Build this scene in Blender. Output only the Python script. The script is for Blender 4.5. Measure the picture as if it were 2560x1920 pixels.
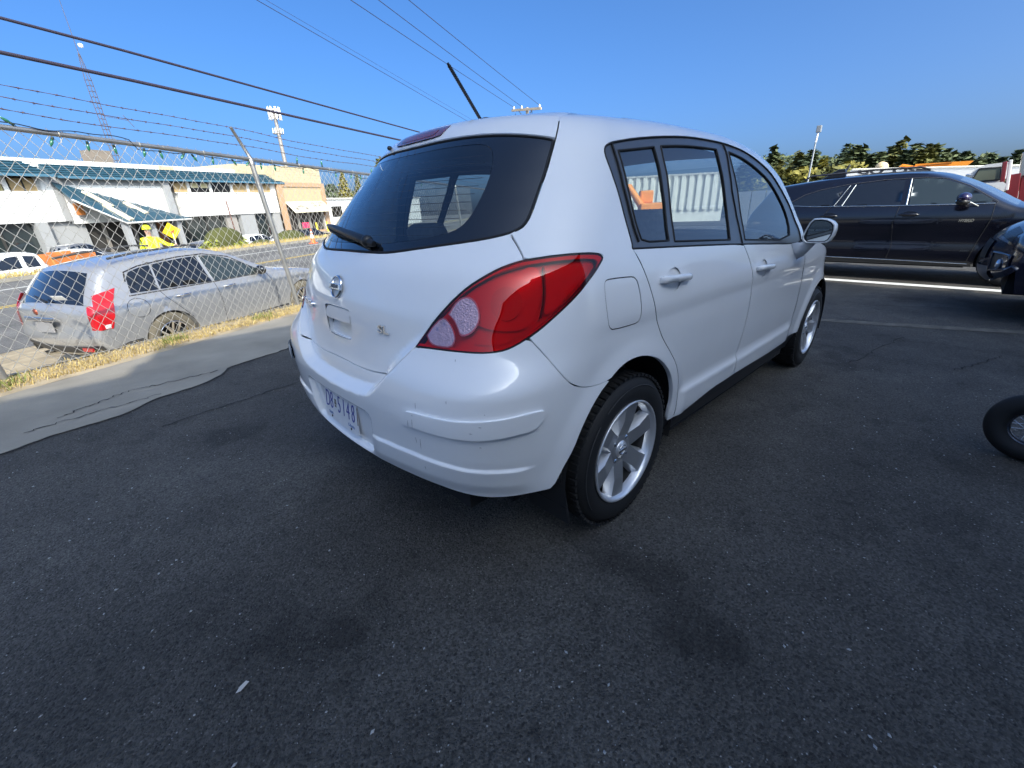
import bpy, bmesh, math, random
import numpy as np
from mathutils import Vector, Matrix, Euler, noise as mnoise
from mathutils.geometry import delaunay_2d_cdt

for _o in list(bpy.data.objects): bpy.data.objects.remove(_o)
SC = bpy.context.scene
COL = SC.collection
rnd = random.Random(11)
PI = math.pi
R = math.radians

# ------------------------------------------------------------------ camera
CAM = Vector((-1.3185, -1.5867, 1.1782))
YAW, PITCH, ROLL = R(46.727), R(-21.399), R(-1.697)
_f = Vector((math.cos(YAW)*math.cos(PITCH), math.sin(YAW)*math.cos(PITCH), math.sin(PITCH)))
_r = Vector((math.sin(YAW), -math.cos(YAW), 0)); _u = _r.cross(_f)
_r2 = _r*math.cos(ROLL)+_u*math.sin(ROLL); _u2 = _u*math.cos(ROLL)-_r*math.sin(ROLL)
_cd = bpy.data.cameras.new('camera'); _cam = bpy.data.objects.new('camera', _cd); COL.objects.link(_cam)
_m = Matrix((_r2, _u2, -_f)).transposed().to_4x4(); _m.translation = CAM
_cam.matrix_world = _m
_cd.sensor_width = 36; _cd.lens = 1066.76/2560*36; _cd.clip_start = .05; _cd.clip_end = 3000
SC.camera = _cam

# ------------------------------------------------------------------ sky and sun
SUN_AZ, SUN_EL = R(-103.8), R(35)
W = bpy.data.worlds.new('World'); SC.world = W; W.use_nodes = True
_nt = W.node_tree; _nt.nodes.clear()
_sky = _nt.nodes.new('ShaderNodeTexSky'); _sky.sky_type = 'NISHITA'; _sky.sun_disc = False
_sky.sun_elevation = SUN_EL; _sky.sun_rotation = PI/2-SUN_AZ
_sky.altitude = 50; _sky.air_density = .5; _sky.dust_density = 6.0; _sky.ozone_density = 3.0
_bg = _nt.nodes.new('ShaderNodeBackground'); _bg.inputs['Strength'].default_value = .15
_wo = _nt.nodes.new('ShaderNodeOutputWorld')
_hs = _nt.nodes.new('ShaderNodeHueSaturation'); _hs.inputs['Saturation'].default_value = 1.28; _hs.inputs['Value'].default_value = .9
_tn = _nt.nodes.new('ShaderNodeVectorMath'); _tn.operation = 'MULTIPLY'; _tn.inputs[1].default_value = (.84, 1.0, 1.06)
_nt.links.new(_sky.outputs[0], _hs.inputs['Color']); _nt.links.new(_hs.outputs[0], _tn.inputs[0]); _nt.links.new(_tn.outputs[0], _bg.inputs[0]); _nt.links.new(_bg.outputs[0], _wo.inputs[0])
_sl = bpy.data.lights.new('sun', 'SUN'); _so = bpy.data.objects.new('sun', _sl); COL.objects.link(_so)
_sl.energy = 2.1; _sl.angle = R(.4); _sl.color = (1.0, .93, .80)
_sd = Vector((math.cos(SUN_AZ)*math.cos(SUN_EL), math.sin(SUN_AZ)*math.cos(SUN_EL), math.sin(SUN_EL)))
_so.rotation_euler = _sd.to_track_quat('Z', 'Y').to_euler(); _so.location = (0, -30, 30)
SC.view_settings.view_transform = 'Standard'; SC.view_settings.look = 'None'
SC.view_settings.exposure = 1.35; SC.view_settings.gamma = 1; SC.view_settings.use_curve_mapping = False
SC.cycles.max_bounces = 8; SC.cycles.transparent_max_bounces = 24; SC.cycles.caustics_reflective = False; SC.cycles.caustics_refractive = False

# ------------------------------------------------------------------ street frame (a along the street, b across it, c up)
ORG = Vector((.70, 5.25, 0)); TH = R(28)
_ea = Vector((math.cos(TH), math.sin(TH), .035)).normalized(); _eb = Vector((-math.sin(TH), math.cos(TH), 0))
_ec = _ea.cross(_eb)
MF = Matrix((_ea, _eb, _ec)).transposed().to_4x4(); MF.translation = ORG
MI = Matrix.Identity(4)
def ST(a, b, c=0): return MF @ Vector((a, b, c))
STREET = -.82

# ------------------------------------------------------------------ materials
MATS = {}
def mat(name, col, rough=.5, metal=0, spec=.5, coat=0, coat_rough=.05, var=0, vscale=5, bump=0, bscale=40, alpha=None, detail=6):
    if name in MATS: return MATS[name]
    m = bpy.data.materials.new(name); m.use_nodes = True; MATS[name] = m
    nt = m.node_tree; p = nt.nodes['Principled BSDF']
    p.inputs['Base Color'].default_value = (*col, 1); p.inputs['Roughness'].default_value = rough
    p.inputs['Metallic'].default_value = metal; p.inputs['Specular IOR Level'].default_value = spec
    p.inputs['Coat Weight'].default_value = coat; p.inputs['Coat Roughness'].default_value = coat_rough
    if var or bump:
        tc = nt.nodes.new('ShaderNodeTexCoord')
    if var:
        n = nt.nodes.new('ShaderNodeTexNoise'); n.inputs['Scale'].default_value = vscale; n.inputs['Detail'].default_value = detail
        nt.links.new(tc.outputs['Object'], n.inputs['Vector'])
        r = nt.nodes.new('ShaderNodeMapRange'); r.inputs[1].default_value = .3; r.inputs[2].default_value = .7
        r.inputs[3].default_value = 1-var; r.inputs[4].default_value = 1+var
        nt.links.new(n.outputs[0], r.inputs[0])
        x = nt.nodes.new('ShaderNodeVectorMath'); x.operation = 'SCALE'; x.inputs[0].default_value = col
        nt.links.new(r.outputs[0], x.inputs['Scale']); nt.links.new(x.outputs[0], p.inputs['Base Color'])
    if bump:
        n2 = nt.nodes.new('ShaderNodeTexNoise'); n2.inputs['Scale'].default_value = bscale; n2.inputs['Detail'].default_value = 5
        nt.links.new(tc.outputs['Object'], n2.inputs['Vector'])
        b = nt.nodes.new('ShaderNodeBump'); b.inputs['Strength'].default_value = bump; b.inputs['Distance'].default_value = .01
        nt.links.new(n2.outputs[0], b.inputs['Height']); nt.links.new(b.outputs[0], p.inputs['Normal'])
    return m
def thin_glass(name, tint, ior=1.5, rough=.0, boost=1.0):
    """a pane: tinted see-through plus a Fresnel reflection"""
    m = bpy.data.materials.new(name); m.use_nodes = True; MATS[name] = m
    nt = m.node_tree; nt.nodes.clear()
    o = nt.nodes.new('ShaderNodeOutputMaterial'); mx = nt.nodes.new('ShaderNodeMixShader')
    t = nt.nodes.new('ShaderNodeBsdfTransparent'); t.inputs[0].default_value = (*tint, 1)
    g = nt.nodes.new('ShaderNodeBsdfGlossy'); g.inputs['Roughness'].default_value = rough; g.inputs[0].default_value = (1, 1, 1, 1)
    lw = nt.nodes.new('ShaderNodeLayerWeight'); lw.inputs[0].default_value = .5       # Schlick, same from both sides of the pane
    pw = nt.nodes.new('ShaderNodeMath'); pw.operation = 'POWER'; pw.inputs[1].default_value = 5
    mm = nt.nodes.new('ShaderNodeMath'); mm.operation = 'MULTIPLY_ADD'; r0 = ((ior-1)/(ior+1))**2*boost; mm.inputs[1].default_value = 1-r0; mm.inputs[2].default_value = r0; mm.use_clamp = True
    nt.links.new(lw.outputs['Facing'], pw.inputs[0]); nt.links.new(pw.outputs[0], mm.inputs[0]); nt.links.new(mm.outputs[0], mx.inputs[0])
    nt.links.new(t.outputs[0], mx.inputs[1]); nt.links.new(g.outputs[0], mx.inputs[2]); nt.links.new(mx.outputs[0], o.inputs[0])
    return m

# ------------------------------------------------------------------ object helpers
def tag(o, label=None, cat=None, group=None, kind=None):
    if label: o['label'] = label
    if cat: o['category'] = cat
    if group: o['group'] = group
    if kind: o['kind'] = kind
    return o
def link(name, me, m, parent=None, mw=None):
    o = bpy.data.objects.new(name, me); COL.objects.link(o)
    if m is not None and me is not None:
        if isinstance(m, (list, tuple)):
            for k in m: me.materials.append(k)
        elif not me.materials: me.materials.append(m)
    if parent is not None: o.parent = parent
    elif mw is not None: o.matrix_world = mw
    return o
def thing(name, label, cat, mw=None, group=None):
    o = bpy.data.objects.new(name, None); COL.objects.link(o); o.empty_display_size = .1
    if mw is not None: o.matrix_world = mw
    return tag(o, label, cat, group)
def at(x, y, z=0, rz=0, frame=MI): return frame @ Matrix.Translation((x, y, z)) @ Matrix.Rotation(rz, 4, 'Z')
class MB:
    def __init__(s): s.v = []; s.f = []; s.mi = []; s.sm = []; s.cm = 0
    def add(s, vs, fs, smooth=False):
        o = len(s.v); s.v.extend([tuple(p) for p in vs]); s.f.extend([tuple(i+o for i in f) for f in fs])
        s.mi.extend([s.cm]*len(fs)); s.sm.extend([smooth]*len(fs)); return s
    def box(s, c, size, rot=None):
        hx, hy, hz = size[0]/2, size[1]/2, size[2]/2
        vs = [Vector((x, y, z)) for x in (-hx, hx) for y in (-hy, hy) for z in (-hz, hz)]
        if rot is not None:
            q = rot if isinstance(rot, Matrix) else Euler(rot).to_matrix()
            vs = [q @ p for p in vs]
        vs = [p+Vector(c) for p in vs]
        return s.add(vs, [(0, 1, 3, 2), (4, 6, 7, 5), (0, 4, 5, 1), (2, 3, 7, 6), (0, 2, 6, 4), (1, 5, 7, 3)])
    def b2(s, lo, hi): return s.box([(lo[i]+hi[i])/2 for i in range(3)], [abs(hi[i]-lo[i]) for i in range(3)])
    def tube(s, pts, r, n=8, cap=True, smooth=True):
        pts = [Vector(p) for p in pts]; rs = r if isinstance(r, (list, tuple)) else [r]*len(pts)
        vs = []; fs = []; up = None
        for i, p in enumerate(pts):
            d = (pts[min(i+1, len(pts)-1)]-pts[max(i-1, 0)])
            if d.length < 1e-9: d = Vector((0, 0, 1))
            d.normalize()
            if up is None: up = Vector((0, 0, 1)) if abs(d.z) < .9 else Vector((1, 0, 0))
            x = d.cross(up).normalized(); y = x.cross(d).normalized(); up = y
            for k in range(n):
                t = 2*PI*k/n; vs.append(p+(x*math.cos(t)+y*math.sin(t))*rs[i])
        for i in range(len(pts)-1):
            for k in range(n):
                a = i*n+k; b = i*n+(k+1) % n; fs.append((a, b, b+n, a+n))
        s.add(vs, fs, smooth)
        if cap:
            L = len(pts)-1; s.add(vs[:n], [tuple(range(n))[::-1]]); s.add(vs[L*n:], [tuple(range(n))])
        return s
    def lathe(s, prof, n=24, mw=None, smooth=True, close=False):
        """prof: (radius, height) turned about Z"""
        vs = []; fs = []
        for r, h in prof:
            for k in range(n):
                t = 2*PI*k/n; p = Vector((r*math.cos(t), r*math.sin(t), h)); vs.append(mw @ p if mw is not None else p)
        L = len(prof)
        for i in range(L-1 if not close else L):
            j = (i+1) % L
            for k in range(n):
                fs.append((i*n+k, i*n+(k+1) % n, j*n+(k+1) % n, j*n+k))
        return s.add(vs, fs, smooth)
    def prism(s, poly, h0, h1, mw=None, smooth=False):
        """poly in XY, extruded along Z"""
        n = len(poly); vs = [Vector((x, y, h)) for h in (h0, h1) for x, y in poly]
        if mw is not None: vs = [mw @ p for p in vs]
        s.add(vs, [(i, (i+1) % n, n+(i+1) % n, n+i) for i in range(n)], smooth)
        s.add(vs[:n], [tuple(range(n))[::-1]]); s.add(vs[n:], [tuple(range(n))]); return s
    def quad(s, a, b, c, d): return s.add([a, b, c, d], [(0, 1, 2, 3)])
    def grid(s, fn, nu, nv, smooth=True, flip=False):
        vs = [fn(i/nu, j/nv) for i in range(nu+1) for j in range(nv+1)]; fs = []
        for i in range(nu):
            for j in range(nv):
                a = i*(nv+1)+j; q = (a, a+nv+1, a+nv+2, a+1); fs.append(q[::-1] if flip else q)
        return s.add(vs, fs, smooth)
    def sphere(s, c, r, nu=12, nv=8, mw=None):
        rx, ry, rz = r if isinstance(r, (tuple, list)) else (r, r, r)
        prof = []
        def fn(i, j):
            t = 2*PI*i; q = PI*(j-.5); p = Vector((rx*math.cos(q)*math.cos(t), ry*math.cos(q)*math.sin(t), rz*math.sin(q)))
            if mw is not None: p = mw @ p
            return p+Vector(c)
        return s.grid(fn, nu, nv)
    def mesh(s, name):
        me = bpy.data.meshes.new(name); me.from_pydata(s.v, [], s.f); me.update()
        if me.polygons:
            me.polygons.foreach_set('material_index', s.mi); me.polygons.foreach_set('use_smooth', s.sm)
        return me
    def build(s, name, m, parent=None, mw=None, bevel=0, weld=False):
        me = s.mesh(name)
        if weld or bevel:
            bm = bmesh.new(); bm.from_mesh(me); bmesh.ops.remove_doubles(bm, verts=bm.verts, dist=1e-5)
            bmesh.ops.recalc_face_normals(bm, faces=bm.faces)
            if bevel:
                ed = [e for e in bm.edges if len(e.link_faces) == 2 and e.calc_face_angle(0) > .5]
                bmesh.ops.bevel(bm, geom=ed, offset=bevel, segments=2, affect='EDGES', profile=.6, clamp_overlap=True)
            bm.to_mesh(me); bm.free()
        return link(name, me, m, parent, mw)
def text_mesh(txt, size, depth=.001, align='CENTER', bold=0, spacing=1.0, shear=0):
    cu = bpy.data.curves.new('lettering', 'FONT'); cu.body = txt; cu.size = size; cu.extrude = depth; cu.align_x = align; cu.align_y = 'CENTER'
    cu.offset = bold; cu.space_character = spacing; cu.shear = shear; cu.resolution_u = 3
    ob = bpy.data.objects.new('lettering', cu); COL.objects.link(ob)
    dg = bpy.context.evaluated_depsgraph_get(); dg.update()
    me = bpy.data.meshes.new_from_object(ob.evaluated_get(dg)); me.materials.clear()
    bpy.data.objects.remove(ob); bpy.data.curves.remove(cu); return me
def lettering(txt, size, m, parent, loc_m, name='lettering', **k):
    me = text_mesh(txt, size, **k); me.transform(loc_m); return link(name, me, m, parent)
def frame3(origin, ex, ey):
    ex = Vector(ex).normalized(); ey = Vector(ey); ez = ex.cross(ey).normalized(); ey = ez.cross(ex)
    q = Matrix((ex, ey, ez)).transposed().to_4x4(); q.translation = Vector(origin); return q
def copy_tree(o, parent=None):
    c = o.copy(); COL.objects.link(c)
    c.parent = parent
    for ch in list(o.children): copy_tree(ch, c)
    return c
def inpoly(x, y, P):
    P = np.asarray(P); x0, y0 = P[:, 0], P[:, 1]; x1, y1 = np.roll(x0, -1), np.roll(y0, -1)
    x = np.asarray(x)[..., None]; y = np.asarray(y)[..., None]
    c = ((y0 > y) != (y1 > y)) & (x < (x1-x0)*(y-y0)/np.where(y1 == y0, 1e-12, y1-y0)+x0)
    return c.sum(-1) % 2 == 1
def resample(P, step, closed=True):
    P = [np.array(p, float) for p in P]; out = []
    n = len(P)
    for i in range(n if closed else n-1):
        a, b = P[i], P[(i+1) % n]; k = max(1, int(math.ceil(np.linalg.norm(b-a)/step)))
        for j in range(k): out.append(a+(b-a)*j/k)
    if not closed: out.append(P[-1])
    return np.array(out)
def area2(P):
    P = np.asarray(P); return .5*np.sum(P[:, 0]*np.roll(P[:, 1], -1)-np.roll(P[:, 0], -1)*P[:, 1])
def smoothpoly(P, it=1, keep=70):
    """round a traced outline a little, leaving true corners"""
    for _ in range(it):
        P = np.asarray(P); n = len(P); out = []
        for i in range(n):
            a, b, c = P[i-1], P[i], P[(i+1) % n]
            u, w = b-a, c-b; ang = math.degrees(math.acos(max(-1, min(1, np.dot(u, w)/(np.linalg.norm(u)*np.linalg.norm(w)+1e-12)))))
            if ang > keep: out.append(b)
            else: out.append(b-(u)*.25*min(1, 1)); out.append(b+w*.25)
        P = np.array(out)
    return P
def fill(P, holes, g, extra=None):
    """triangulate a polygon with an even interior grid"""
    P = resample(P, g); H = [resample(h, g) for h in holes]
    lo, hi = P.min(0), P.max(0)
    gx, gy = np.meshgrid(np.arange(lo[0]+g*.5, hi[0], g), np.arange(lo[1]+g*.5, hi[1], g)); gx = gx.ravel(); gy = gy.ravel()
    if extra is not None:
        gx = np.concatenate([gx, extra[:, 0]]); gy = np.concatenate([gy, extra[:, 1]])
    k = inpoly(gx, gy, P)
    for h in H: k &= ~inpoly(gx, gy, h)
    gx, gy = gx[k], gy[k]
    B = np.concatenate([P]+H)
    d = np.full(len(gx), 9.)
    for i in range(0, len(B), 64):
        bb = B[i:i+64]; d = np.minimum(d, np.sqrt((gx[:, None]-bb[:, 0])**2+(gy[:, None]-bb[:, 1])**2).min(1))
    k = d > g*.45; gx, gy = gx[k], gy[k]
    V = [Vector(p) for p in np.concatenate([B, np.stack([gx, gy], 1)])]
    E = []; o = 0
    for L in [P]+H:
        n = len(L); E += [(o+i, o+(i+1) % n) for i in range(n)]; o += n
    vs, es, fs, *_ = delaunay_2d_cdt(V, E, [], 0, 1e-7)
    vs = np.array([tuple(p) for p in vs]); fs = np.array([f for f in fs if len(f) == 3])
    cen = vs[fs].mean(1); k = inpoly(cen[:, 0], cen[:, 1], P)
    for h in H: k &= ~inpoly(cen[:, 0], cen[:, 1], h)
    return vs, fs[k], [P]+H
# ================================================================== SETTING
def asphalt_mat(name, base, lit, speck=.5, stain=True, gs=1.0):
    m = bpy.data.materials.new(name); m.use_nodes = True; MATS[name] = m
    nt = m.node_tree; N = nt.nodes.new; L = nt.links.new; p = nt.nodes['Principled BSDF']
    tc = N('ShaderNodeTexCoord')
    def noise(sc, det, rough=.55):
        n = N('ShaderNodeTexNoise'); n.inputs['Scale'].default_value = sc; n.inputs['Detail'].default_value = det; n.inputs['Roughness'].default_value = rough
        L(tc.outputs['Object'], n.inputs['Vector']); return n
    def rng(src, a, b, c, d):
        r = N('ShaderNodeMapRange'); r.inputs[1].default_value = a; r.inputs[2].default_value = b; r.inputs[3].default_value = c; r.inputs[4].default_value = d
        L(src, r.inputs[0]); return r.outputs[0]
    def mul(a, b):
        x = N('ShaderNodeMath'); x.operation = 'MULTIPLY'; L(a, x.inputs[0])
        if isinstance(b, (int, float)): x.inputs[1].default_value = b
        else: L(b, x.inputs[1])
        return x.outputs[0]
    # aggregate: two sizes of stones with their own greys
    v1 = N('ShaderNodeTexVoronoi'); v1.inputs['Scale'].default_value = 120*gs; L(tc.outputs['Object'], v1.inputs['Vector'])
    v2 = N('ShaderNodeTexVoronoi'); v2.inputs['Scale'].default_value = 62*gs; L(tc.outputs['Object'], v2.inputs['Vector'])
    big = noise(.55, 5); mid = noise(3.2, 6); fine = noise(95*gs, 4, .7)
    sep = N('ShaderNodeSeparateColor'); L(v1.outputs['Color'], sep.inputs[0])
    sep2 = N('ShaderNodeSeparateColor'); L(v2.outputs['Color'], sep2.inputs[0])
    f = mul(rng(sep.outputs[0], 0, 1, .58, 1.42), rng(fine.outputs[0], .3, .7, .66, 1.34))
    f = mul(f, rng(big.outputs[0], .32, .68, .66, 1.34)); f = mul(f, rng(mid.outputs[0], .3, .7, .80, 1.18))
    if stain:
        st = noise(1.15, 3, .5); f = mul(f, rng(st.outputs[0], .345, .385, .62, 1.0))
        st3 = noise(2.6, 3, .5); f = mul(f, rng(st3.outputs[0], .36, .38, .80, 1.0)); wl = noise(.9, 4, .6); f = mul(f, rng(wl.outputs[0], .55, .66, 1.0, 1.35))
        st2 = noise(6.5, 2, .5); f = mul(f, rng(st2.outputs[0], .28, .31, .70, 1.0))
    c = N('ShaderNodeVectorMath'); c.operation = 'SCALE'; c.inputs[0].default_value = base; L(f, c.inputs['Scale'])
    # pale stones worn free of binder
    pit = rng(sep.outputs[2], .07, .10, .62, 1.0); c2 = N('ShaderNodeVectorMath'); c2.operation = 'SCALE'; L(c.outputs[0], c2.inputs[0]); L(pit, c2.inputs['Scale']); c = c2
    v3 = N('ShaderNodeTexVoronoi'); v3.inputs['Scale'].default_value = 105*gs; L(tc.outputs['Object'], v3.inputs['Vector']); sep3 = N('ShaderNodeSeparateColor'); L(v3.outputs['Color'], sep3.inputs[0])
    t1 = mul(mul(rng(sep3.outputs[1], 1-.055*speck, 1-.05*speck, 0, 1), rng(v3.outputs['Distance'], .34, .24, 0, 1)), rng(sep3.outputs[0], 0, 1, .12, .55))
    m0 = N('ShaderNodeMix'); m0.data_type = 'RGBA'; L(t1, m0.inputs[0]); L(c.outputs[0], m0.inputs[6]); m0.inputs[7].default_value = (*lit, 1)
    s1 = rng(sep2.outputs[1], 1-.030*speck, 1-.025*speck, 0, 1); s2 = rng(v2.outputs['Distance'], .26, .20, 0, 1)
    sm = rng(noise(9, 2).outputs[0], .42, .58, .15, 1)
    sp = mul(mul(mul(s1, s2), sm), rng(sep2.outputs[2], 0, 1, .35, 1))
    mx = N('ShaderNodeMix'); mx.data_type = 'RGBA'; L(sp, mx.inputs[0]); L(m0.outputs[2], mx.inputs[6]); mx.inputs[7].default_value = (*lit, 1)
    L(mx.outputs[2], p.inputs['Base Color'])
    L(rng(fine.outputs[0], .3, .7, .62, .92), p.inputs['Roughness']); p.inputs['Specular IOR Level'].default_value = .35
    hb = N('ShaderNodeMath'); hb.operation = 'ADD'; L(rng(v1.outputs['Distance'], 0, .5, 1, 0), hb.inputs[0]); L(rng(v2.outputs['Distance'], 0, .45, 1.1, 0), hb.inputs[1])
    hb2 = N('ShaderNodeMath'); hb2.operation = 'ADD'; L(hb.outputs[0], hb2.inputs[0]); L(mul(fine.outputs[0], 1.2), hb2.inputs[1])
    b = N('ShaderNodeBump'); b.inputs['Strength'].default_value = .75; b.inputs['Distance'].default_value = .006
    L(hb2.outputs[0], b.inputs['Height']); L(b.outputs[0], p.inputs['Normal'])
    return m
M_ASPH = asphalt_mat('lot_asphalt', (.070, .066, .059), (.46, .45, .42), speck=1.0, gs=1.25)
M_ROAD = asphalt_mat('road_asphalt', (.15, .146, .138), (.4, .4, .38), speck=.5, stain=False)
M_CONC = mat('concrete', (.25, .232, .195), .9, var=.22, vscale=1.7, bump=.35, bscale=70, detail=9)
M_SOIL = mat('dusty_soil', (.34, .28, .19), .95, var=.3, vscale=4, bump=.6, bscale=60)
M_VERGE = mat('verge', (.30, .25, .11), .95, var=.4, vscale=3, bump=.6, bscale=30)
M_CRACK = mat('crack', (.018, .018, .018), .95)
M_PAINTW = mat('road_paint_white', (.74, .73, .68), .7, var=.12, vscale=14)
M_PAINTY = mat('road_paint_yellow', (.62, .43, .06), .7, var=.15, vscale=14)
M_FARG = mat('far_ground', (.16, .15, .12), .95, var=.3, vscale=.05)

def sheet(name, pts, m, z=None, step=None, label=None):
    b = MB(); b.add(pts, [tuple(range(len(pts)))]); return tag(b.build(name, m), kind='structure')
# far ground reaching the horizon
gr = MB(); gr.grid(lambda i, j: Vector(((i-.5)*4000, (j-.5)*4000, -3.2)), 8, 8, smooth=False)
tag(gr.build('ground', M_FARG), kind='structure')
# the yard: asphalt, edge follows the joint with the concrete apron
def S2(a, b, z): 
    d = Vector((math.cos(TH), math.sin(TH), 0)); n = Vector((-math.sin(TH), math.cos(TH), 0)); p = ORG+d*a+n*b; return Vector((p.x, p.y, z))
JOINT = [(-40, -1.64), (-9, -1.66), (-5, -1.69), (-4.2, -1.60), (-3.62, -1.66), (-3.35, -1.73), (-3.05, -1.67), (-2.72, -1.72), (-2.55, -1.66), (-2.40, -1.56), (-2.12, -1.57), (-1.9, -1.61), (-1.3, -1.62), (-.7, -1.66), (.2, -1.70), (1.5, -1.66), (4, -1.70), (9, -1.66), (60, -1.68)]
_js = []
for (a0, b0), (a1, b1) in zip(JOINT[:-1], JOINT[1:]):
    k = max(1, int((a1-a0)/.05)) if -6 < a0 < 6 else 1
    for i in range(k):
        a = a0+(a1-a0)*i/k; _js.append((a, b0+(b1-b0)*i/k+(mnoise.noise(Vector((a*5, 0, 0)))*.022+mnoise.noise(Vector((a*16, 3, 0)))*.018 if -6 < a < 6 else 0)))
_js.append(JOINT[-1])
yard = [S2(a, b+.05, 0) for a, b in _js]+[Vector((130, 30, 0)), Vector((130, -60, 0)), Vector((-60, -60, 0)), Vector((-60, -20, 0))]
sheet('yard_asphalt', yard, M_ASPH)
# concrete apron, a slab standing a little proud of the asphalt with a ragged edge
cb = MB(); top = [S2(a, b, .006) for a, b in _js]; far = [S2(a, -.34+.02*mnoise.noise(Vector((a*2, 5, 0))), .006) for a, b in _js]
n = len(top)
cb.add(top+far, [(i, i+1, n+i+1, n+i) for i in range(n-1)])
cb.add(top+[Vector((p.x, p.y, -.02)) for p in top], [(i, n+i, n+i+1, i+1) for i in range(n-1)])
apron = tag(cb.build('concrete_apron', M_CONC), kind='structure')
# the open joint and the cracks that leave it
def ribbon(pts, w, z, seed=0):
    b = MB(); L = []; r = random.Random(seed)
    for i, p in enumerate(pts):
        q = pts[min(i+1, len(pts)-1)]-pts[max(i-1, 0)]; q.z = 0; q.normalize(); s = Vector((-q.y, q.x, 0))
        ww = w*(.35+1.1*r.random()); L += [Vector((p.x, p.y, z))-s*ww, Vector((p.x, p.y, z))+s*ww]
    b.add(L, [(2*i, 2*i+1, 2*i+3, 2*i+2) for i in range(len(pts)-1)]); return b
tag(ribbon([S2(a, b-.006, 0) for a, b in _js if -6 < a < 7], .014, .0035, 1).build('pavement_joint', M_CRACK), kind='structure')
def wander(p0, p1, n, amp, seed):
    r = random.Random(seed); o = []
    for i in range(n+1):
        t = i/n; p = p0.lerp(p1, t); o.append(p+Vector((r.uniform(-1, 1)*amp, r.uniform(-1, 1)*amp, 0)))
    return o
for k, (p0, p1, z, sd) in enumerate([(S2(-2.5, -1.55, 0), S2(-3.05, -1.30, 0), .010, 2), (S2(-3.05, -1.30, 0), S2(-3.5, -1.36, 0), .010, 3), (S2(-3.0, -1.62, 0), S2(-3.7, -1.42, 0), .010, 9), (S2(-1.5, -1.66, 0), S2(-.8, -1.1, 0), .010, 4),
        (S2(-3.4, -2.2, 0), S2(-2.2, -2.55, 0), .004, 6), (S2(-2.2, -2.55, 0), S2(-1.5, -2.3, 0), .004, 7), (Vector((2.9, -1.1, 0)), Vector((4.1, -1.3, 0)), .004, 13), (Vector((3.2, -1.7, 0)), Vector((3.9, -1.95, 0)), .004, 14), (Vector((5.6, -.6, 0)), Vector((6.1, -1.6, 0)), .004, 15)]):
    tag(ribbon(wander(p0, p1, 22, .020, sd), .0048, z, sd).build('pavement_crack', M_CRACK), kind='structure')
# resurfacing seam and painted bay line on the right
M_PATCH = mat('worn_seam', (.115, .105, .085), .9, var=.35, vscale=9, bump=.4, bscale=80)
def seam(y): return 4.53+.56*min(1, (-.62-y)/1.5) if y < -.62 else 4.53-.1*(y+.62)
pts = [Vector((seam(y), y, .004)) for y in np.arange(2.4, -9, -.3)]; pts2 = [Vector((p.x-.16-.05*mnoise.noise(p*2), p.y, .004)) for p in reversed(pts)]
sheet('resurfacing_seam', pts+pts2, M_PATCH)
sheet('painted_bay_line', [Vector((7.86, 3, .004)), Vector((8.10, 3, .004)), Vector((8.02, -7, .004)), Vector((7.78, -7, .004))], M_PAINTW)
# oil and water stains lying on the yard (flat marks with a shape of their own)
M_STAIN = mat('damp_stain', (.020, .021, .024), .55, var=.25, vscale=6)
def blob(cx, cy, rx, ry, rz, seed, z=.003):
    P = []; c, s_ = math.cos(rz), math.sin(rz)
    for k in range(36):
        t = 2*PI*k/36; q = 1+.28*mnoise.noise(Vector((math.cos(t)*1.6+seed*7, math.sin(t)*1.6, seed)))+.12*mnoise.noise(Vector((math.cos(t)*5, math.sin(t)*5+seed*3, 1)))
        x, y = rx*q*math.cos(t), ry*q*math.sin(t); P.append(Vector((cx+c*x-s_*y, cy+s_*x+c*y, z)))
    return P
# dry grass strip along the fence: soil bed and blades
sb = MB(); sb.grid(lambda i, j: S2(-9+i*22, -.42+j*.62, .006+.03*math.sin(j*PI)+.012*mnoise.noise(Vector((i*90, j*9, 0)))), 160, 6)
tag(sb.build('grass_bed', M_SOIL), kind='structure')
M_STRAW = mat('dry_grass', (.50, .38, .15), .8, var=.35, vscale=25)
def blades(name, label, n, fn, h, w, m, lean=.6, seed=3, group=None):
    r = random.Random(seed); v = []; f = []
    for i in range(n):
        p = fn(r); hh = h*r.uniform(.35, 1.15); t = r.uniform(0, 2*PI); ww = w*r.uniform(.6, 1.3); d = Vector((math.cos(t), math.sin(t), 0)); s_ = Vector((-d.y, d.x, 0))*ww
        k = hh*lean*r.uniform(.3, 1.5); o = len(v)
        v += [p-s_, p+s_, p+d*k*.4+Vector((0, 0, hh*.65))+s_*.7, p+d*k*.4+Vector((0, 0, hh*.65))-s_*.7, p+d*k+Vector((0, 0, hh*.95))]
        f += [(o, o+1, o+2, o+3), (o+3, o+2, o+4)]
    b = MB(); b.add(v, f); ob = b.build(name, m); return tag(ob, label, 'grass', kind='stuff')
def _gp(r):
    a = -4.2+8.5*r.random()**1.0; b = -.36+.44*abs(r.gauss(.42, .3))
    return S2(a, b, .01)
blades('dry_grass', 'dry straw coloured grass growing along the foot of the fence', 20000, _gp, .052, .0032, M_STRAW, .9, 3)
M_GREENG = mat('green_weeds', (.16, .20, .04), .8, var=.3, vscale=25)
blades('weeds', 'few green weed tufts among the dry fence grass', 500, lambda r: S2(r.choice([-3.3, -1.92, -3.45, -.75])+r.gauss(0, .09), -.22+r.gauss(0, .05), .01), .10, .004, M_GREENG, .8, 4)
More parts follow.
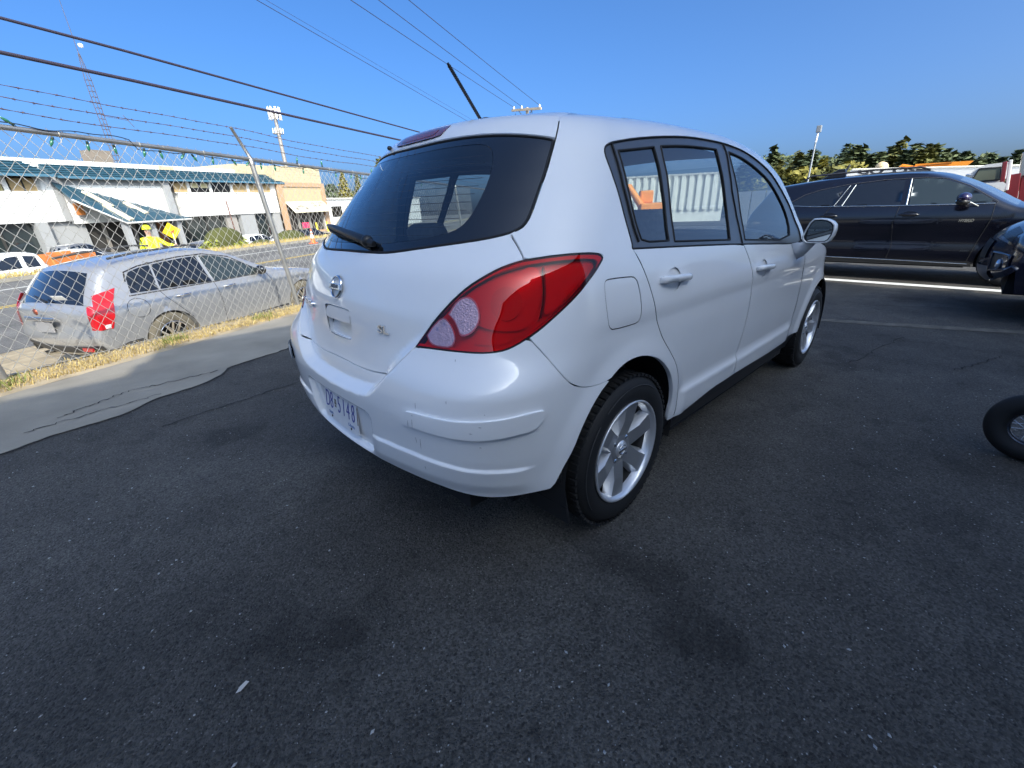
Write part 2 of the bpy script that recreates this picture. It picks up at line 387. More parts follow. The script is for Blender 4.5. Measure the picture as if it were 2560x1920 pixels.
# retaining face below the fence, shoulder, road, markings, verge
rw = MB(); rw.add([S2(-60, .16, .03), S2(80, .16, .03), ST(80, .42, STREET-.3), ST(-60, .42, STREET-.3)], [(0, 3, 2, 1)]); rw.add([S2(-60, .10, .03), S2(80, .10, .03), S2(80, .16, .03), S2(-60, .16, .03)], [(0, 1, 2, 3)])
tag(rw.build('retaining_edge', M_CONC), kind='structure')
def strip(name, b0, b1, c, m, a0=-60, a1=110, n=34):
    s = MB(); s.grid(lambda i, j: ST(a0+(a1-a0)*i, b0+(b1-b0)*j, c), n, 4, smooth=False, flip=False); return tag(s.build(name, m), kind='structure')
strip('shoulder', .3, 6.4, STREET, M_SOIL)
strip('road', 5.9, 18.8, STREET+.006, M_ROAD)
for b in (11.72, 11.98): strip('yellow_line', b-.055, b+.055, STREET+.011, M_PAINTY)
strip('white_line', 16.12, 16.26, STREET+.011, M_PAINTW)
kb = MB(); kb.prism([(-60, 18.8), (110, 18.8), (110, 19.05), (-60, 19.05)], STREET-.2, STREET+.13); tag(kb.build('kerb', M_CONC, mw=MF), kind='structure')
strip('verge', 19.05, 20.3, STREET+.11, M_VERGE)
strip('forecourt', 20.9, 60, -1.75, M_ROAD)
_bk = MB(); _bk.grid(lambda i, j: ST(-60+170*i, 20.3+.7*j, STREET+.11+(-1.75-STREET-.11)*j), 34, 2, smooth=False); tag(_bk.build('bank', M_VERGE), kind='structure')
blades('verge_grass', 'dry yellow grass along the far kerb of the street', 5000, lambda r: ST(r.uniform(0, 32), r.uniform(19.1, 20.4), STREET+.11), .22, .014, M_STRAW, .7, 8)
# ------------------------------------------------------------------ hatchback skin: a lofted body surface
def _t(xs,ys):
    xs=np.array(xs,float); ys=np.array(ys,float)
    # monotone cubic (pchip)
    h=np.diff(xs); dl=np.diff(ys)/h; m=np.zeros_like(ys)
    m[0]=dl[0]; m[-1]=dl[-1]
    for i in range(1,len(xs)-1):
        if dl[i-1]*dl[i]>0:
            w1=2*h[i]+h[i-1]; w2=h[i]+2*h[i-1]; m[i]=(w1+w2)/(w1/dl[i-1]+w2/dl[i])
    def f(x):
        x=np.clip(np.asarray(x,float),xs[0],xs[-1]); i=np.clip(np.searchsorted(xs,x)-1,0,len(h)-1)
        t=(x-xs[i])/h[i]; t2=t*t; t3=t2*t
        return (2*t3-3*t2+1)*ys[i]+(t3-2*t2+t)*h[i]*m[i]+(-2*t3+3*t2)*ys[i+1]+(t3-t2)*h[i]*m[i+1]
    return f
def ss(a,b,x):
    t=np.clip((np.asarray(x,float)-a)/(b-a),0,1); return t*t*(3-2*t)
VW=_t([.18,.25,.31,.36,.42,.50,.60,.72,.85,.95,1.02,1.08,1.15,1.25,1.35,1.41,1.45,1.485,1.51,1.53,1.545],
      [.770,.795,.822,.832,.836,.842,.8465,.8475,.840,.828,.812,.790,.762,.722,.676,.645,.615,.575,.53,.47,.36])
VC=_t([.18,.25,.31,.40,.50,.60,.66,.72,.834,.956,1.03,1.08,1.20,1.30,1.40,1.45,1.48,1.505,1.525,1.545],
      [-.66,-.72,-.748,-.765,-.773,-.776,-.770,-.756,-.722,-.688,-.662,-.632,-.535,-.44,-.34,-.292,-.255,-.20,-.10,.18])
VS=_t([.18,.7,1.0,1.1,1.3,1.48,1.545],[-.24,-.24,-.20,-.15,.02,.15,.55])
VN=_t([.18,.3,.5,.65,.78,.88,.95,1.0],[3.36,3.44,3.475,3.44,3.36,3.22,3.0,2.7])
XF=2.55
VK1=_t([.18,.35,.5,.70,.80,.92,1.02,1.12,1.22,1.32,1.545],[.70,.74,.86,.93,.74,.66,.60,.49,.54,.62,.66])
VK2=_t([.18,.5,.70,.82,.95,1.5],[.30,.22,.20,.32,.36,.36])
XR=_t([-.9,-.2,.3,.7,1.1,1.45,1.8,2.15,2.6],[0,0,.006,.016,.016,-.006,-.075,-.17,-.28])
def bez(a,b,c,d,t):
    s=1-t; return s*s*s*a+3*s*s*t*b+3*s*t*t*c+t*t*t*d
def plan(u,v):
    u=np.asarray(u,float); v=np.asarray(v,float)
    w=VW(v); xc=VC(v); xs=VS(v); rx=xs-xc; xn=VN(v)
    t=np.clip(u,0,1); 
    wr=w-.012
    xa=bez(xc,xc,xc+VK2(v)*rx,xs,t); ya=bez(0,VK1(v)*wr,wr,wr,t)
    t=np.clip(u-1,0,1); xb=xs+(XF-xs)*t
    q=np.clip((xb-xs)/(1.2-xs),0,1); q2=np.clip((xb-1.3)/(XF-1.3),0,1)
    w2=w+.035*ss(1.1,1.45,v)*ss(0,1.0,xb)
    yb=w2-.012*(1-q)**2*(1+2*q) -.022*q2**2
    t=np.clip(u-2,0,1); wf=w-.022; rf=xn-XF
    slope=-.044/(XF-1.3)
    xd=bez(XF,XF+.55*rf,xn,xn,t); yd=bez(wf,wf+slope*.55*rf,wf*.74,0,t)
    x=np.where(u<1,xa,np.where(u<2,xb,xd)); y=np.where(u<1,ya,np.where(u<2,yb,yd))
    return x,y
def base(u,v):
    x,y=plan(u,v)
    # roof line drop toward the front and rear
    z=v+ss(1.0,1.45,v)*XR(x)
    return x,y,z

SR,SL=1.15,2.75
def s2u(s):
    s=np.asarray(s,float); a=np.abs(s)
    return np.where(a<SR,a/SR,np.where(a<SR+SL,1+(a-SR)/SL,2+(a-SR-SL)/1.2))
def pdist(px,py,P):
    # signed distance to an open polyline P (positive on its left)
    best=np.full(np.broadcast(px,py).shape,1e9); sg=np.ones_like(best)
    for (x0,y0),(x1,y1) in zip(P[:-1],P[1:]):
        dx,dy=x1-x0,y1-y0; L=dx*dx+dy*dy
        t=np.clip(((px-x0)*dx+(py-y0)*dy)/L,0,1); ex=px-x0-t*dx; ey=py-y0-t*dy
        d=np.sqrt(ex*ex+ey*ey); c=np.sign(dx*(py-y0)-dy*(px-x0))
        k=d<best-1e-9; best=np.where(k,d,best); sg=np.where(k,c,sg)
    return best*sg
LEDGE=[(-.05,.611),(0,.6115),(.0685,.6161),(.1269,.6233),(.1584,.6317),(.1768,.6436),(.1918,.6593),(.2359,.7169),(.351,.7952),(.3806,.8165),(.46,.87)]
CREASE=[(.165,.484),(.25,.4905),(.342,.492),(.48,.480),(.584,.4690),(.6885,.4650),(.8862,.4561)]
PLATE=(.172,.385,.570,.028)
def disp(s,v):
    """outward offset of the skin from the hull"""
    a=np.abs(s); d=np.zeros(np.broadcast(s,v).shape)
    if LEDGE is not None:
        q=pdist(a,v,LEDGE); d=d-.042*ss(-.004,.030,q)*(1-ss(.70,.93,v))
    if CREASE is not None:
        q=pdist(a,v,CREASE); e=ss(CREASE[0][0]-.02,CREASE[0][0]+.05,a)*(1-ss(CREASE[-1][0]-.10,CREASE[-1][0]+.01,a))
        d=d+.009*(1-ss(-.012,.002,q))*e*ss(-.12,-.06,q)
    if PLATE is not None:
        s1,v0,v1,r=PLATE
        qx=a-(s1-r); qy=np.abs(v-(v0+v1)/2)-((v1-v0)/2-r)
        q=np.sqrt(np.maximum(qx,0)**2+np.maximum(qy,0)**2)+np.minimum(np.maximum(qx,qy),0)-r
        d=d-.022*(1-ss(-.016,0,q))
    return d
def skin(s,v):
    s=np.asarray(s,float); v=np.asarray(v,float)
    u=s2u(s); x,y,z=base(u,v)
    e=1e-3
    x1,y1=plan(np.maximum(u-e,0),v); x2,y2=plan(u+e,v)
    tx,ty=x2-x1,y2-y1; L=np.hypot(tx,ty)+1e-12; nx,ny=-ty/L,tx/L
    d=disp(s,v)
    # wheel-arch flares and the sill fin
    side=ss(.9,1.1,u)
    for cx in (0,2.6):
        r=np.hypot(x-cx,z-.31); d=d+.013*(1-ss(.37,.47,r))*ss(.30,.36,r)*np.where(z>.2,1,0)
    d=d+.018*ss(.475,.435,v)*ss(.36,.44,x)*(1-ss(1.9,2.05,x))*1.0
    d=d+.006*ss(.80,.86,v)*(1-ss(.86,.98,v))*side
    x=x+nx*d; y=y+ny*d
    return np.stack([x,-y*np.where(s<0,-1,1),z],-1)
# car outlines in skin coordinates (s: metres round the body from the rear centre line, v: height)
DATA = {
    'glass': [(0.0293, 1.4327), (0.1675, 1.4361), (0.3359, 1.4361), (0.4956, 1.4304), (0.6295, 1.4207), (0.7332, 1.411), (0.7723, 1.4041), (0.7729, 1.3825), (0.7663, 1.3361), (0.7681, 1.2774), (0.7759, 1.2252), (0.779, 1.1787), (0.7686, 1.1541), (0.7501, 1.1443), (0.723, 1.1346), (0.6409, 1.1216), (0.531, 1.1104), (0.4136, 1.0992), (0.3037, 1.0871), (0.2313, 1.0815), (0.1295, 1.0819), (-0.0167, 1.0888)],
    'clear': [(-0.093, 1.4059), (0.0585, 1.4077), (0.2343, 1.4099), (0.3549, 1.4091), (0.4184, 1.4057), (0.4637, 1.3939), (0.4956, 1.3681), (0.5147, 1.3344), (0.5285, 1.2929), (0.5418, 1.2484), (0.5464, 1.205), (0.5388, 1.1754), (0.527, 1.1586), (0.5055, 1.1463), (0.4586, 1.134), (0.3704, 1.1216), (0.2326, 1.11), (0.1754, 1.108), (0.0438, 1.1101)],
    'lamp_in': [(0.7945, 1.0617), (0.7501, 1.0538), (0.6951, 1.0408), (0.64, 1.0197), (0.5849, 0.9951), (0.5326, 0.9629), (0.4802, 0.9212), (0.4314, 0.8771), (0.3999, 0.8442), (0.3792, 0.8211)],
    'lamp_bot': [(0.3799, 0.82), (0.4544, 0.821), (0.5472, 0.8192), (0.6208, 0.8178), (0.6763, 0.8195), (0.7249, 0.8252), (0.7698, 0.8382), (0.8149, 0.8558), (0.865, 0.8768), (0.9171, 0.9039), (0.9685, 0.9297), (1.0239, 0.9579), (1.0811, 0.9917), (1.1334, 1.0208), (1.1633, 1.0446)],
    'lamp_top': [(1.166, 1.053), (1.1521, 1.0634), (1.1023, 1.0694), (1.0132, 1.0722), (0.9111, 1.0699), (0.8495, 1.0658), (0.7954, 1.0613)],
    'lens_up': [(0.5129, 0.9173), (0.532, 0.9418), (0.5541, 0.9582), (0.5795, 0.9639), (0.6008, 0.9564), (0.6147, 0.9383), (0.6207, 0.915), (0.6143, 0.8941), (0.5967, 0.8755), (0.5752, 0.8658), (0.5534, 0.865), (0.5457, 0.8818), (0.531, 0.9049)],
    'lens_lo': [(0.4826, 0.9052), (0.5007, 0.9006), (0.5165, 0.8858), (0.5278, 0.8652), (0.5319, 0.8497), (0.5176, 0.8306), (0.4732, 0.8304), (0.4432, 0.836), (0.4302, 0.856), (0.448, 0.8787)],
    'bowl': [(0.5817, 0.9091), (0.5899, 0.951), (0.6312, 0.9903), (0.683, 1.0157), (0.738, 1.0302), (0.7862, 1.0343), (0.8017, 1.0465), (0.8436, 1.0466), (0.8627, 1.0194), (0.8695, 0.9856), (0.857, 0.9418), (0.8345, 0.9035), (0.7972, 0.8763), (0.6915, 0.8762), (0.618, 0.8889)],
    'ribs': [(0.8829, 1.0391), (1.0633, 1.0466), (1.1135, 1.0438), (1.0546, 0.9964), (0.9674, 0.9486), (0.9077, 0.9152), (0.8784, 0.9143), (0.8715, 0.9855)],
    'bq_seam': [(0.815, 0.8545), (0.8635, 0.8205), (0.929, 0.7746), (0.9908, 0.729), (1.0353, 0.6963), (1.0856, 0.6727), (1.1381, 0.6621), (1.2152, 0.6624)],
    'b_arch': [(1.2152, 0.6624), (1.1566, 0.6263), (1.1108, 0.578), (1.0749, 0.5252), (1.0478, 0.4701), (1.0001, 0.4055), (0.9596, 0.3396)],
    'strip': [(0.3146, 0.6), (0.3215, 0.628), (0.3375, 0.6396), (0.4131, 0.6394), (0.5118, 0.6387), (0.6117, 0.6421), (0.7145, 0.6463), (0.8218, 0.6514), (0.8951, 0.6497), (0.9032, 0.6437), (0.8844, 0.6129), (0.8551, 0.5971), (0.7677, 0.5926), (0.6832, 0.5877), (0.6146, 0.5845), (0.5472, 0.5855), (0.4805, 0.5875), (0.381, 0.5927), (0.3243, 0.5941)],
    'dlo': [(1.3339, 1.067), (1.3298, 1.0859), (1.292, 1.141), (1.228, 1.2121), (1.166, 1.2732), (1.1125, 1.3246), (1.0845, 1.3623), (1.0864, 1.3818), (1.1089, 1.3935), (1.1681, 1.4055), (1.3067, 1.426), (1.4804, 1.4432), (1.6712, 1.4523), (1.8889, 1.4572), (2.1171, 1.4553), (2.2919, 1.4425), (2.4772, 1.4248), (2.6604, 1.3991), (2.85, 1.3669), (3.0266, 1.3121), (3.1752, 1.2234), (3.2477, 1.081), (3.265, 0.992), (3.1775, 0.9775), (2.2893, 1.0281), (1.7353, 1.0516)],
    'rq_glass': [(1.1883, 1.3789), (1.4438, 1.4048), (1.4584, 1.3674), (1.4902, 1.2831), (1.5569, 1.1785), (1.5907, 1.0793), (1.4012, 1.0843), (1.3739, 1.1191), (1.314, 1.1923), (1.229, 1.2938)],
    'rd_glass': [(1.497, 1.4097), (1.6521, 1.4168), (1.859, 1.4192), (2.0009, 1.4201), (2.0188, 1.3565), (2.0761, 1.2538), (2.1485, 1.1435), (2.1563, 1.0532), (1.6355, 1.0743), (1.6201, 1.13), (1.5603, 1.2412), (1.5079, 1.3527)],
    'fd_glass': [(2.1461, 1.4181), (2.2937, 1.403), (2.5097, 1.3724), (2.7089, 1.3377), (2.8747, 1.2808), (3.0265, 1.2034), (3.0805, 1.113), (3.0297, 1.0088), (2.3316, 1.0444), (2.3224, 1.114), (2.2623, 1.2179), (2.1848, 1.3189), (2.1506, 1.3818)],
    'rear_sash': [(1.1473, 1.3992), (1.2005, 1.2883), (1.296, 1.1878), (1.3762, 1.0857)],
    'b_sash': [(2.1047, 1.4506), (2.1296, 1.2919), (2.2579, 1.1414), (2.2934, 1.0298)],
    'door_r': [(1.3387, 1.0667), (1.3678, 1.039), (1.3971, 1.0079), (1.4349, 0.9546), (1.4698, 0.8891), (1.4976, 0.8313), (1.5471, 0.7548), (1.5995, 0.6875), (1.5802, 0.7159), (1.638, 0.6567), (1.6889, 0.6027), (1.7238, 0.5429), (1.7406, 0.4782), (1.7514, 0.3968), (1.7491, 0.3272)],
    'arch': [(1.7101, 0.3222), (1.7036, 0.3789), (1.7068, 0.4186), (1.6854, 0.4956), (1.6569, 0.5484), (1.6173, 0.5949), (1.5628, 0.6397), (1.5085, 0.6709), (1.425, 0.6974), (1.3607, 0.7044), (1.301, 0.6995), (1.2534, 0.6826), (1.2152, 0.6624)],
    'door_bot': [(1.7491, 0.3272), (1.841, 0.3294), (1.9605, 0.3447), (2.1269, 0.3625), (2.2846, 0.3612), (2.3677, 0.3638), (2.6048, 0.3596), (2.8863, 0.3498), (3.4769, 0.2838)],
    'fuel': [(1.1751, 0.9746), (1.1817, 0.985), (1.2064, 0.9868), (1.32, 0.9817), (1.3478, 0.9764), (1.3663, 0.9598), (1.3843, 0.906), (1.3911, 0.8492), (1.3865, 0.8289), (1.3597, 0.8232), (1.2329, 0.8276), (1.2143, 0.8351), (1.2008, 0.852), (1.1819, 0.9244)],
    'handle_r': [(1.5097, 0.9463), (1.7288, 0.9361)],
    'handle_f': [(2.4605, 0.8981), (2.6846, 0.8883)],
    'wiper': [(0.1361, 1.1113), (-0.46, 1.1567), (0.1809, 1.1002)],
    'scuffs': [[(0.3618, 0.6705), (0.3645, 0.6501)], [(0.3503, 0.6164), (0.3518, 0.5947)], [(0.3667, 0.6235), (0.3685, 0.5953)], [(0.3665, 0.6383), (0.3682, 0.6333)], [(0.4813, 0.6953), (0.4833, 0.686)], [(0.5356, 0.799), (0.5362, 0.7917)], [(0.3826, 0.5501), (0.3857, 0.5103)], [(0.3644, 0.551), (0.3688, 0.5299)], [(0.409, 0.453), (0.4153, 0.438)], [(0.5871, 0.6118), (0.6006, 0.6112)], [(0.6228, 0.6318), (0.6344, 0.6312)], [(0.6316, 0.5892), (0.6487, 0.5885)], [(0.6261, 0.554), (0.6358, 0.5528)], [(0.6402, 0.6634), (0.6452, 0.6618)], [(0.6187, 0.5811), (0.6256, 0.5794)]],
}
# ================================================================== WHITE HATCHBACK
M_WHITE = mat('white_paint', (.88, .885, .89), .34, spec=.5, coat=1, coat_rough=.02, var=.02, vscale=3)
M_BLACKPL = mat('black_plastic', (.016, .017, .019), .45)
M_SATIN = mat('satin_black_trim', (.055, .058, .065), .32, spec=.6, coat=.3, coat_rough=.15)
M_RUBBER = mat('rubber', (.009, .009, .0095), .7, bump=.1, bscale=200)
M_GASKET = mat('gasket', (.006, .006, .007), .7)
M_CHROME = mat('chrome', (.80, .81, .83), .09, metal=1)
M_ALLOY = mat('alloy', (.74, .75, .77), .30, metal=.6, coat=.3, var=.05, vscale=9)
M_ALLOYD = mat('alloy_machined', (.52, .53, .55), .34, metal=.8)
M_DARK = mat('dark_void', (.008, .008, .009), .9)
M_FRIT = mat('frit_black', (.006, .007, .009), .05, spec=.5, coat=1, coat_rough=.01)
M_REARGL = thin_glass('rear_glass', (.55, .60, .61), 1.55, boost=2.6)
M_SIDEGL = thin_glass('side_glass', (.64, .69, .69), 1.55, boost=2.8)
M_SEAT = mat('seat_fabric', (.20, .20, .20), .9, var=.12, vscale=40)
M_TRIMG = mat('cabin_grey', (.20, .20, .195), .8)
M_LINER = mat('headliner', (.28, .28, .27), .9)
M_REDLENS = thin_glass('red_lens', (.86, .010, .020), 1.5, boost=.9)
M_REDREF = mat('red_reflector', (.74, .10, .09), .30, metal=.15, coat=.4)
M_REDDEEP = mat('deep_red', (.78, .07, .06), .3, coat=.4)
M_CLEAR = mat('clear_lens', (.50, .33, .40), .12, metal=.45, coat=1, coat_rough=.02, var=.10, vscale=70, bump=.5, bscale=160)
M_STOPL = mat('stop_lamp', (.20, .042, .045), .16, coat=.8, coat_rough=.05)

CARM = MI
car = thing('hatchback_car', 'white five door hatchback parked in the shade, rear corner towards the viewer', 'car')
def surf_n(s, v):
    e = 6e-4; P = skin(s, v); n = np.cross(skin(s+e, v)-skin(s-e, v), skin(s, v+e)-skin(s, v-e))
    n /= np.linalg.norm(n, axis=-1, keepdims=True)+1e-12
    # outward
    q = np.stack([P[..., 0]-np.clip(P[..., 0], .35, 2.3), P[..., 1], (P[..., 2]-.75)*.6], -1)
    return n*np.sign((n*q).sum(-1, keepdims=True))
def shrink(P, d):
    P = np.asarray(P); s = 1 if area2(P) > 0 else -1; n = len(P); out = []
    for i in range(n):
        a = P[i]-P[i-1]; b = P[(i+1) % n]-P[i]
        na = np.array([-a[1], a[0]])/(np.linalg.norm(a)+1e-12); nb = np.array([-b[1], b[0]])/(np.linalg.norm(b)+1e-12)
        m = na+nb; m = m/(np.linalg.norm(m)+1e-12); c = max(.45, np.dot(m, na)); out.append(P[i]+m*s*d/c)
    return np.array(out)
def panel(name, poly, m, parent=None, holes=(), off=0, g=.02, flange=.012, gap=.0022, sgn=1, extra=None, smooth=1, bulge=None, hgap=None, chamfer=.0016):
    poly = np.array(poly, float); 
    if smooth: poly = smoothpoly(poly, smooth)
    holes = [smoothpoly(np.array(h, float), smooth) if smooth else np.array(h, float) for h in holes]
    if gap: poly = shrink(poly, gap); holes = [shrink(h, -(gap if hgap is None else hgap)) for h in holes]
    vs, fs, loops = fill(poly, holes, g, extra)
    if sgn < 0: vs = vs*np.array([-1, 1])
    P = skin(vs[:, 0], vs[:, 1]); N = surf_n(vs[:, 0], vs[:, 1]); P = P+N*off
    if bulge is not None: P = P+N*bulge(vs[:, 0], vs[:, 1])[:, None]
    a, b, c = P[fs[:, 0]], P[fs[:, 1]], P[fs[:, 2]]
    k = (np.cross(b-a, c-a)*N[fs].mean(1)).sum(1) < 0; fs[k] = fs[k][:, ::-1]
    V = [tuple(p) for p in P]; F = [tuple(int(i) for i in f) for f in fs]; NN = [tuple(x) for x in N]
    if flange:
        for L in loops:
            L = np.array(L)
            if sgn < 0: L = L*np.array([-1, 1])
            Q = skin(L[:, 0], L[:, 1]); QN = surf_n(L[:, 0], L[:, 1]); Q = Q+QN*off
            if bulge is not None: Q = Q+QN*bulge(L[:, 0], L[:, 1])[:, None]
            n = len(L); T = np.roll(Q, -1, 0)-np.roll(Q, 1, 0); T /= np.linalg.norm(T, axis=1, keepdims=True)+1e-12
            out = np.cross(T, QN)
            # is 'out' pointing away from the panel?
            cc = np.array(loops[0]).mean(0)
            o = len(V)
            lv = [(Q, QN), (Q-QN*chamfer, QN*.4), (Q-QN*flange, None)]
            A2 = area2(L); sg = 1 if (A2 > 0) else -1
            for kx, (q, nn) in enumerate(lv):
                V += [tuple(p) for p in q]
                NN += [tuple(x) for x in (QN if kx == 0 else out*sg*.7+QN*.7 if kx == 1 else out*sg)]
            for r_ in range(2):
                for i in range(n):
                    j = (i+1) % n; F.append((o+r_*n+i, o+r_*n+j, o+(r_+1)*n+j, o+(r_+1)*n+i))
    me = bpy.data.meshes.new(name); me.from_pydata(V, [], F); me.update()
    me.polygons.foreach_set('use_smooth', [True]*len(F))
    nn = np.array(NN); nn /= np.linalg.norm(nn, axis=1, keepdims=True)+1e-12
    me.normals_split_custom_set_from_vertices([tuple(x) for x in nn])
    return link(name, me, m, parent if parent is not None else car)
def sym(chain): return list(chain)+[(-s, v) for s, v in reversed(chain) if s > 1e-6]
D = DATA
def s_at(x, v):
    lo, hi = 0., 5.1
    for _ in range(40):
        mid = (lo+hi)/2
        if plan(s2u(mid), v)[0] < x: lo = mid
        else: hi = mid
    return (lo+hi)/2
GL = [(s, v) for s, v in D['glass'] if s > .02]
NTOP = 6      # first entries of GL run along the top edge
glass_chain = [(0, 1.4335)]+GL+[(0, 1.0835)]
clear_chain = [(0, 1.4075)]+[(s, v) for s, v in D['clear'] if s > .05]+[(0, 1.1095)]
door_r = [p for p in D['door_r'] if abs(p[0]-1.599) > .003]
door_b = [(2.295, 1.03), (2.333, .994), (2.379, .941), (2.415, .881), (2.438, .794), (2.438, .703), (2.425, .601), (2.395, .50), (2.372, .443), (2.366, .364)]
lamp = D['lamp_in']+D['lamp_bot'][1:]+D['lamp_top'][:-1]
b_bot = [(.96, .338), (.922, .334), (.839, .338), (.765, .338), (.657, .340), (.553, .353), (.45, .372), (.3, .383), (.15, .380), (0, .376)]
bump_chain = [(0, .697), (.094, .692), (.16, .699), (.22, .712), (.289, .758), (.35, .795)]+D['lamp_bot'][:8]+D['bq_seam'][1:]+D['b_arch'][1:-1]+b_bot
tail_chain = [(0, 1.0795)]+[(s, v-.004) for s, v in reversed(GL[13:])]
tail_chain = tail_chain+[(.735, 1.127), (.761, 1.105), (.784, 1.079)]+D['lamp_in'][:]+[(.35, .795), (.289, .758), (.22, .712), (.16, .699), (.094, .692), (0, .697)]
spoil_chain = [(0, 1.500), (.3, 1.4995), (.6, 1.492), (.796, 1.478), (.791, 1.442), (.784, 1.408)]+[(s, v+.003) for s, v in reversed(GL[:6])]+[(0, 1.4365)]
tgh = [(.068, .888), (.078, .878), (.064, .79), (.052, .777)]
tgh_poly = tgh+[(-s, v) for s, v in reversed(tgh)]
arch_r = D['arch']
APIL = [(2.93, 1.485), (3.06, 1.425), (3.18, 1.335), (3.27, 1.235), (3.325, 1.11), (3.345, 1.0)]
DLO = D['dlo']
side_poly = ([(.796, 1.062), (.786, 1.081), (.763, 1.107), (.731, 1.1335), (.756, 1.1405), (.778, 1.152), (.787, 1.179), (.784, 1.225), (.777, 1.277), (.777, 1.336), (.786, 1.399), (.795, 1.442), (.80, 1.478), (.80, 1.525), (1.3, 1.525), (1.9, 1.525), (2.4, 1.522), (2.75, 1.508)]
    + APIL + [(3.262, .996)] + DLO[-5::-1] + door_r[0:] + arch_r + D['bq_seam'][-2::-1] + D['lamp_bot'][8:] + D['lamp_top'][:-1])
fuel = D['fuel']
# -- fine grid where the bumper has its ledge and plate recess
ex = []
for s in np.arange(-.42, .4201, .006):
    for v in np.arange(.375, .84, .006): ex.append((s, v))
for (s0, v0), (s1, v1) in zip(CREASE[:-1], CREASE[1:]):
    for t in np.linspace(0, 1, max(2, int((s1-s0)/.008)))[:-1]:
        for dv in (-.030, -.022, -.016, -.012, -.009, -.006, -.003, 0, .003, .006, .012):
            for q in (1, -1): ex.append((q*(s0+(s1-s0)*t), v0+(v1-v0)*t+dv))
ex = np.array(ex)
panel('rear_bumper', sym(bump_chain), M_WHITE, extra=ex, g=.014, flange=.02)
def scoop(s, v): return np.zeros_like(s)
tg = panel('tailgate', sym(tail_chain), M_WHITE, g=.012, holes=[tgh_poly], flange=.02)
panel('tailgate_spoiler', sym(spoil_chain), M_WHITE, g=.014, flange=.012, bulge=lambda s, v: .006*ss(1.43, 1.47, v))
panel('frit_band', sym(glass_chain), M_FRIT, holes=[sym(clear_chain)], g=.018, gap=.001, off=-.004, flange=.004)
panel('rear_window', sym(clear_chain), M_REARGL, g=.03, gap=.0003, off=-.0045, flange=0)
# heater wires on the rear pane
for k in range(11):
    v_ = 1.135+k*.0235; sm = float(np.interp(v_, [1.11, 1.15, 1.2, 1.3, 1.37, 1.41], [.35, .49, .535, .515, .48, .38]))-.02
    dl = np.linspace(-sm, sm, 60); P = skin(dl, np.full(60, v_))-surf_n(dl, np.full(60, v_))*.0062; b = MB(); b.tube([Vector(q) for q in P], .0009, 4); b.build('heater_wire', mat('heater', (.10, .06, .03), .6), car)
# rubber seal round the rear glass
def seal(chain, off, rad, name, m, closed=True, parent=None, sgn=1):
    P = smoothpoly(np.array(chain), 1); P = resample(P, .015, closed)
    if sgn < 0: P = P*np.array([-1, 1])
    Q = skin(P[:, 0], P[:, 1])+surf_n(P[:, 0], P[:, 1])*off
    b = MB(); pts = [Vector(q) for q in Q]+([Vector(Q[0])] if closed else []); b.tube(pts, rad, 6, cap=not closed); return b.build(name, m, parent if parent is not None else car)
seal(sym(glass_chain), -.004, .0042, 'window_seal', M_GASKET)
# tailgate pull: raised grip above, hollow below
hp = np.array(tgh_poly)
up = [(.068, .8875), (.077, .878), (.072, .836), (-.072, .836), (-.077, .878), (-.068, .8875)]
lo = [(.071, .833), (.064, .791), (.052, .778), (-.052, .778), (-.064, .791), (-.071, .833)]
panel('tailgate_handle', up, M_WHITE, parent=tg, g=.008, off=-.006, gap=.003, flange=.02, bulge=lambda s, v: .013*np.clip(1-((v-.853)/.026)**2, 0, 1)*(1-(np.abs(s)/.09)**4))
panel('handle_recess', lo, M_WHITE, parent=tg, g=.008, off=-.018, gap=-.004, flange=.0, bulge=lambda s, v: -.012*ss(.80, .835, v))
seal([(s*1.04, .833+(v-.833)*1.05) for s, v in tgh_poly], -.003, .0014, 'handle_gap', M_GASKET, parent=tg)
# licence plate in its recess
zc = .422+.0762; xp = float(skin(np.array([0.]), np.array([zc]))[0, 0])-.004
plate = thing('licence_plate', None, None); del_keys = [k for k in ('label', 'category') if k in plate]
for k in del_keys: del plate[k]
plate.parent = car
pm = frame3((xp, 0, zc), (0, -1, 0), (.10, 0, .995))
pb = MB(); pb.prism([(-.1525+.01, -.0762), (.1525-.01, -.0762), (.1525, -.0662), (.1525, .0662), (.1425, .0762), (-.1425, .0762), (-.1525, .0662), (-.1525, -.0662)], -.001, .001, mw=pm)
pb.build('plate_panel', mat('plate_white', (.74, .745, .77), .35, var=.03, vscale=20), plate)
M_BLUE = mat('plate_blue', (.035, .05, .30), .4); M_TINY = mat('plate_small_blue', (.22, .30, .50), .5)
def pl(t, x, y, sz, m, sx=.62, sy=1.0, bold=0): lettering(t, sz, m, plate, pm @ Matrix.Translation((x, y, .0012)) @ Matrix.Diagonal((sx, sy, 1, 1)), name='plate_lettering', depth=.0012, bold=bold)
for t, x in (('D', -.122), ('8', -.085), ('5', -.013), ('1', .030), ('4', .068), ('8', .112)): pl(t, x, .002, .102, M_BLUE, .60, 1.02, -.0012)
pl('British', -.098, -.050, .018, M_TINY, .8); pl('Columbia', .092, -.050, .018, M_TINY, .8); pl('Beautiful', 0, .062, .013, M_TINY, .8)
cb_ = MB(); cb_.cm = 0
for dx, dy, w_, h_ in ((-.049, .014, .018, .012), (-.049, .002, .024, .012), (-.049, -.010, .018, .010)): cb_.box(pm @ Vector((dx, dy, .0016)), (.001, w_*.8, h_*.9))
cb_.build('plate_crest', mat('crest', (.20, .17, .14), .5), plate)
for dx, dy in ((-.089, -.063), (.089, -.063)):
    q = MB(); q.lathe([(0, .003), (.0045, .0028), (.005, .001)], 10, mw=pm @ Matrix.Translation((dx, dy, 0))); q.build('plate_bolt', M_BLACKPL, plate)
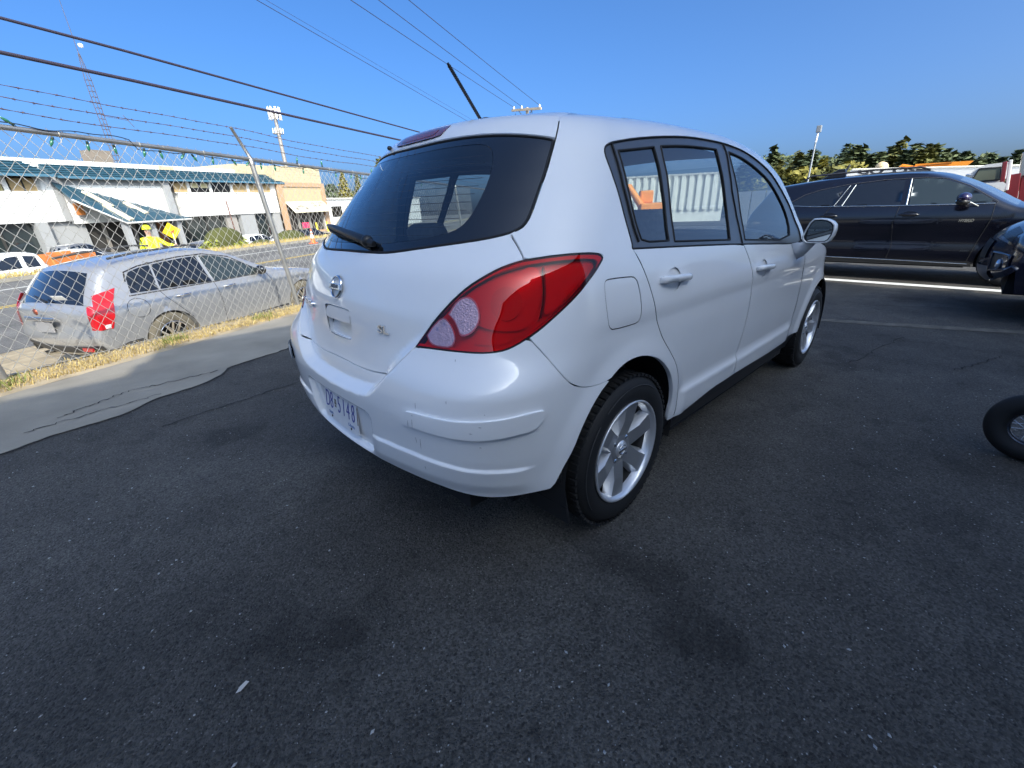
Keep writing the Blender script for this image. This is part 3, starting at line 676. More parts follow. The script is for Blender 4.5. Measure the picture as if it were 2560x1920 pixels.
sk = MB(); sk.prism([(.145, .035), (.152, .05), (.152, -.03), (.1465, -.03)], .0012, .0018, mw=pm); sk.build('peeled_decal', mat('decal_brown', (.12, .09, .06), .6), plate)
# bumper rub strips, reflect the traced pad
for sg in (1, -1):
    panel('rub_strip', D['strip'], M_WHITE, g=.012, off=.0105, gap=0, flange=.014, sgn=sg, chamfer=.007, bulge=lambda s, v: .003*np.cos((v-.617)/.03*1.1))
# scuffs on the bumper skin: short dark scratches
M_SCUFF = mat('scuff', (.15, .15, .16), .7)
scr = MB()
for t in [(825, 895, 827, 935), (803, 990, 806, 1028), (828, 985, 831, 1035), (829, 958, 831, 968), (1013, 885, 1014, 905), (1069, 630, 1070, 648), (855, 1115, 862, 1178), (828, 1105, 836, 1140), (884, 1278, 892, 1300), (1160, 1066, 1180, 1068), (1215, 1030, 1232, 1031), (1225, 1108, 1250, 1109), (1216, 1168, 1230, 1170), (1245, 968, 1252, 971), (1206, 1122, 1216, 1125)]:
    pass
SCR = D['scuffs']
for (s0, v0), (s1, v1) in SCR:
    P = skin(np.array([s0, s1]), np.array([v0, v1])); Nn = surf_n(np.array([s0, s1]), np.array([v0, v1]))
    padf = np.array([.0055 if .315 < s0 < .9 and .585 < v0 < .652 else .0])
    off = .0012+(.0160 if (.33 < s0 < .89 and .592 < v0 < .645) else 0)
    p0, p1 = Vector(P[0]+Nn[0]*off), Vector(P[1]+Nn[1]*off); d = (p1-p0); w_ = d.cross(Vector(Nn[0])).normalized()*.0008
    scr.add([p0-w_*.5, p0+w_*.5, (p0+p1)/2+w_, p1+w_*.3, p1-w_*.3, (p0+p1)/2-w_], [(0, 1, 2, 3, 4, 5)])
tag(scr.build('bumper_scuffs', M_SCUFF, car), kind='stuff')
# body sides, doors, windows
for sg in (1, -1):
    panel('body_side', side_poly, M_WHITE, holes=[fuel], g=.022, flange=.02, sgn=sg)
    fp = panel('fuel_door', fuel, M_WHITE, g=.015, flange=.012, sgn=sg, gap=.0014)
    seal(fuel, -.004, .0030, 'fuel_door_gap', M_GASKET, parent=fp, sgn=sg)
    CUPS = {}
    for nm in ('handle_r', 'handle_f'):
        (s0, v0), (s1, v1) = D[nm]; CUPS[nm] = [(s0+(s1-s0)*.5+.054*math.cos(t), (v0+v1)/2+.043*math.sin(t)) for t in np.linspace(0, 2*PI, 33)[:-1]]
    rd = panel('rear_door', [(1.334, 1.066)]+door_r[1:]+D['door_bot'][1:5]+door_b[::-1]+[(1.735, 1.0515)], M_WHITE, g=.022, flange=.02, sgn=sg, holes=[CUPS['handle_r']], hgap=0)
    fd = panel('front_door', door_b+[(2.605, .36), (2.886, .35), (3.15, .347), (3.345, .35), (3.375, .55), (3.372, .80), (3.34, .93), (3.262, .985), (3.178, .978)], M_WHITE, g=.022, flange=.02, sgn=sg, holes=[CUPS['handle_f']], hgap=0)
    for nm, pl_, pr in (('rear', [(1.337, 1.066)]+door_r[1:], rd), ('mid', door_b, fd)):
        seal(pl_, -.006, .0034, 'door_gap', M_GASKET, closed=False, parent=pr, sgn=sg)
    panel('window_frame', DLO, M_SATIN, holes=[D['rq_glass'], D['rd_glass'], D['fd_glass']], g=.03, off=-.003, gap=.0015, flange=.012, sgn=sg)
    for nm in ('rq_glass', 'rd_glass', 'fd_glass'):
        panel('side_window', D[nm], M_SIDEGL, g=.04, off=-.007, gap=-.002, flange=0, sgn=sg)
        seal(D[nm], -.004, .0045, 'window_seal', M_GASKET, sgn=sg)
    seal(D['rear_sash'], -.001, .0042, 'window_seal', M_GASKET, closed=False, sgn=sg)
    seal(D['b_sash'], -.001, .003, 'window_seal', M_GASKET, closed=False, sgn=sg)
    seal(DLO, -.001, .0038, 'window_seal', M_GASKET, sgn=sg)
    # black sill
    panel('sill', [(1.70, .335), (1.749, .325)]+D['door_bot'][1:8]+[(3.15, .345), (3.34, .348), (3.60, .345), (3.60, .215), (2.8, .215), (1.70, .225)], M_BLACKPL, g=.04, gap=.001, off=-.012, flange=.0, sgn=sg, smooth=0)
    # fender with its wheel opening
    ar = []
    for k in range(0, 19):
        t = PI-PI*k/18; x, z = 2.6+.338*math.cos(t), .335+.345*math.sin(t); ar.append((s_at(x, z), z))
    fend = [(3.345, .35), (3.60, .345)]+ar[1:-1]+[(s_at(2.955, .34), .34), (4.35, .32), (4.36, .6), (4.30, .80), (4.0, .90), (3.75, .955), (3.55, .985), (3.40, 1.0), (3.30, .99), (3.345, .93), (3.378, .80), (3.381, .55)]
    panel('front_fender', fend, M_WHITE, g=.022, flange=.02, sgn=sg, smooth=0)
    panel('head_lamp', [(4.36, .62), (4.31, .79), (4.55, .74), (4.78, .66), (4.62, .60)], M_CLEAR, g=.03, flange=.01, sgn=sg)
    # tail lamp: housing behind, bowls and ribs, red cover
    tl = thing('tail_lamp', None, None); tl.parent = car
    for k in ('label', 'category'):
        if k in tl: del tl[k]
    def inner(s, v): return np.zeros_like(s)
    panel('lamp_housing', lamp, M_REDDEEP, parent=tl, g=.02, off=-.020, gap=.001, flange=0, sgn=sg)
    panel('lamp_rim', lamp, M_REDDEEP, parent=tl, holes=[[(p[0]+(.66-p[0])*.05, p[1]+(.93-p[1])*.10) for p in lamp]], g=.015, off=-.004, gap=.001, flange=.016, sgn=sg)
    cx, cy = .735, .953
    def bowl(s, v):
        r = np.sqrt(((s-cx)/.115)**2+((v-cy)/.082)**2); return -.012+.015*np.clip(r, 0, .85)**2
    bw = D['bowl']
    panel('reflector_bowl', bw, M_REDREF, parent=tl, g=.010, off=-.008, gap=0, flange=.02, sgn=sg, bulge=bowl)
    ring = [(cx-.012+.062*math.cos(t), cy-.003+.046*math.sin(t)) for t in np.linspace(0, 2*PI, 25)[:-1]]
    panel('bulb_cover', ring, mat('bulb_red', (.72, .09, .08), .2, coat=.6), parent=tl, g=.012, off=-.012, gap=0, flange=.02, sgn=sg, bulge=lambda s, v: .012*np.clip(1-((s-cx)/.07)**2-((v-cy)/.055)**2, 0, 1))
    # ribs of the outer section
    rp = np.array(D['ribs'])
    panel('side_reflector', rp, M_REDDEEP, parent=tl, g=.008, off=-.010, gap=.001, flange=.008, sgn=sg, bulge=lambda s, v: .0040*np.sin(v*470))
    dv = [(.868, 1.045), (.874, 1.0), (.872, .95), (.858, .905), (.866, .905), (.880, .95), (.882, 1.0), (.876, 1.045)]
    panel('lamp_divider', dv, mat('divider_dark', (.16, .01, .012), .3), parent=tl, g=.012, off=-.004, gap=0, flange=.012, sgn=sg)
    for kf in range(0):
        t0 = -.9+kf*.36; fp = [(cx+.070*math.cos(t0), cy+.052*math.sin(t0)), (cx+.105*math.cos(t0), cy+.076*math.sin(t0)), (cx+.105*math.cos(t0+.26), cy+.076*math.sin(t0+.26)), (cx+.070*math.cos(t0+.26), cy+.052*math.sin(t0+.26))]
        panel('reflector_facet', fp, M_REDREF if kf % 2 else mat('facet_red', (.50, .05, .05), .15, metal=.5, coat=.6), parent=tl, g=.012, off=-.011, gap=.001, flange=.006, sgn=sg, smooth=0)
    low = [(.60, .842), (.60, .868), (.70, .868), (.80, .868), (.845, .895), (.86, .905), (.80, .866), (.74, .846), (.68, .838)]
    panel('lower_reflector', low, M_REDREF, parent=tl, g=.012, off=-.016, gap=0, flange=.01, sgn=sg)
    for nm in ('lens_up', 'lens_lo'):
        P = np.array(D[nm]); c0 = P.mean(0)
        panel('clear_rim', c0+(P-c0)*1.10, mat('lens_rim', (.52, .10, .12), .15, metal=.5), parent=tl, holes=[P], g=.01, off=.0006, gap=0, flange=.004, sgn=sg)
        panel('reversing_lens', P, M_CLEAR, parent=tl, g=.008, off=.0010, gap=0, flange=.002, sgn=sg, bulge=lambda s, v: .0009*np.sin(s*1050)*np.sin(v*1050) if nm == 'lens_lo' else .0004*np.sin((s-v)*420))
    panel('red_cover', lamp, M_REDLENS, parent=tl, holes=[D['lens_up'], D['lens_lo']], g=.02, gap=.0016, off=0, flange=.004, sgn=sg)
    seal(lamp, -.005, .0045, 'lamp_seal', M_GASKET, parent=tl, sgn=sg)
    # door handles
    for nm in ('handle_r', 'handle_f'):
        (s0, v0), (s1, v1) = D[nm]; pr = rd if nm == 'handle_r' else fd
        hb = MB(); Ls = []
        for k in range(13):
            t = k/12; s_, v_ = s0+(s1-s0)*t, v0+(v1-v0)*t+.002; P = skin(np.array([sg*s_]), np.array([v_]))[0]; Nn = surf_n(np.array([sg*s_]), np.array([v_]))[0]
            h = .0135 if .35 < t < 1 else .014; lift = .010+.020*min(1, (t)/.12, (1-t)/.10)**.6 if 0 < t < 1 else .012
            Ls.append((Vector(P), Vector(Nn), lift, h if 0 < t < 1 else h*.75))
        vs = []
        for P, Nn, lf, h in Ls:
            up_ = Vector((0, 0, 1))
            for (du, dn) in ((-1, .15), (-1, .75), (-.6, 1), (.6, 1), (1, .7), (1, .15)): vs.append(P+up_*h*du+Nn*lf*dn)
        fs = [(i*6+j, i*6+(j+1) % 6, (i+1)*6+(j+1) % 6, (i+1)*6+j) for i in range(12) for j in range(6)]+[tuple(range(6)), tuple(range(72, 78))]
        hb.add(vs, fs, True); hb.build('door_handle', M_WHITE, pr, weld=True)
        sc_, vc = s0+(s1-s0)*.50, (v0+v1)/2
        cup = [(sc_+.056*math.cos(t), vc+.045*math.sin(t)) for t in np.linspace(0, 2*PI, 33)[:-1]]
        panel('handle_cup', cup, M_WHITE, parent=pr, g=.007, off=-.0015, gap=0, flange=.0, sgn=sg, bulge=lambda s, v: -.012*np.clip(1-((s-sc_)/.057)**2-((v-vc)/.046)**2, 0, 1)**.6)
    # mirror
    mr = thing('door_mirror', None, None); mr.parent = car
    for k in ('label', 'category'):
        if k in mr: del mr[k]
    def mp(y, z, x): return Vector((x, sg*y, z))
    rim = [(-.868, 1.003), (-.862, 1.02), (-.872, 1.06), (-.886, 1.10), (-.902, 1.119), (-.936, 1.1215), (-.968, 1.117), (-.993, 1.105), (-1.009, 1.088), (-1.013, 1.06), (-1.009, 1.03), (-.998, 1.003), (-.982, .992), (-.93, .989), (-.885, .990)]
    rim = [(y, z) for y, z in rim]; cy_, cz_ = -.94, 1.05; b = MB(); rings = []
    for sc_, x in ((.90, 1.722), (.93, 1.712), (1.0, 1.716), (1.03, 1.735), (1.03, 1.77), (.96, 1.81), (.78, 1.845), (.45, 1.862), (.05, 1.866)): rings.append([mp(cy_+(y-cy_)*sc_, cz_+(z-cz_)*sc_, x) for y, z in rim])
    n = len(rim); vs = [p for q in rings for p in q]; b.add(vs, [(i*n+j, i*n+(j+1) % n, (i+1)*n+(j+1) % n, (i+1)*n+j) for i in range(len(rings)-1) for j in range(n)], True)
    b.build('mirror_shell', M_WHITE, mr, weld=True)
    b = MB(); q = [mp(cy_+(y-cy_)*.905, cz_+(z-cz_)*.905, 1.726) for y, z in rim]; b.add(q, [tuple(range(n))]); b.build('mirror_bezel', M_BLACKPL, mr)
    b = MB(); yaw = sg*R(14)
    q = [mp(cy_+(y-cy_)*.83, cz_+(z-cz_)*.83, 1.7225+(y-cy_)*math.tan(R(3))) for y, z in rim]; b.add(q, [tuple(range(n))]); b.build('mirror_glass', mat('mirror', (.75, .80, .80), .01, metal=1), mr)
    # foot from the door
    b = MB(); ft = [[(-.80, .985, 1.70), (-.80, .90, 1.80), (-.80, .985, 1.93)], [(-.845, .985, 1.705), (-.835, .885, 1.80), (-.83, .985, 1.90)], [(-.875, .992, 1.72), (-.872, .91, 1.80), (-.87, .992, 1.86)], [(-.925, .995, 1.735), (-.918, .975, 1.79), (-.915, .995, 1.84)]]
    vs = [mp(y, z, x) for q in ft for y, z, x in q]; b.add(vs, [(i*3+j, i*3+(j+1) % 3, (i+1)*3+(j+1) % 3, (i+1)*3+j) for i in range(3) for j in range(3)]+[(9, 10, 11)], True); b.build('mirror_foot', M_WHITE, mr, weld=True)
    # mud flap and arch liners
    b = MB(); b.box((-.352, sg*-.715, .275), (.014, .19, .27), (0, R(-12), 0)); b.build('mud_flap', M_BLACKPL, car, bevel=.004)
    for cx_ in (0, 2.6):
        b = MB()
        def lin(i, j, rr=.372): t = -.25+i*(PI+.5); return Vector((cx_+rr*math.cos(t), sg*(-.825+.36*j), .325+rr*math.sin(t)))
        b.grid(lin, 24, 3); b.add([lin(i/24, 1) for i in range(25)], [tuple(range(25))]); b.build('arch_liner', M_DARK, car)
# front bumper, bonnet, windscreen, roof
panel('front_bumper', [(4.36, .32), (4.37, .60), (4.62, .58), (4.80, .64), (5.08, .68), (5.08, .24), (4.6, .25)], M_WHITE, g=.04, gap=.001)
panel('front_bumper', [(4.36, .32), (4.37, .60), (4.62, .58), (4.80, .64), (5.08, .68), (5.08, .24), (4.6, .25)], M_WHITE, g=.04, gap=.001, sgn=-1)
def edge_pts(L): L = np.array(L); return [Vector(p) for p in skin(L[:, 0], L[:, 1])]
top_edge = edge_pts(resample([(3.40, 1.0), (3.55, .985), (3.75, .955), (4.0, .90), (4.30, .80), (4.55, .745), (4.78, .665), (5.08, .685)], .05, False))
b = MB(); nE = len(top_edge)
def bonnet(i, j):
    k = min(nE-1, int(round(i*(nE-1)))); p = top_edge[k]; t = j*2-1; return Vector((p.x+.02*(1-t*t), -p.y*t*-1*-1 if False else p.y*-t, p.z+.055*(1-t*t)*(1-.5*i)))
b.grid(bonnet, nE-1, 14); b.build('bonnet', M_WHITE, car, weld=True)
ap = edge_pts(resample([(2.60, 1.515)]+APIL, .04, False)); nA = len(ap); b = MB()
b.grid(lambda i, j: (lambda p, t: Vector((p.x+.16*(1-t*t), -p.y*t, p.z+.02*(1-t*t))))(ap[min(nA-1, int(round(i*(nA-1))))], j*2-1), nA-1, 12); b.build('windscreen', M_SIDEGL, car, weld=True)
rl = edge_pts(resample([(.80, 1.524), (1.3, 1.524), (1.9, 1.524), (2.4, 1.521), (2.65, 1.512)], .05, False)); nR = len(rl); b = MB()
b.grid(lambda i, j: (lambda p, t: Vector((p.x, -p.y*t, p.z+.030*(1-t*t)**.8)))(rl[min(nR-1, int(round(i*(nR-1))))], j*2-1), nR-1, 14)
re_ = [Vector((p[0]+.004, p[1]*.985, p[2]-.006)) for p in skin(np.linspace(-.80, .80, 30), np.interp(np.abs(np.linspace(-.8, .8, 30)), [0, .3, .6, .8], [1.4995, 1.499, 1.4915, 1.476]))]
x0 = rl[0].x
b.grid(lambda i, j: (lambda p: Vector((p.x+(x0-p.x)*i, p.y*(1+(rl[0].y/re_[-1].y-1)*i), p.z+((rl[0].z+.030*(max(0, 1-(p.y/re_[-1].y)**2))**.8)-p.z)*i+.012*math.sin(i*PI))))(re_[int(round(j*29))]), 6, 29)
b.build('roof', M_WHITE, car, weld=True)
# high stop lamp
st = [(-.205, 1.486), (-.20, 1.462), (-.18, 1.449), (0, 1.446), (.18, 1.449), (.20, 1.462), (.205, 1.486)]
sl_ = panel('stop_lamp', [(s*.86, v) for s, v in st], M_STOPL, g=.012, off=.0075, gap=0, flange=.006)
panel('stop_lamp_window', [(s*.60, 1.463+(v-1.463)*.55) for s, v in st], mat('stop_inner', (.20, .025, .03), .25, coat=.5), parent=sl_, g=.012, off=.0085, gap=0, flange=.002)
q = MB(); P = skin(np.array([-.245]), np.array([1.452]))[0]; Nn = surf_n(np.array([-.245]), np.array([1.452]))[0]; q.sphere(Vector(P)+Vector(Nn)*.010, (.012, .008, .009), 10, 6); q.build('washer_jet', M_BLACKPL, car)
# aerial
q = MB(); b0 = Vector((.055, 0, 1.545)); q.lathe([(.034, 0), (.032, .012), (.022, .022), (.008, .03)], 14, mw=Matrix.Translation(b0+Vector((.02, 0, 0))) @ Matrix.Diagonal((1.7, .9, 1, 1))); q.build('aerial_base', M_BLACKPL, car)
tip = Vector((-.115, .0, 1.735)); q = MB()
# mast leans to the rear
n_ = 60; pts = [b0.lerp(tip, i/n_) for i in range(n_+1)]; q.tube(pts, [.0062+.0012*((i % 2)) if i < n_-1 else .005 for i in range(n_+1)], 8); q.build('aerial', M_BLACKPL, car)
# rear wiper
piv = D['wiper'][0]
def onsk(s, v, o): return Vector(skin(np.array([s]), np.array([v]))[0]+surf_n(np.array([s]), np.array([v]))[0]*o)
wp = MB(); P0 = onsk(.150, 1.1045, .016); P1 = onsk(.02, 1.122, .026); P2 = onsk(-.14, 1.1385, .030); P3 = onsk(-.30, 1.149, .026)
wp.tube([onsk(.188, 1.0985, .012), P0, onsk(.11, 1.110, .022), P1, P2, P3], [.010, .017, .016, .014, .012, .006], 8); wp.sphere(P0, (.021, .021, .021), 12, 8); wpo = wp.build('rear_wiper', M_BLACKPL, car)
wb = MB(); wb.tube([onsk(s, v, .012) for s, v in zip(np.linspace(.06, -.50, 14), np.linspace(1.112, 1.158, 14))], [.003]+[.006]*12+[.003], 6); wb.build('wiper_blade', M_RUBBER, wpo)
# badges
def skin_frame(s, v, off=.002):
    P = skin(np.array([s]), np.array([v]))[0]; Nn = Vector(surf_n(np.array([s]), np.array([v]))[0]); ex_ = Vector((0, 0, 1)).cross(Nn); return frame3(Vector(P)+Nn*off, ex_, Nn.cross(ex_))
eb = thing('brand_badge', None, None); eb.parent = car
for k in ('label', 'category'):
    if k in eb: del eb[k]
em = skin_frame(.006, .958, .004)
q = MB(); ri, ro = .0335, .0405
vs = []; 
for k in range(40):
    t = 2*PI*k/40
    for r_, h in ((ri, 0), (ri+.001, .005), ((ri+ro)/2, .0075), (ro-.001, .005), (ro, 0)): vs.append(em @ Vector((r_*math.cos(t)*1.04, r_*math.sin(t)*1.03, h)))
q.add(vs, [(k*5+j, ((k+1) % 40)*5+j, ((k+1) % 40)*5+j+1, k*5+j+1) for k in range(40) for j in range(4)], True); q.build('badge_ring', M_CHROME, eb)
q = MB(); q.box(em @ Vector((0, 0, .005)), (.010, .094, .0215), em.to_3x3() @ Matrix(((0, 1, 0), (0, 0, 1), (1, 0, 0)))); q.build('badge_bar', M_CHROME, eb, bevel=.002)
lettering('NISSAN', .0185, mat('badge_ink', (.03, .04, .06), .4), eb, em @ Matrix.Translation((0, 0, .0101)), name='badge_lettering', depth=.0006, bold=.0006, spacing=.95)
for t, s, v, sz in (('SL', .237, .847, .036), ('VERSA', -.262, .862, .036)):
    fm = skin_frame(s, v, .001)
    me = text_mesh(t, sz, depth=.005, bold=.0009, spacing=1.0)
    if t == 'VERSA':
        fm2 = fm
    me.transform(fm @ Matrix.Diagonal((1.65, 1.0, 1, 1))); link('badge_lettering', me, M_CHROME, car)
# ---------------- wheels
def make_wheel(parent, center, side, r_t=.311, r_r=.208, w=.185, style='alloy', spokes=6, rot=0, mt=None, md=None, lug=4):
    mt = mt or M_ALLOY; md = md or M_ALLOYD
    wt = thing('wheel', None, None); wt.parent = parent
    for k in ('label', 'category'):
        if k in wt: del wt[k]
    mw = Matrix.Translation(center) @ Matrix.Rotation(side*PI/2, 4, 'X')    # local +Z looks outwards
    h = w/2; b = MB(); sw = r_t-r_r
    prof = [(r_r-.004, h-.012), (r_r+.006, h-.004), (r_r+sw*.25, h+.002), (r_r+sw*.5, h+.003), (r_r+sw*.72, h-.004), (r_t-.018, h-.016), (r_t-.005, h-.032), (r_t, h-.05), (r_t, -h+.05), (r_t-.005, -h+.032), (r_t-.03, -h+.01), (r_r, -h)]
    b.lathe(prof, 56, mw=mw); tyre = b.build('tyre', M_RUBBER, wt)
    if style == 'alloy':
        b = MB()
        for k in range(64):                                                    # shoulder lugs
            t = 2*PI*k/64
            for hh in (h-.030, -h+.030):
                q = mw @ Matrix.Rotation(t, 4, 'Z') @ Matrix.Translation((r_t-.004, 0, hh)); b.box(q.translation, (.010, .018, .034), q.to_3x3())
            q = mw @ Matrix.Rotation(t+.04, 4, 'Z') @ Matrix.Translation((r_t, 0, 0)); b.box(q.translation, (.006, .022, .05), q.to_3x3())
        tag(b.build('tread', M_RUBBER, tyre), kind='stuff')
        b = MB()
        for t0 in (.9, 2.4):
            pts = [mw @ Vector(((r_r+sw*.62)*math.cos(t), (r_r+sw*.62)*math.sin(t), h+.0035)) for t in np.linspace(t0, t0+1.3, 20)]; b.tube(pts, .0016, 5)
        b.build('sidewall_ring', mat('sidewall_mark', (.05, .05, .052), .5), tyre)
    b = MB(); b.lathe([(r_r-.020, h-.036), (r_r-.028, -h*.5), (r_r-.03, -h+.01)], 56, mw=mw); b.build('barrel', mat('barrel_dark', (.06, .06, .062), .45, metal=.5), wt)  # barrel toned dark, shade between the spokes put into its colour
    b = MB(); b.lathe([(r_r-.004, h-.010), (r_r+.003, h-.001), (r_r, h+.004), (r_r-.006, h+.003), (r_r-.014, h-.010), (r_r-.020, h-.036)], 56, mw=mw)
    rim_ = b.build('rim', mt, wt)
    b = MB(); b.lathe([(r_r-.024, h*.05), (.02, h*.05)], 40, mw=mw); b.build('brake_shade', M_DARK, wt)  # black disc put in as the shade behind the spokes
    b = MB(); b.lathe([(.115, h*.06), (.113, h*.10), (.03, h*.10)], 32, mw=mw); b.build('brake_disc', mat('brake_iron', (.035, .032, .03), .5, metal=.5), wt)
    # spokes: a flat machined face with sloping silver flanks
    hubr = r_r*.32; fz = h*.62
    for k in range(spokes):
        q = mw @ Matrix.Rotation(rot+2*PI*k/spokes, 4, 'Z')
        x0, x1 = hubr*.75, r_r-.012; w0, w1 = r_r*.165, r_r*.195; z0, z1 = fz, h-.014
        b = MB()
        F_ = [(x0, -w0, z0), (x0, w0, z0), ((x0+x1)/2, w0*.92, (z0+z1)/2+.006), (x1, w1, z1), (x1, -w1, z1), ((x0+x1)/2, -w0*.92, (z0+z1)/2+.006)]
        b.add([q @ Vector(p) for p in F_], [(0, 5, 2, 1), (5, 4, 3, 2)]); face = b.build('spoke_face', md, rim_)
        b = MB(); fl = .0115*r_r/.208
        for sgn_ in (1, -1):
            top = [(x0, sgn_*w0, z0), ((x0+x1)/2, sgn_*w0*.92, (z0+z1)/2+.006), (x1, sgn_*w1, z1)]
            bot = [(x0*.9, sgn_*(w0+fl*1.6), z0-.035), ((x0+x1)/2, sgn_*(w0+fl), z0-.028), (x1, sgn_*(w1+fl*1.7), z1-.03)]
            b.add([q @ Vector(p) for p in top+bot], [(0, 1, 4, 3), (1, 2, 5, 4)], True)
        b.build('spoke', mt, rim_)
    b = MB(); b.lathe([(hubr*1.12, fz-.03), (hubr*1.05, fz-.002), (hubr*.95, fz+.002), (hubr*.55, fz+.003)], 28, mw=mw); b.build('hub', md, rim_)
    b = MB(); b.lathe([(hubr*.55, fz+.002), (hubr*.52, fz+.008), (hubr*.1, fz+.011), (0.001, fz+.011)], 24, mw=mw); cap = b.build('hub_cap', mt, rim_)
    if style == 'alloy':
        b = MB(); b.lathe([(hubr*.34, fz+.0105), (hubr*.34, fz+.013), (hubr*.26, fz+.013), (hubr*.26, fz+.0105)], 24, mw=mw); q = mw @ Matrix.Translation((0, 0, fz+.0125)); b.box(q.translation, (hubr*.8, hubr*.16, .003), q.to_3x3()); b.build('cap_badge', M_CHROME, cap)
    for k in range(lug):
        q = mw @ Matrix.Rotation(rot+PI/spokes+2*PI*k/lug, 4, 'Z') @ Matrix.Translation((hubr*.80, 0, fz-.004)); b = MB(); b.lathe([(.010, -.01), (.010, .006), (.006, .009), (.001, .009)], 6, mw=q, smooth=False); b.build('wheel_nut', M_CHROME, rim_)
        b = MB(); b.lathe([(.0165, .0065), (.010, .0062)], 12, mw=q @ Matrix.Translation((0, 0, -.001))); b.build('nut_well', M_DARK, rim_)
    return wt
WR = R(20)
for cx_, yy in ((0, .7425), (2.6, .740)):
    for sg in (1, -1):
        make_wheel(car, Vector((cx_, -sg*yy, .3105)), sg, rot=WR if cx_ == 0 else R(50))
# ---------------- underbody and cabin
b = MB(); b.b2((-.60, -.60, .25), (-.30, .60, .37)); b.b2((-.40, -.60, .17), (.40, .60, .40)); b.b2((.40, -.76, .18), (2.2, .76, .335)); b.b2((2.2, -.50, .2), (3.3, .50, .5)); b.build('underbody', M_DARK, car)
b = MB()
b.b2((-.58, -.66, .36), (2.15, .66, .40)); b.build('cabin_floor', M_TRIMG, car)
def seat(x, y, wd, h0, lean, nm, head=True):
    s_ = thing(nm, None, None); s_.parent = car
    for k in ('label', 'category'):
        if k in s_: del s_[k]
    mwx = Matrix.Translation((x, y, h0)) @ Matrix.Rotation(R(-lean), 4, 'Y')
    b = MB(); b.box((0, 0, .27), (.13, wd, .56)); me = b.build('backrest', M_SEAT, s_, bevel=.04); me.data.transform(mwx)
    b = MB(); b.box((.30, 0, -.02), (.52, wd, .14)); me = b.build('cushion', M_SEAT, s_, bevel=.04); me.data.transform(mwx)
    if head:
        for hy in ([0] if wd < .8 else [-.36, .36]):
            b = MB(); b.box((-.01, hy, .66), (.10, .27, .17)); me = b.build('headrest', M_SEAT, s_, bevel=.045); me.data.transform(mwx)
            b = MB(); b.tube([(-.01, hy-.06, .5), (-.01, hy-.06, .66)], .006, 6); b.tube([(-.01, hy+.06, .5), (-.01, hy+.06, .66)], .006, 6); me = b.build('headrest_post', M_CHROME, s_); me.data.transform(mwx)
seat(.20, 0, 1.24, .46, 20, 'rear_seat')
for yy in (.36, -.36): seat(1.02, yy, .50, .48, 16, 'front_seat')
b = MB(); b.b2((-.58, -.62, .40), (.02, .62, .80)); b.build('parcel_area', M_TRIMG, car)
b = MB(); b.box((1.92, 0, .83), (.42, 1.34, .26)); b.build('dashboard', M_TRIMG, car, bevel=.05)
b = MB(); sm_ = Matrix.Translation((1.56, .36, .90)) @ Matrix.Rotation(R(-65), 4, 'Y'); pts = [sm_ @ Vector((.185*math.cos(t), .185*math.sin(t), 0)) for t in np.linspace(0, 2*PI, 25)]; b.tube(pts, .014, 8, cap=False); b.box(sm_ @ Vector((0, 0, -.01)), (.16, .34, .03), sm_.to_3x3()); b.build('steering_wheel', M_BLACKPL, car)
b = MB(); b.grid(lambda i, j: Vector((-.10+1.55*i, -.50+j*1.0, 1.455+.02*math.sin(i*PI)+.02*math.sin(j*PI))), 8, 8); b.build('headliner', M_LINER, car)
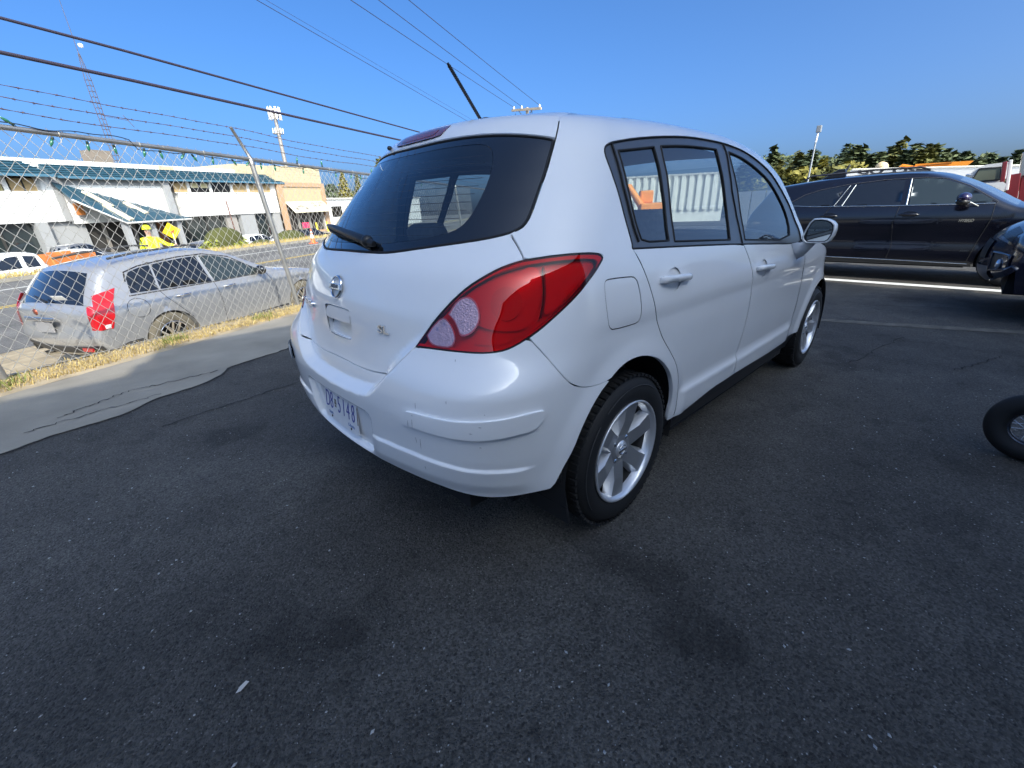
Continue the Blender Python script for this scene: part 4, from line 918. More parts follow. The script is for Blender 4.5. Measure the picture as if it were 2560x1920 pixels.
# ================================================================== GENERIC VEHICLE BODY
def untag(o):
    for k in ('label', 'category', 'group'):
        if k in o: del o[k]
    return o
def part(name, parent): o = thing(name, None, None); o.parent = parent; return untag(o)
def catmull(P, k=4):
    P = [np.array(p, float) for p in P]; out = []; n = len(P)
    for i in range(n-1):
        a, b, c, d = P[max(0, i-1)], P[i], P[i+1], P[min(n-1, i+2)]
        for j in range(k):
            t = j/k; out.append(.5*((2*b)+(-a+c)*t+(2*a-5*b+4*c-d)*t*t+(-a+3*b-3*c+d)*t**3))
    out.append(P[-1]); return np.array(out)
M_DKGLASS = mat('dark_tinted_glass', (.008, .010, .013), .03, spec=.6, coat=1, coat_rough=.01)
M_GRGLASS = mat('greenish_glass', (.030, .042, .042), .03, spec=.6, coat=1, coat_rough=.01)
class Body:
    """side outline (x, z) from rear foot over the roof to the front foot, swept across the width"""
    def __init__(s, outline, wz, px, arches, floor=.25, r=.07, bow_end=.10, bow_top=.03, k=4):
        s.O = catmull(outline, k); s.wz = _t(*zip(*wz)); s.px = _t(*zip(*px)); s.arches = arches; s.floor = floor; s.r = r
        d = np.gradient(s.O, axis=0); d /= np.linalg.norm(d, axis=1, keepdims=True)+1e-9
        s.N = np.stack([-d[:, 1], d[:, 0]], 1)     # outward for a path rear->top->front
        s.be, s.bt = bow_end, bow_top
    def w(s, x, z): return s.wz(z)*s.px(x)
    def strip_pt(s, i, yf, off=0):
        """point on the swept skin at outline index i, |yf|<=1 of the half width"""
        P, N = s.O[i], s.N[i]; a = abs(yf); W_ = float(s.w(P[0], P[1])); flat = 1-s.r/W_
        bow = (s.be*abs(N[0])+s.bt*abs(N[1]))*min(a/flat, 1)**2
        if a <= flat: q = P-N*bow+N*off; y = a*W_
        else:
            th = min(1, (a-flat)/(1-flat))*PI/2; q = P-N*(bow+s.r*(1-math.cos(th)))+N*off*math.cos(th); Wq = float(s.w(q[0], q[1])); y = (Wq-s.r)+s.r*math.sin(th)+off*math.sin(th)
        return Vector((q[0], math.copysign(y, yf) if yf else 0, q[1]))
    def shell(s, name, m, parent):
        b = MB(); n = len(s.O); flat = 1-s.r/float(s.w(1, .8)); ts = list(np.linspace(-flat, flat, 11)); cs = [flat+(1-flat)*t for t in (.34, .67, 1)]; ts = [-c for c in reversed(cs)]+ts+cs
        vs = [s.strip_pt(i, t) for i in range(n) for t in ts]; m_ = len(ts)
        b.add(vs, [(i*m_+j, i*m_+j+1, (i+1)*m_+j+1, (i+1)*m_+j) for i in range(n-1) for j in range(m_-1)], True)
        # sides
        for sg in (1, -1):
            E_ = [s.strip_pt(i, sg*1.0) for i in range(n)]; P = [(p.x, p.z) for p in E_]
            # bottom edge back from the front foot with the wheel openings cut in
            bot = []
            for (cx, cz, ra) in sorted(s.arches, key=lambda t: -t[0]):
                a0 = math.asin(max(-1, min(1, (s.floor-cz)/ra)))
                for k in range(15):
                    t = a0+(PI-2*a0)*k/14; bot.append((cx+ra*math.cos(t), cz+ra*math.sin(t)))
            P = P+[(P[-1][0]-.05, s.floor)]+bot+[(P[0][0]+.05, s.floor)]
            vs2, fs, loops = fill(np.array(P), [], .07)
            V = [Vector((x, sg*float(s.w(x, z)), z)) for x, z in vs2]; F_ = []
            for f in fs:
                a, c, d = V[f[0]], V[f[1]], V[f[2]]; nn = (c-a).cross(d-a); F_.append(tuple(int(q) for q in (f if nn.y*sg > 0 else f[::-1])))
            b.add(V, F_, True)
            # lip of each opening
            for (cx, cz, ra) in s.arches:
                L = [(cx+ra*math.cos(t), cz+ra*math.sin(t)) for t in np.linspace(-.25, PI+.25, 19)]
                b.add([Vector((x, sg*float(s.w(x, z)), z)) for x, z in L]+[Vector((x, sg*(float(s.w(x, z))-.12), z)) for x, z in L], [(i, i+1, 20+i, 19+i) for i in range(18)], True)
        o = b.build(name, m, parent, weld=True); return o
    def side(s, name, poly, m, parent, off=.004, g=.08, sg=1, flange=.006, smooth=True):
        poly = smoothpoly(np.array(poly, float), 1) if smooth else np.array(poly, float)
        vs, fs, loops = fill(poly, [], g); b = MB()
        V = [Vector((x, sg*(float(s.w(x, z))+off), z)) for x, z in vs]; F_ = []
        for f in fs:
            a, c, d = V[f[0]], V[f[1]], V[f[2]]; nn = (c-a).cross(d-a); F_.append(tuple(int(q) for q in (f if nn.y*sg > 0 else f[::-1])))
        b.add(V, F_, True); L = loops[0]; n = len(L)
        T = [Vector((x, sg*(float(s.w(x, z))+off), z)) for x, z in L]; b.add(T+[p-Vector((0, sg*(off+flange), 0)) for p in T], [(i, (i+1) % n, n+(i+1) % n, n+i) for i in range(n)])
        return b.build(name, m, parent)
    def line(s, name, pts, m, parent, sg=1, rad=.004, off=.0005):
        pts = resample(np.array(pts, float), .05, False); b = MB(); b.tube([Vector((x, sg*(float(s.w(x, z))+off), z)) for x, z in pts], rad, 5); return b.build(name, m, parent)
    def idx(s, x, z): return int(((s.O-np.array([x, z]))**2).sum(1).argmin())
    def band(s, name, p0, p1, m, parent, f0=.86, f1=.86, off=.004, ny=10, y0=None):
        """pane or panel on the swept skin between two outline points"""
        i0, i1 = s.idx(*p0), s.idx(*p1); b = MB(); n = i1-i0
        def fn(i, j):
            k = i0+int(round(i*n)); f = f0+(f1-f0)*i; t = (j*2-1)*f if y0 is None else y0[0]+(y0[1]-y0[0])*j
            return s.strip_pt(k, t, off)
        b.grid(fn, n, ny); me = b.build(name, m, parent, weld=True); return me
    def liners(s, parent):
        for (cx, cz, ra) in s.arches:
            for sg in (1, -1):
                b = MB(); W_ = float(s.w(cx, .5))
                lin = lambda i, j: Vector((cx+(ra+.01)*math.cos(-.25+i*(PI+.5)), sg*(W_-.04-.30*j), cz+(ra+.01)*math.sin(-.25+i*(PI+.5))))
                b.grid(lin, 16, 1); b.add([lin(i/16, 1) for i in range(17)], [tuple(range(17))]); b.build('arch_liner', M_DARK, parent)
        x0, x1 = s.O[0][0]+.12, s.O[-1][0]-.12; W_ = float(s.w(1, .5))-.32; b = MB(); b.b2((x0, -W_, s.floor-.03), (x1, W_, s.floor+.25)); b.b2((s.arches[0][0]+.5, -W_-.25, s.floor-.02), (s.arches[-1][0]-.5, W_+.25, s.floor+.2)); b.build('underbody', M_DARK, parent)
def simple_wheel(parent, c, side, rt, rr, w, mt, spokes=5, dust=None, rot=0):
    wt = part('wheel', parent); mw = Matrix.Translation(c) @ Matrix.Rotation(side*PI/2, 4, 'X'); h = w/2
    b = MB(); b.lathe([(rr-.005, h-.01), (rr+.01, h), (rt-.03, h-.002), (rt-.006, h-.03), (rt, h-.05), (rt, -h+.05), (rt-.03, -h)], 36, mw=mw); b.build('tyre', dust or M_RUBBER, wt)
    b = MB(); b.lathe([(rr, h-.004), (rr-.008, h+.002), (rr-.02, h-.02), (rr-.03, -h*.6)], 36, mw=mw)
    for k in range(spokes):
        q = mw @ Matrix.Rotation(rot+2*PI*k/spokes, 4, 'Z')
        for dy in (-.030, .030):
            P = [(rr*.10, dy-.02, h*.55), (rr*.10, dy+.02, h*.55), (rr-.012, dy*1.9+.016, h-.012), (rr-.012, dy*1.9-.016, h-.012)]
            b.add([q @ Vector(p) for p in P]+[q @ (Vector(p)-Vector((0, 0, .03))) for p in P], [(0, 3, 2, 1), (0, 1, 5, 4), (2, 3, 7, 6), (1, 2, 6, 5), (3, 0, 4, 7)])
    b.lathe([(rr*.24, h*.4), (rr*.22, h*.62), (.001, h*.66)], 18, mw=mw); b.build('rim', mt, wt)
    b = MB(); b.lathe([(rr-.02, -h*.3), (.001, -h*.3)], 24, mw=mw); b.build('brake_shade', M_DARK, wt)  # black disc standing in for shade inside the wheel
    return wt
def small_mirror(body, parent, x, z, m, sg, L=.2):
    b = MB(); y = float(body.w(x, z)); mw = Matrix.Translation((x, sg*(y+.12), z+.05)); b.sphere((0, 0, 0), (.075, .115, .085), 14, 9, mw=None)
    me = b.build('door_mirror', m, parent); me.data.transform(mw); b = MB(); b.box((x, sg*(y+.01), z), (.06, .10, .05)); b.build('mirror_foot', M_BLACKPL, me); return me

# ================================================================== FENCE
M_GALV = mat('galvanised', (.36, .355, .34), .42, metal=.75, var=.14, vscale=8)
M_WIRE = mat('fence_wire', (.38, .375, .36), .55, metal=.35)
M_RUST = mat('rusty_wire', (.10, .055, .05), .8)
fence = thing('chain_link_fence', 'chain link fence with leaning post and three barbed wires along the street', 'fence')
def fpt(a, b, z): return S2(a, b, z)
RAILZ = 2.0
def lean(a, z): return (a-.19*(z/2.0)*0, .0)
posts = [(-3.15, 0), (.10, 0), (3.25, 0), (6.4, 0)]
for a, _ in posts:
    pr = part('post', fence); base_ = S2(a, -.02, -.1); topp = S2(a-.155, .13, 1.97)
    b = MB(); b.tube([base_, base_.lerp(topp, .5), topp], .030, 14); b.build('post_tube', M_GALV, pr)
    b = MB(); arm = S2(a-.41, .06, 2.30); b.tube([topp+(base_-topp).normalized()*.06, topp, topp+Vector((0, 0, .03)), arm], [.036, .036, .022, .018], 10); b.build('barb_arm', M_GALV, pr)
    for t in (.86, .60, .35):
        q = base_.lerp(topp, t); b = MB(); b.tube([q-Vector((0, 0, .012)), q+Vector((0, 0, .012))], .0335, 12); b.tube([q, q+Vector((.05, -.04, 0))], .006, 6); b.build('tension_band', M_GALV, pr)
def rail_pt(a): return S2(a-.155*1.0, .135, RAILZ-.02)
b = MB(); b.tube([rail_pt(a) for a in np.linspace(-7, 9, 33)], .0215, 12); b.build('top_rail', M_GALV, fence)
b = MB(); b.tube([rail_pt(-1.02), rail_pt(-.80)], .0250, 12); b.build('rail_sleeve', M_GALV, fence)
for a in (-2.35, -1.92, -1.25, -.55, .45, .95, 1.6, 2.2):
    b = MB(); c = rail_pt(a); pts = [c+Vector((.004*math.sin(t*.5), .024*math.cos(t), .024*math.sin(t))) for t in np.linspace(0, 2*PI*1.05, 14)]+[c+Vector((0, -.02, -.07))]; b.tube(pts, .0028, 5); b.build('tie_wire', mat('tie', (.62, .58, .48), .5, metal=.3), fence)
# woven mesh: every wire zigzags between two columns and hooks its neighbours
Pw, Hh = .0525, .0585; rw_ = .0033
V = []; Fc = []
i0, i1 = int(-4.3/Pw), int(7.2/Pw); nz = 33
def fence_base(a, z):  # plane of the mesh leans a little with the posts
    t = z/2.0; return S2(a-.155*t*0, -.02+.15*t, z)
dirA = Vector((math.cos(TH), math.sin(TH), 0)); dirN = Vector((-math.sin(TH), math.cos(TH), 0))
for i in range(i0, i1):
    pts = []
    for j in range(nz+1):
        z = .03+j*Hh+.006*mnoise.noise(Vector((i*.13, j*.2, 2))); side = (i+j) % 2
        a = (i+side)*Pw*1.0+.004*mnoise.noise(Vector((i*.3, j*.15, 0))); pts.append(fence_base(a, z)+dirN*(.004 if side else -.004))
    # hooked end above the rail
    e = pts[-1]; pts += [e+Vector((0, 0, .030))+dirA*.010, e+Vector((0, 0, .055))-dirA*.008] if (i % 2 == 0) else []
    o = len(V)
    for k, p in enumerate(pts):
        d = (pts[min(k+1, len(pts)-1)]-pts[max(k-1, 0)]).normalized(); x = d.cross(dirN).normalized()*rw_; y = dirN*rw_
        V += [p+x, p+y, p-x, p-y]
    for k in range(len(pts)-1):
        for q in range(4): Fc.append((o+k*4+q, o+k*4+(q+1) % 4, o+(k+1)*4+(q+1) % 4, o+(k+1)*4+q))
me = bpy.data.meshes.new('woven_mesh'); me.from_pydata([tuple(p) for p in V], [], Fc); me.update(); me.polygons.foreach_set('use_smooth', [True]*len(Fc))
tag(link('woven_mesh', me, M_WIRE, fence), kind='stuff')
for k, (db, dz, da) in enumerate([(.12, .125, -.20), (.10, .215, -.27), (.07, .30, -.385)]):
    bw_ = part('barbed_wire', fence); b = MB(); pts = []
    for a in np.arange(-7, 9, .10):
        pts.append(S2(a+da, db, RAILZ+dz-.02*math.sin((a+.1)/3.15*PI)**2+.010*mnoise.noise(Vector((a*1.5, k*9, 0)))))
    for ph in (0, PI): b.tube([p+Vector((0, .0022*math.cos(i*2.2+ph), .0022*math.sin(i*2.2+ph))) for i, p in enumerate(pts)], .0021, 4, cap=False)
    b.build('strand', M_RUST, bw_)
    b = MB(); r_ = random.Random(k)
    for a in np.arange(-4, 6, .128):
        p = S2(a+da+.03*k, db, RAILZ+dz-.02*math.sin((a+.1+.03*k)/3.15*PI)**2+.010*mnoise.noise(Vector(((a+.03*k)*1.5, k*9, 0))))
        b.tube([p-dirA*.010, p+dirA*.010], .0052, 5)
        for q in range(4):
            v_ = Vector((r_.uniform(-.4, .4), r_.uniform(-1, 1), r_.uniform(-1, 1))).normalized()*.017; b.tube([p, p+v_], [.002, .0008], 3)
    tag(b.build('barbs', M_RUST, bw_), kind='stuff')
# string of green bulbs along the rail
lights = thing('string_lights', 'black cable with unlit green bulbs strung along the fence rail', 'string lights')
b = MB(); pts = []
for a in np.arange(-3.2, 6, .06):
    w_ = math.sin(a*7)+.6*math.sin(a*17+1); pts.append(rail_pt(a)+Vector((0, -.018+.006*w_, (.034 if a < -1.3 else -.036)+.012*w_-(.03*max(0, math.sin(a*3.1)) if a > 1.2 else 0))))
b.tube(pts, .0042, 6); b.build('cable', M_BLACKPL, lights)
M_BULB = mat('green_bulb', (.03, .16, .09), .15, coat=1)
M_SOCK = mat('green_socket', (.012, .03, .022), .5)
for a, up_, tl_ in [(-2.62, 1, -60), (-2.52, 0, 30), (-2.22, 1, -55), (-1.98, 0, 25), (-1.72, 0, 5), (-1.50, 0, -4), (-1.22, 0, 12), (-1.06, 0, -8), (-.80, 0, 40), (-.70, 0, -35), (-.45, 0, 6), (-.18, 0, -40), (.06, 0, 45), (.25, 0, 3), (.48, 0, -3), (.92, 1, 12), (1.02, 0, 5), (1.45, 1, -8), (1.75, 0, 8), (2.15, 0, 20), (2.4, 0, -8), (2.75, 1, 15), (3.3, 0, 5), (3.9, 0, -12), (4.6, 0, 9)]:
    bu = part('bulb', lights); q = Matrix.Translation(rail_pt(a)+Vector((0, -.02, .03 if up_ else -.04))) @ Matrix.Rotation(TH, 4, 'Z') @ Matrix.Rotation(R(tl_), 4, 'Y')
    if not up_: q = q @ Matrix.Rotation(PI, 4, 'X')
    bb = MB(); bb.lathe([(.010, -.01), (.011, .016), (.009, .018)], 9, mw=q); bb.build('socket', M_SOCK, bu)
    bb = MB(); bb.lathe([(.008, .016), (.0125, .028), (.0135, .042), (.010, .060), (.004, .074), (.0005, .078)], 9, mw=q); bb.build('glass', M_BULB, bu)

# ================================================================== SILVER SUV PARKED BELOW THE FENCE
M_SILVER = mat('silver_paint', (.46, .465, .475), .30, metal=.55, coat=1, coat_rough=.04)
M_TAILRED = mat('tail_red', (.50, .012, .018), .15, coat=1, coat_rough=.02)
M_GREYCLAD = mat('grey_cladding', (.055, .055, .056), .6)
M_DUSTY = mat('dusty_rubber', (.13, .115, .085), .9, var=.35, vscale=9)
srx = thing('silver_suv', 'silver suv parked on the street just beyond the chain link fence', 'suv', at(-.40, 3.02, STREET, 0, MF))
B = Body([(-.92, .34), (-1.0, .46), (-1.03, .62), (-1.00, .80), (-.985, .98), (-.93, 1.10), (-.80, 1.29), (-.66, 1.47), (-.57, 1.535), (-.45, 1.568), (0, 1.622), (.6, 1.655), (1.05, 1.640), (1.42, 1.565), (1.85, 1.36), (2.28, 1.15), (2.6, 1.10), (3.2, 1.01), (3.62, .90), (3.76, .74), (3.80, .52), (3.70, .34)],
    [(.2, .90), (.34, .925), (.5, .945), (.75, .955), (.95, .945), (1.06, .915), (1.2, .84), (1.4, .755), (1.55, .68), (1.7, .62)], [(-1.1, .90), (-.6, .965), (0, .995), (1.2, 1.0), (2.6, .985), (3.3, .93), (3.85, .82)],
    [(0, .385, .415), (2.807, .385, .415)], floor=.30, r=.075, bow_end=.07)
B.shell('body', M_SILVER, srx); B.liners(srx)
for sg in (1, -1):
    # grey lower cladding and arch lips
    B.side('sill_cladding', [(.42, .30), (.46, .40), (2.34, .40), (2.38, .30)], M_GREYCLAD, srx, off=.010, sg=sg, smooth=False)
    B.side('rear_cladding', [(-.88, .34), (-.90, .44), (-.62, .50), (-.44, .50), (-.42, .34)], M_GREYCLAD, srx, off=.010, sg=sg, smooth=False)
    B.side('quarter_window', [(-.36, 1.14), (-.28, 1.40), (-.10, 1.455), (.10, 1.475), (.02, 1.125)], M_DKGLASS, srx, sg=sg)
    B.side('rear_side_window', [(.05, 1.125), (.13, 1.478), (.55, 1.51), (.86, 1.515), (.88, 1.10)], M_DKGLASS, srx, sg=sg)
    B.side('front_side_window', [(.93, 1.10), (.92, 1.515), (1.12, 1.50), (1.40, 1.42), (1.74, 1.24), (1.92, 1.10), (1.6, 1.09)], M_GRGLASS, srx, sg=sg)
    for L in ([(.36, .62), (.22, .80), (.06, 1.0), (.02, 1.10)], [(.90, 1.10), (.93, .8), (.92, .42)], [(1.98, 1.10), (2.12, .8), (2.10, .45)]): B.line('door_seam', L, M_GASKET, srx, sg)
    B.line('belt_trim', [(-.40, 1.11), (.9, 1.088), (1.98, 1.082)], M_GREYCLAD, srx, sg, .010)
    B.line('window_trim', [(-.33, 1.30), (-.28, 1.425), (-.05, 1.485), (.55, 1.535), (1.0, 1.535), (1.42, 1.44), (1.95, 1.10)], M_GASKET, srx, sg, .009)
    for x in (.30, 1.13):
        y = float(B.w(x, .985)); b = MB(); b.tube([(x-.10, sg*(y+.005), .985), (x-.08, sg*(y+.04), .988), (x+.10, sg*(y+.04), .992), (x+.12, sg*(y+.005), .992)], .015, 8); b.build('door_handle', M_CHROME, srx)
    th_ = np.linspace(0, 2*PI, 29)
    if sg < 0: B.line('fuel_flap_seam', [(-.36+.145*math.cos(t), .93+.135*math.sin(t)) for t in th_], M_GASKET, srx, sg, .0035)
    # tall blade tail lamp wrapping the corner
    tl = part('tail_lamp', srx)
    B.side('lamp_side', [(-.885, .74), (-.875, 1.02), (-.80, 1.19), (-.50, 1.245), (-.62, 1.08), (-.70, .86), (-.76, .73)], M_TAILRED, tl, off=.010, sg=sg, smooth=False)
    B.band('lamp_rear', (-1.01, .74), (-.925, 1.105), M_TAILRED, tl, off=.006, ny=5, y0=(sg*.90, sg*.995))
    b = MB(); b.box((-.81, sg*(float(B.w(-.81, .77))+.008), .77), (.07, .012, .05)); b.build('clear_tip', mat('lamp_clear', (.8, .8, .8), .2, coat=1), tl)
    small_mirror(B, srx, 1.80, 1.10, M_CHROME if False else M_DKGLASS, sg)
    b = MB(); b.tube([(-.35, sg*.62, 1.625), (0, sg*.63, 1.665), (.8, sg*.63, 1.70), (1.05, sg*.62, 1.67)], .016, 8); b.build('roof_rail', M_GREYCLAD, srx)
B.band('rear_window', (-.925, 1.12), (-.64, 1.485), M_DKGLASS, srx, .84, .78)
B.band('windscreen', (1.45, 1.55), (2.26, 1.16), M_DKGLASS, srx, .86, .88)
B.band('bumper_cladding', (-.96, .38), (-1.01, .50), M_GREYCLAD, srx, .95, .95, off=.012)
b = MB(); b.box((-1.075, 0, .905), (.03, .64, .05)); b.build('plate_brow', M_CHROME, srx, bevel=.008)
b = MB(); b.box((-1.055, 0, .80), (.02, .34, .17)); b.build('licence_plate', mat('plate_dull', (.30, .30, .31), .5), srx)
b = MB(); b.lathe([(.045, 0), (.045, .012), (.001, .014)], 6, mw=Matrix.Translation((-1.075, 0, 1.005)) @ Matrix.Rotation(-PI/2, 4, 'Y')); b.build('badge', mat('badge_red_gold', (.35, .10, .06), .3, metal=.6), srx)
b = MB(); b.tube([(-1.0, -.18, 1.13), (-.96, .12, 1.20)], [.018, .008], 8); b.build('rear_wiper', M_BLACKPL, srx)
b = MB(); b.box((-.905, -.30, 1.155), (.004, .22, .12), (0, R(-34), R(8))); b.build('white_sheet', mat('sheet_white', (.85, .85, .83), .8), srx)  # small white sheet set against the rear window
b = MB(); b.box((-.985, -.60, .46), (.02, .22, .05)); b.build('reflector', M_TAILRED, srx)
for sx in (-.45, .45):
    b = MB(); b.tube([(-.80, sx, .33), (-1.0, sx, .34)], .04, 12); b.build('exhaust_tip', M_CHROME, srx)
for cx in (0, 2.807):
    for sg in (1, -1): simple_wheel(srx, Vector((cx, sg*.83, .385)), -sg, .385, .248, .24, M_CHROME, 6, dust=M_DUSTY, rot=.2)

# ================================================================== STREET WORKER
M_HIVIS = mat('hi_vis_yellow', (.72, .80, .02), .75, var=.08, vscale=20)
M_SKIN = mat('skin', (.52, .32, .24), .6); M_REFL = mat('reflective_orange', (.85, .45, .12), .5)
wk = thing('person', 'road worker in yellow high visibility suit and helmet holding up a diamond sign', 'person', at(5.50, 11.0, STREET, R(-118), MF))
def skin_mesh(name, J, E_, m, parent, sub=2):
    me = bpy.data.meshes.new(name); me.from_pydata([j[0] for j in J], E_, []); o = link(name, me, m, parent)
    md = o.modifiers.new('skin', 'SKIN'); md.use_smooth_shade = True
    for k, j in enumerate(J):
        r_ = j[1]; me.skin_vertices[0].data[k].radius = r_ if isinstance(r_, tuple) else (r_, r_)
    me.skin_vertices[0].data[0].use_root = True
    sb_ = o.modifiers.new('sub', 'SUBSURF'); sb_.levels = sub; sb_.render_levels = sub
    dg = bpy.context.evaluated_depsgraph_get(); dg.update(); me2 = bpy.data.meshes.new_from_object(o.evaluated_get(dg)); o.modifiers.clear(); o.data = me2
    return o
# local: x forward (face), y left, z up; the left arm holds the paddle out
J = [((0, 0, .95), (.17, .15)), ((.02, 0, 1.15), (.19, .16)), ((.02, 0, 1.38), (.21, .14)), ((.02, 0, 1.50), (.09, .09)), ((.04, 0, 1.58), (.065, .065)), ((.05, 0, 1.68), (.10, .09)), ((.05, 0, 1.76), (.095, .09)),
     ((0, .20, 1.43), .085), ((.10, .40, 1.24), .068), ((.30, .56, 1.20), .055), ((.36, .60, 1.21), .042),
     ((0, -.20, 1.43), .085), ((-.02, -.29, 1.16), .068), ((.06, -.27, .92), .055), ((.09, -.26, .84), .042),
     ((0, .11, .86), .12), ((.02, .13, .50), .095), ((0, .13, .12), .075), ((.12, .14, .05), .055),
     ((0, -.11, .86), .12), ((.02, -.13, .50), .095), ((0, -.13, .12), .075), ((.12, -.14, .05), .055)]
Ed = [(0, 1), (1, 2), (2, 3), (3, 4), (4, 5), (5, 6), (2, 7), (7, 8), (8, 9), (9, 10), (2, 11), (11, 12), (12, 13), (13, 14), (0, 15), (15, 16), (16, 17), (17, 18), (0, 19), (19, 20), (20, 21), (21, 22)]
bo = skin_mesh('body', J, Ed, M_HIVIS, wk)
bo.data.materials.append(M_SKIN); bo.data.materials.append(M_RUBBER); bo.data.materials.append(M_REFL)
for p in bo.data.polygons:
    c = p.center
    if c.z > 1.53: p.material_index = 1
    elif (c - Vector((.37, .61, 1.21))).length < .075 or (c-Vector((.09, -.26, .82))).length < .08: p.material_index = 1
    elif c.z < .12: p.material_index = 2
    elif 1.06 < c.z < 1.11 or (abs(abs(c.y)-.12) < .028 and c.z > 1.1 and abs(c.y) < .2): p.material_index = 3
b = MB(); hm = Matrix.Translation((.045, 0, 1.755)); b.lathe([(.128, 0), (.124, .012), (.115, .018), (.112, .06), (.09, .105), (.05, .130), (.001, .137)], 20, mw=hm @ Matrix.Diagonal((1.15, 1, 1, 1))); b.box((.165, 0, 1.762), (.06, .13, .010)); b.build('helmet', M_HIVIS, wk)
for sy in (.035, -.035): b = MB(); b.sphere((.142, sy, 1.70), .012, 8, 6); b.build('eye', M_BLACKPL, wk)
b = MB(); b.sphere((.158, 0, 1.665), (.022, .014, .02), 8, 6); b.build('nose', M_SKIN, wk)
b = MB()
for k in range(4): b.tube([(.345+.012*k, .555+.01*k, 1.215+.012*k), (.40+.008*k, .60, 1.222+.012*k), (.392, .635, 1.218+.012*k)], [.010, .009, .008], 6)
b.tube([(.35, .60, 1.20), (.375, .585, 1.245), (.40, .60, 1.26)], [.011, .009, .008], 6); b.build('hand', M_SKIN, wk)
b = MB(); b.tube([(.02, .0, 1.44), (.20, .02, 1.30), (.18, -.01, 1.20)], [.004, .01, .006], 6); b.build('jacket_opening', M_BLACKPL, wk)
sg_ = thing('sign', 'yellow diamond warning sign on a white staff held by the road worker', 'sign', at(5.50, 11.0, STREET, R(-118), MF))
b = MB(); b.tube([(.385, .615, .45), (.375, .615, 1.62)], .014, 8); b.build('staff', mat('white_staff', (.8, .8, .78), .4), sg_)
sgm = frame3((.372, .60, 1.66), Matrix.Rotation(R(62), 3, 'Z') @ Vector((1, 0, 0)), (0, 0, 1)) @ Matrix.Rotation(R(7), 4, 'Z')
b = MB(); b.prism([(0, -.27), (.27, 0), (0, .27), (-.27, 0)], -.006, .006, mw=sgm); b.build('panel', mat('sign_yellow', (.95, .62, .01), .5), sg_)
for s_ in (.0075, -.0075):
    b = MB(); fg = [(-.10, -.03), (-.05, .01), (.0, -.005), (.06, .03), (.11, .02), (.06, -.05), (.10, -.10), (.05, -.09), (.02, -.05), (-.03, -.09), (-.06, -.07), (-.03, -.03)]; b.prism(fg, s_-.0012, s_+.0012, mw=sgm); b.build('symbol', mat('sign_symbol', (.30, .10, .02), .6), sg_)
# ================================================================== BUILDINGS ACROSS THE STREET (frame a, b, c; facade at b = FB)
FB = 33.0; KB = FB/30.0
M_STUC = mat('white_stucco', (.74, .74, .72), .9, var=.03, vscale=2, bump=.15, bscale=60)
M_BLUEROOF = mat('blue_metal_roof', (.028, .080, .115), .42, metal=.15, var=.07, vscale=1.5)
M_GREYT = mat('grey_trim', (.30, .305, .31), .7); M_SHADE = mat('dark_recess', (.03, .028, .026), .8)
M_BLIND = mat('tan_blind', (.42, .30, .15), .8, var=.1, vscale=2); M_WINDK = mat('window_dark', (.016, .014, .013), .04, coat=.8)
M_SHOP = mat('shop_glass', (.020, .028, .030), .03, coat=1); M_CREAM = mat('cream_block', (.50, .42, .27), .85, var=.05, vscale=3)
M_TANP = mat('tan_panel', (.46, .35, .21), .85, var=.04, vscale=3); M_BROWN = mat('tan_brown_frame', (.42, .27, .16), .8, var=.08, vscale=6)
bld = thing('office_building', 'white two storey office building with blue metal roof eaves and sloping entrance canopy', 'building', MF)
GZ = -1.74
def bx(name, lo, hi, m, parent=bld, bevel=0): b = MB(); b.b2(lo, hi); return b.build(name, m, parent, bevel=bevel)
# main wall behind everything, ground floor recess
bx('parapet_wall', (-2, FB+1.2, GZ), (31.6, FB+14, 5.05), M_STUC)
def eave(name, a0, a1, b0, z0, z1, depth=2.0, cut0=0, cut1=0):
    """standing ribbed mansard strip, sloping back; its ends slant"""
    e = part(name, bld); b = MB()
    P = [Vector((a0, b0, z0)), Vector((a1, b0, z0)), Vector((a1-cut1, b0+depth, z1)), Vector((a0+cut0, b0+depth, z1))]
    b.add(P, [(0, 1, 2, 3)]); b.add(P+[Vector((a0, FB+1.2, z0)), Vector((a1, FB+1.2, z0))], [(0, 4, 5, 1)]); b.add([P[1], P[2], Vector((a1, FB+1.2, z0))], [(0, 2, 1)]); b.add([P[0], P[3], Vector((a0, FB+1.2, z0))], [(0, 1, 2)])
    b.build('roof_sheet', M_BLUEROOF, e)
    n = 5
    for k in range(n):
        t = (k+.5)/n; b = MB(); p0, p1 = P[0].lerp(P[3], t), P[1].lerp(P[2], t); b.tube([p0+Vector((0, -.02, .03)), p1+Vector((0, -.02, .03))], .045, 5); b.build('rib', M_BLUEROOF, e)
    b = MB(); b.b2((a0, b0-.05, z0-.13), (a1, b0+.06, z0+.02)); b.build('fascia', mat('fascia_blue', (.06, .15, .22), .5), e)
    return e
eave('roof_eave', -2, 15.0, FB-.75, 3.98, 4.80, 1.3, 0, .9)
eave('roof_eave', 15.25, 34.3, FB-.5, 3.93, 4.72, 1.5, 0, .9)
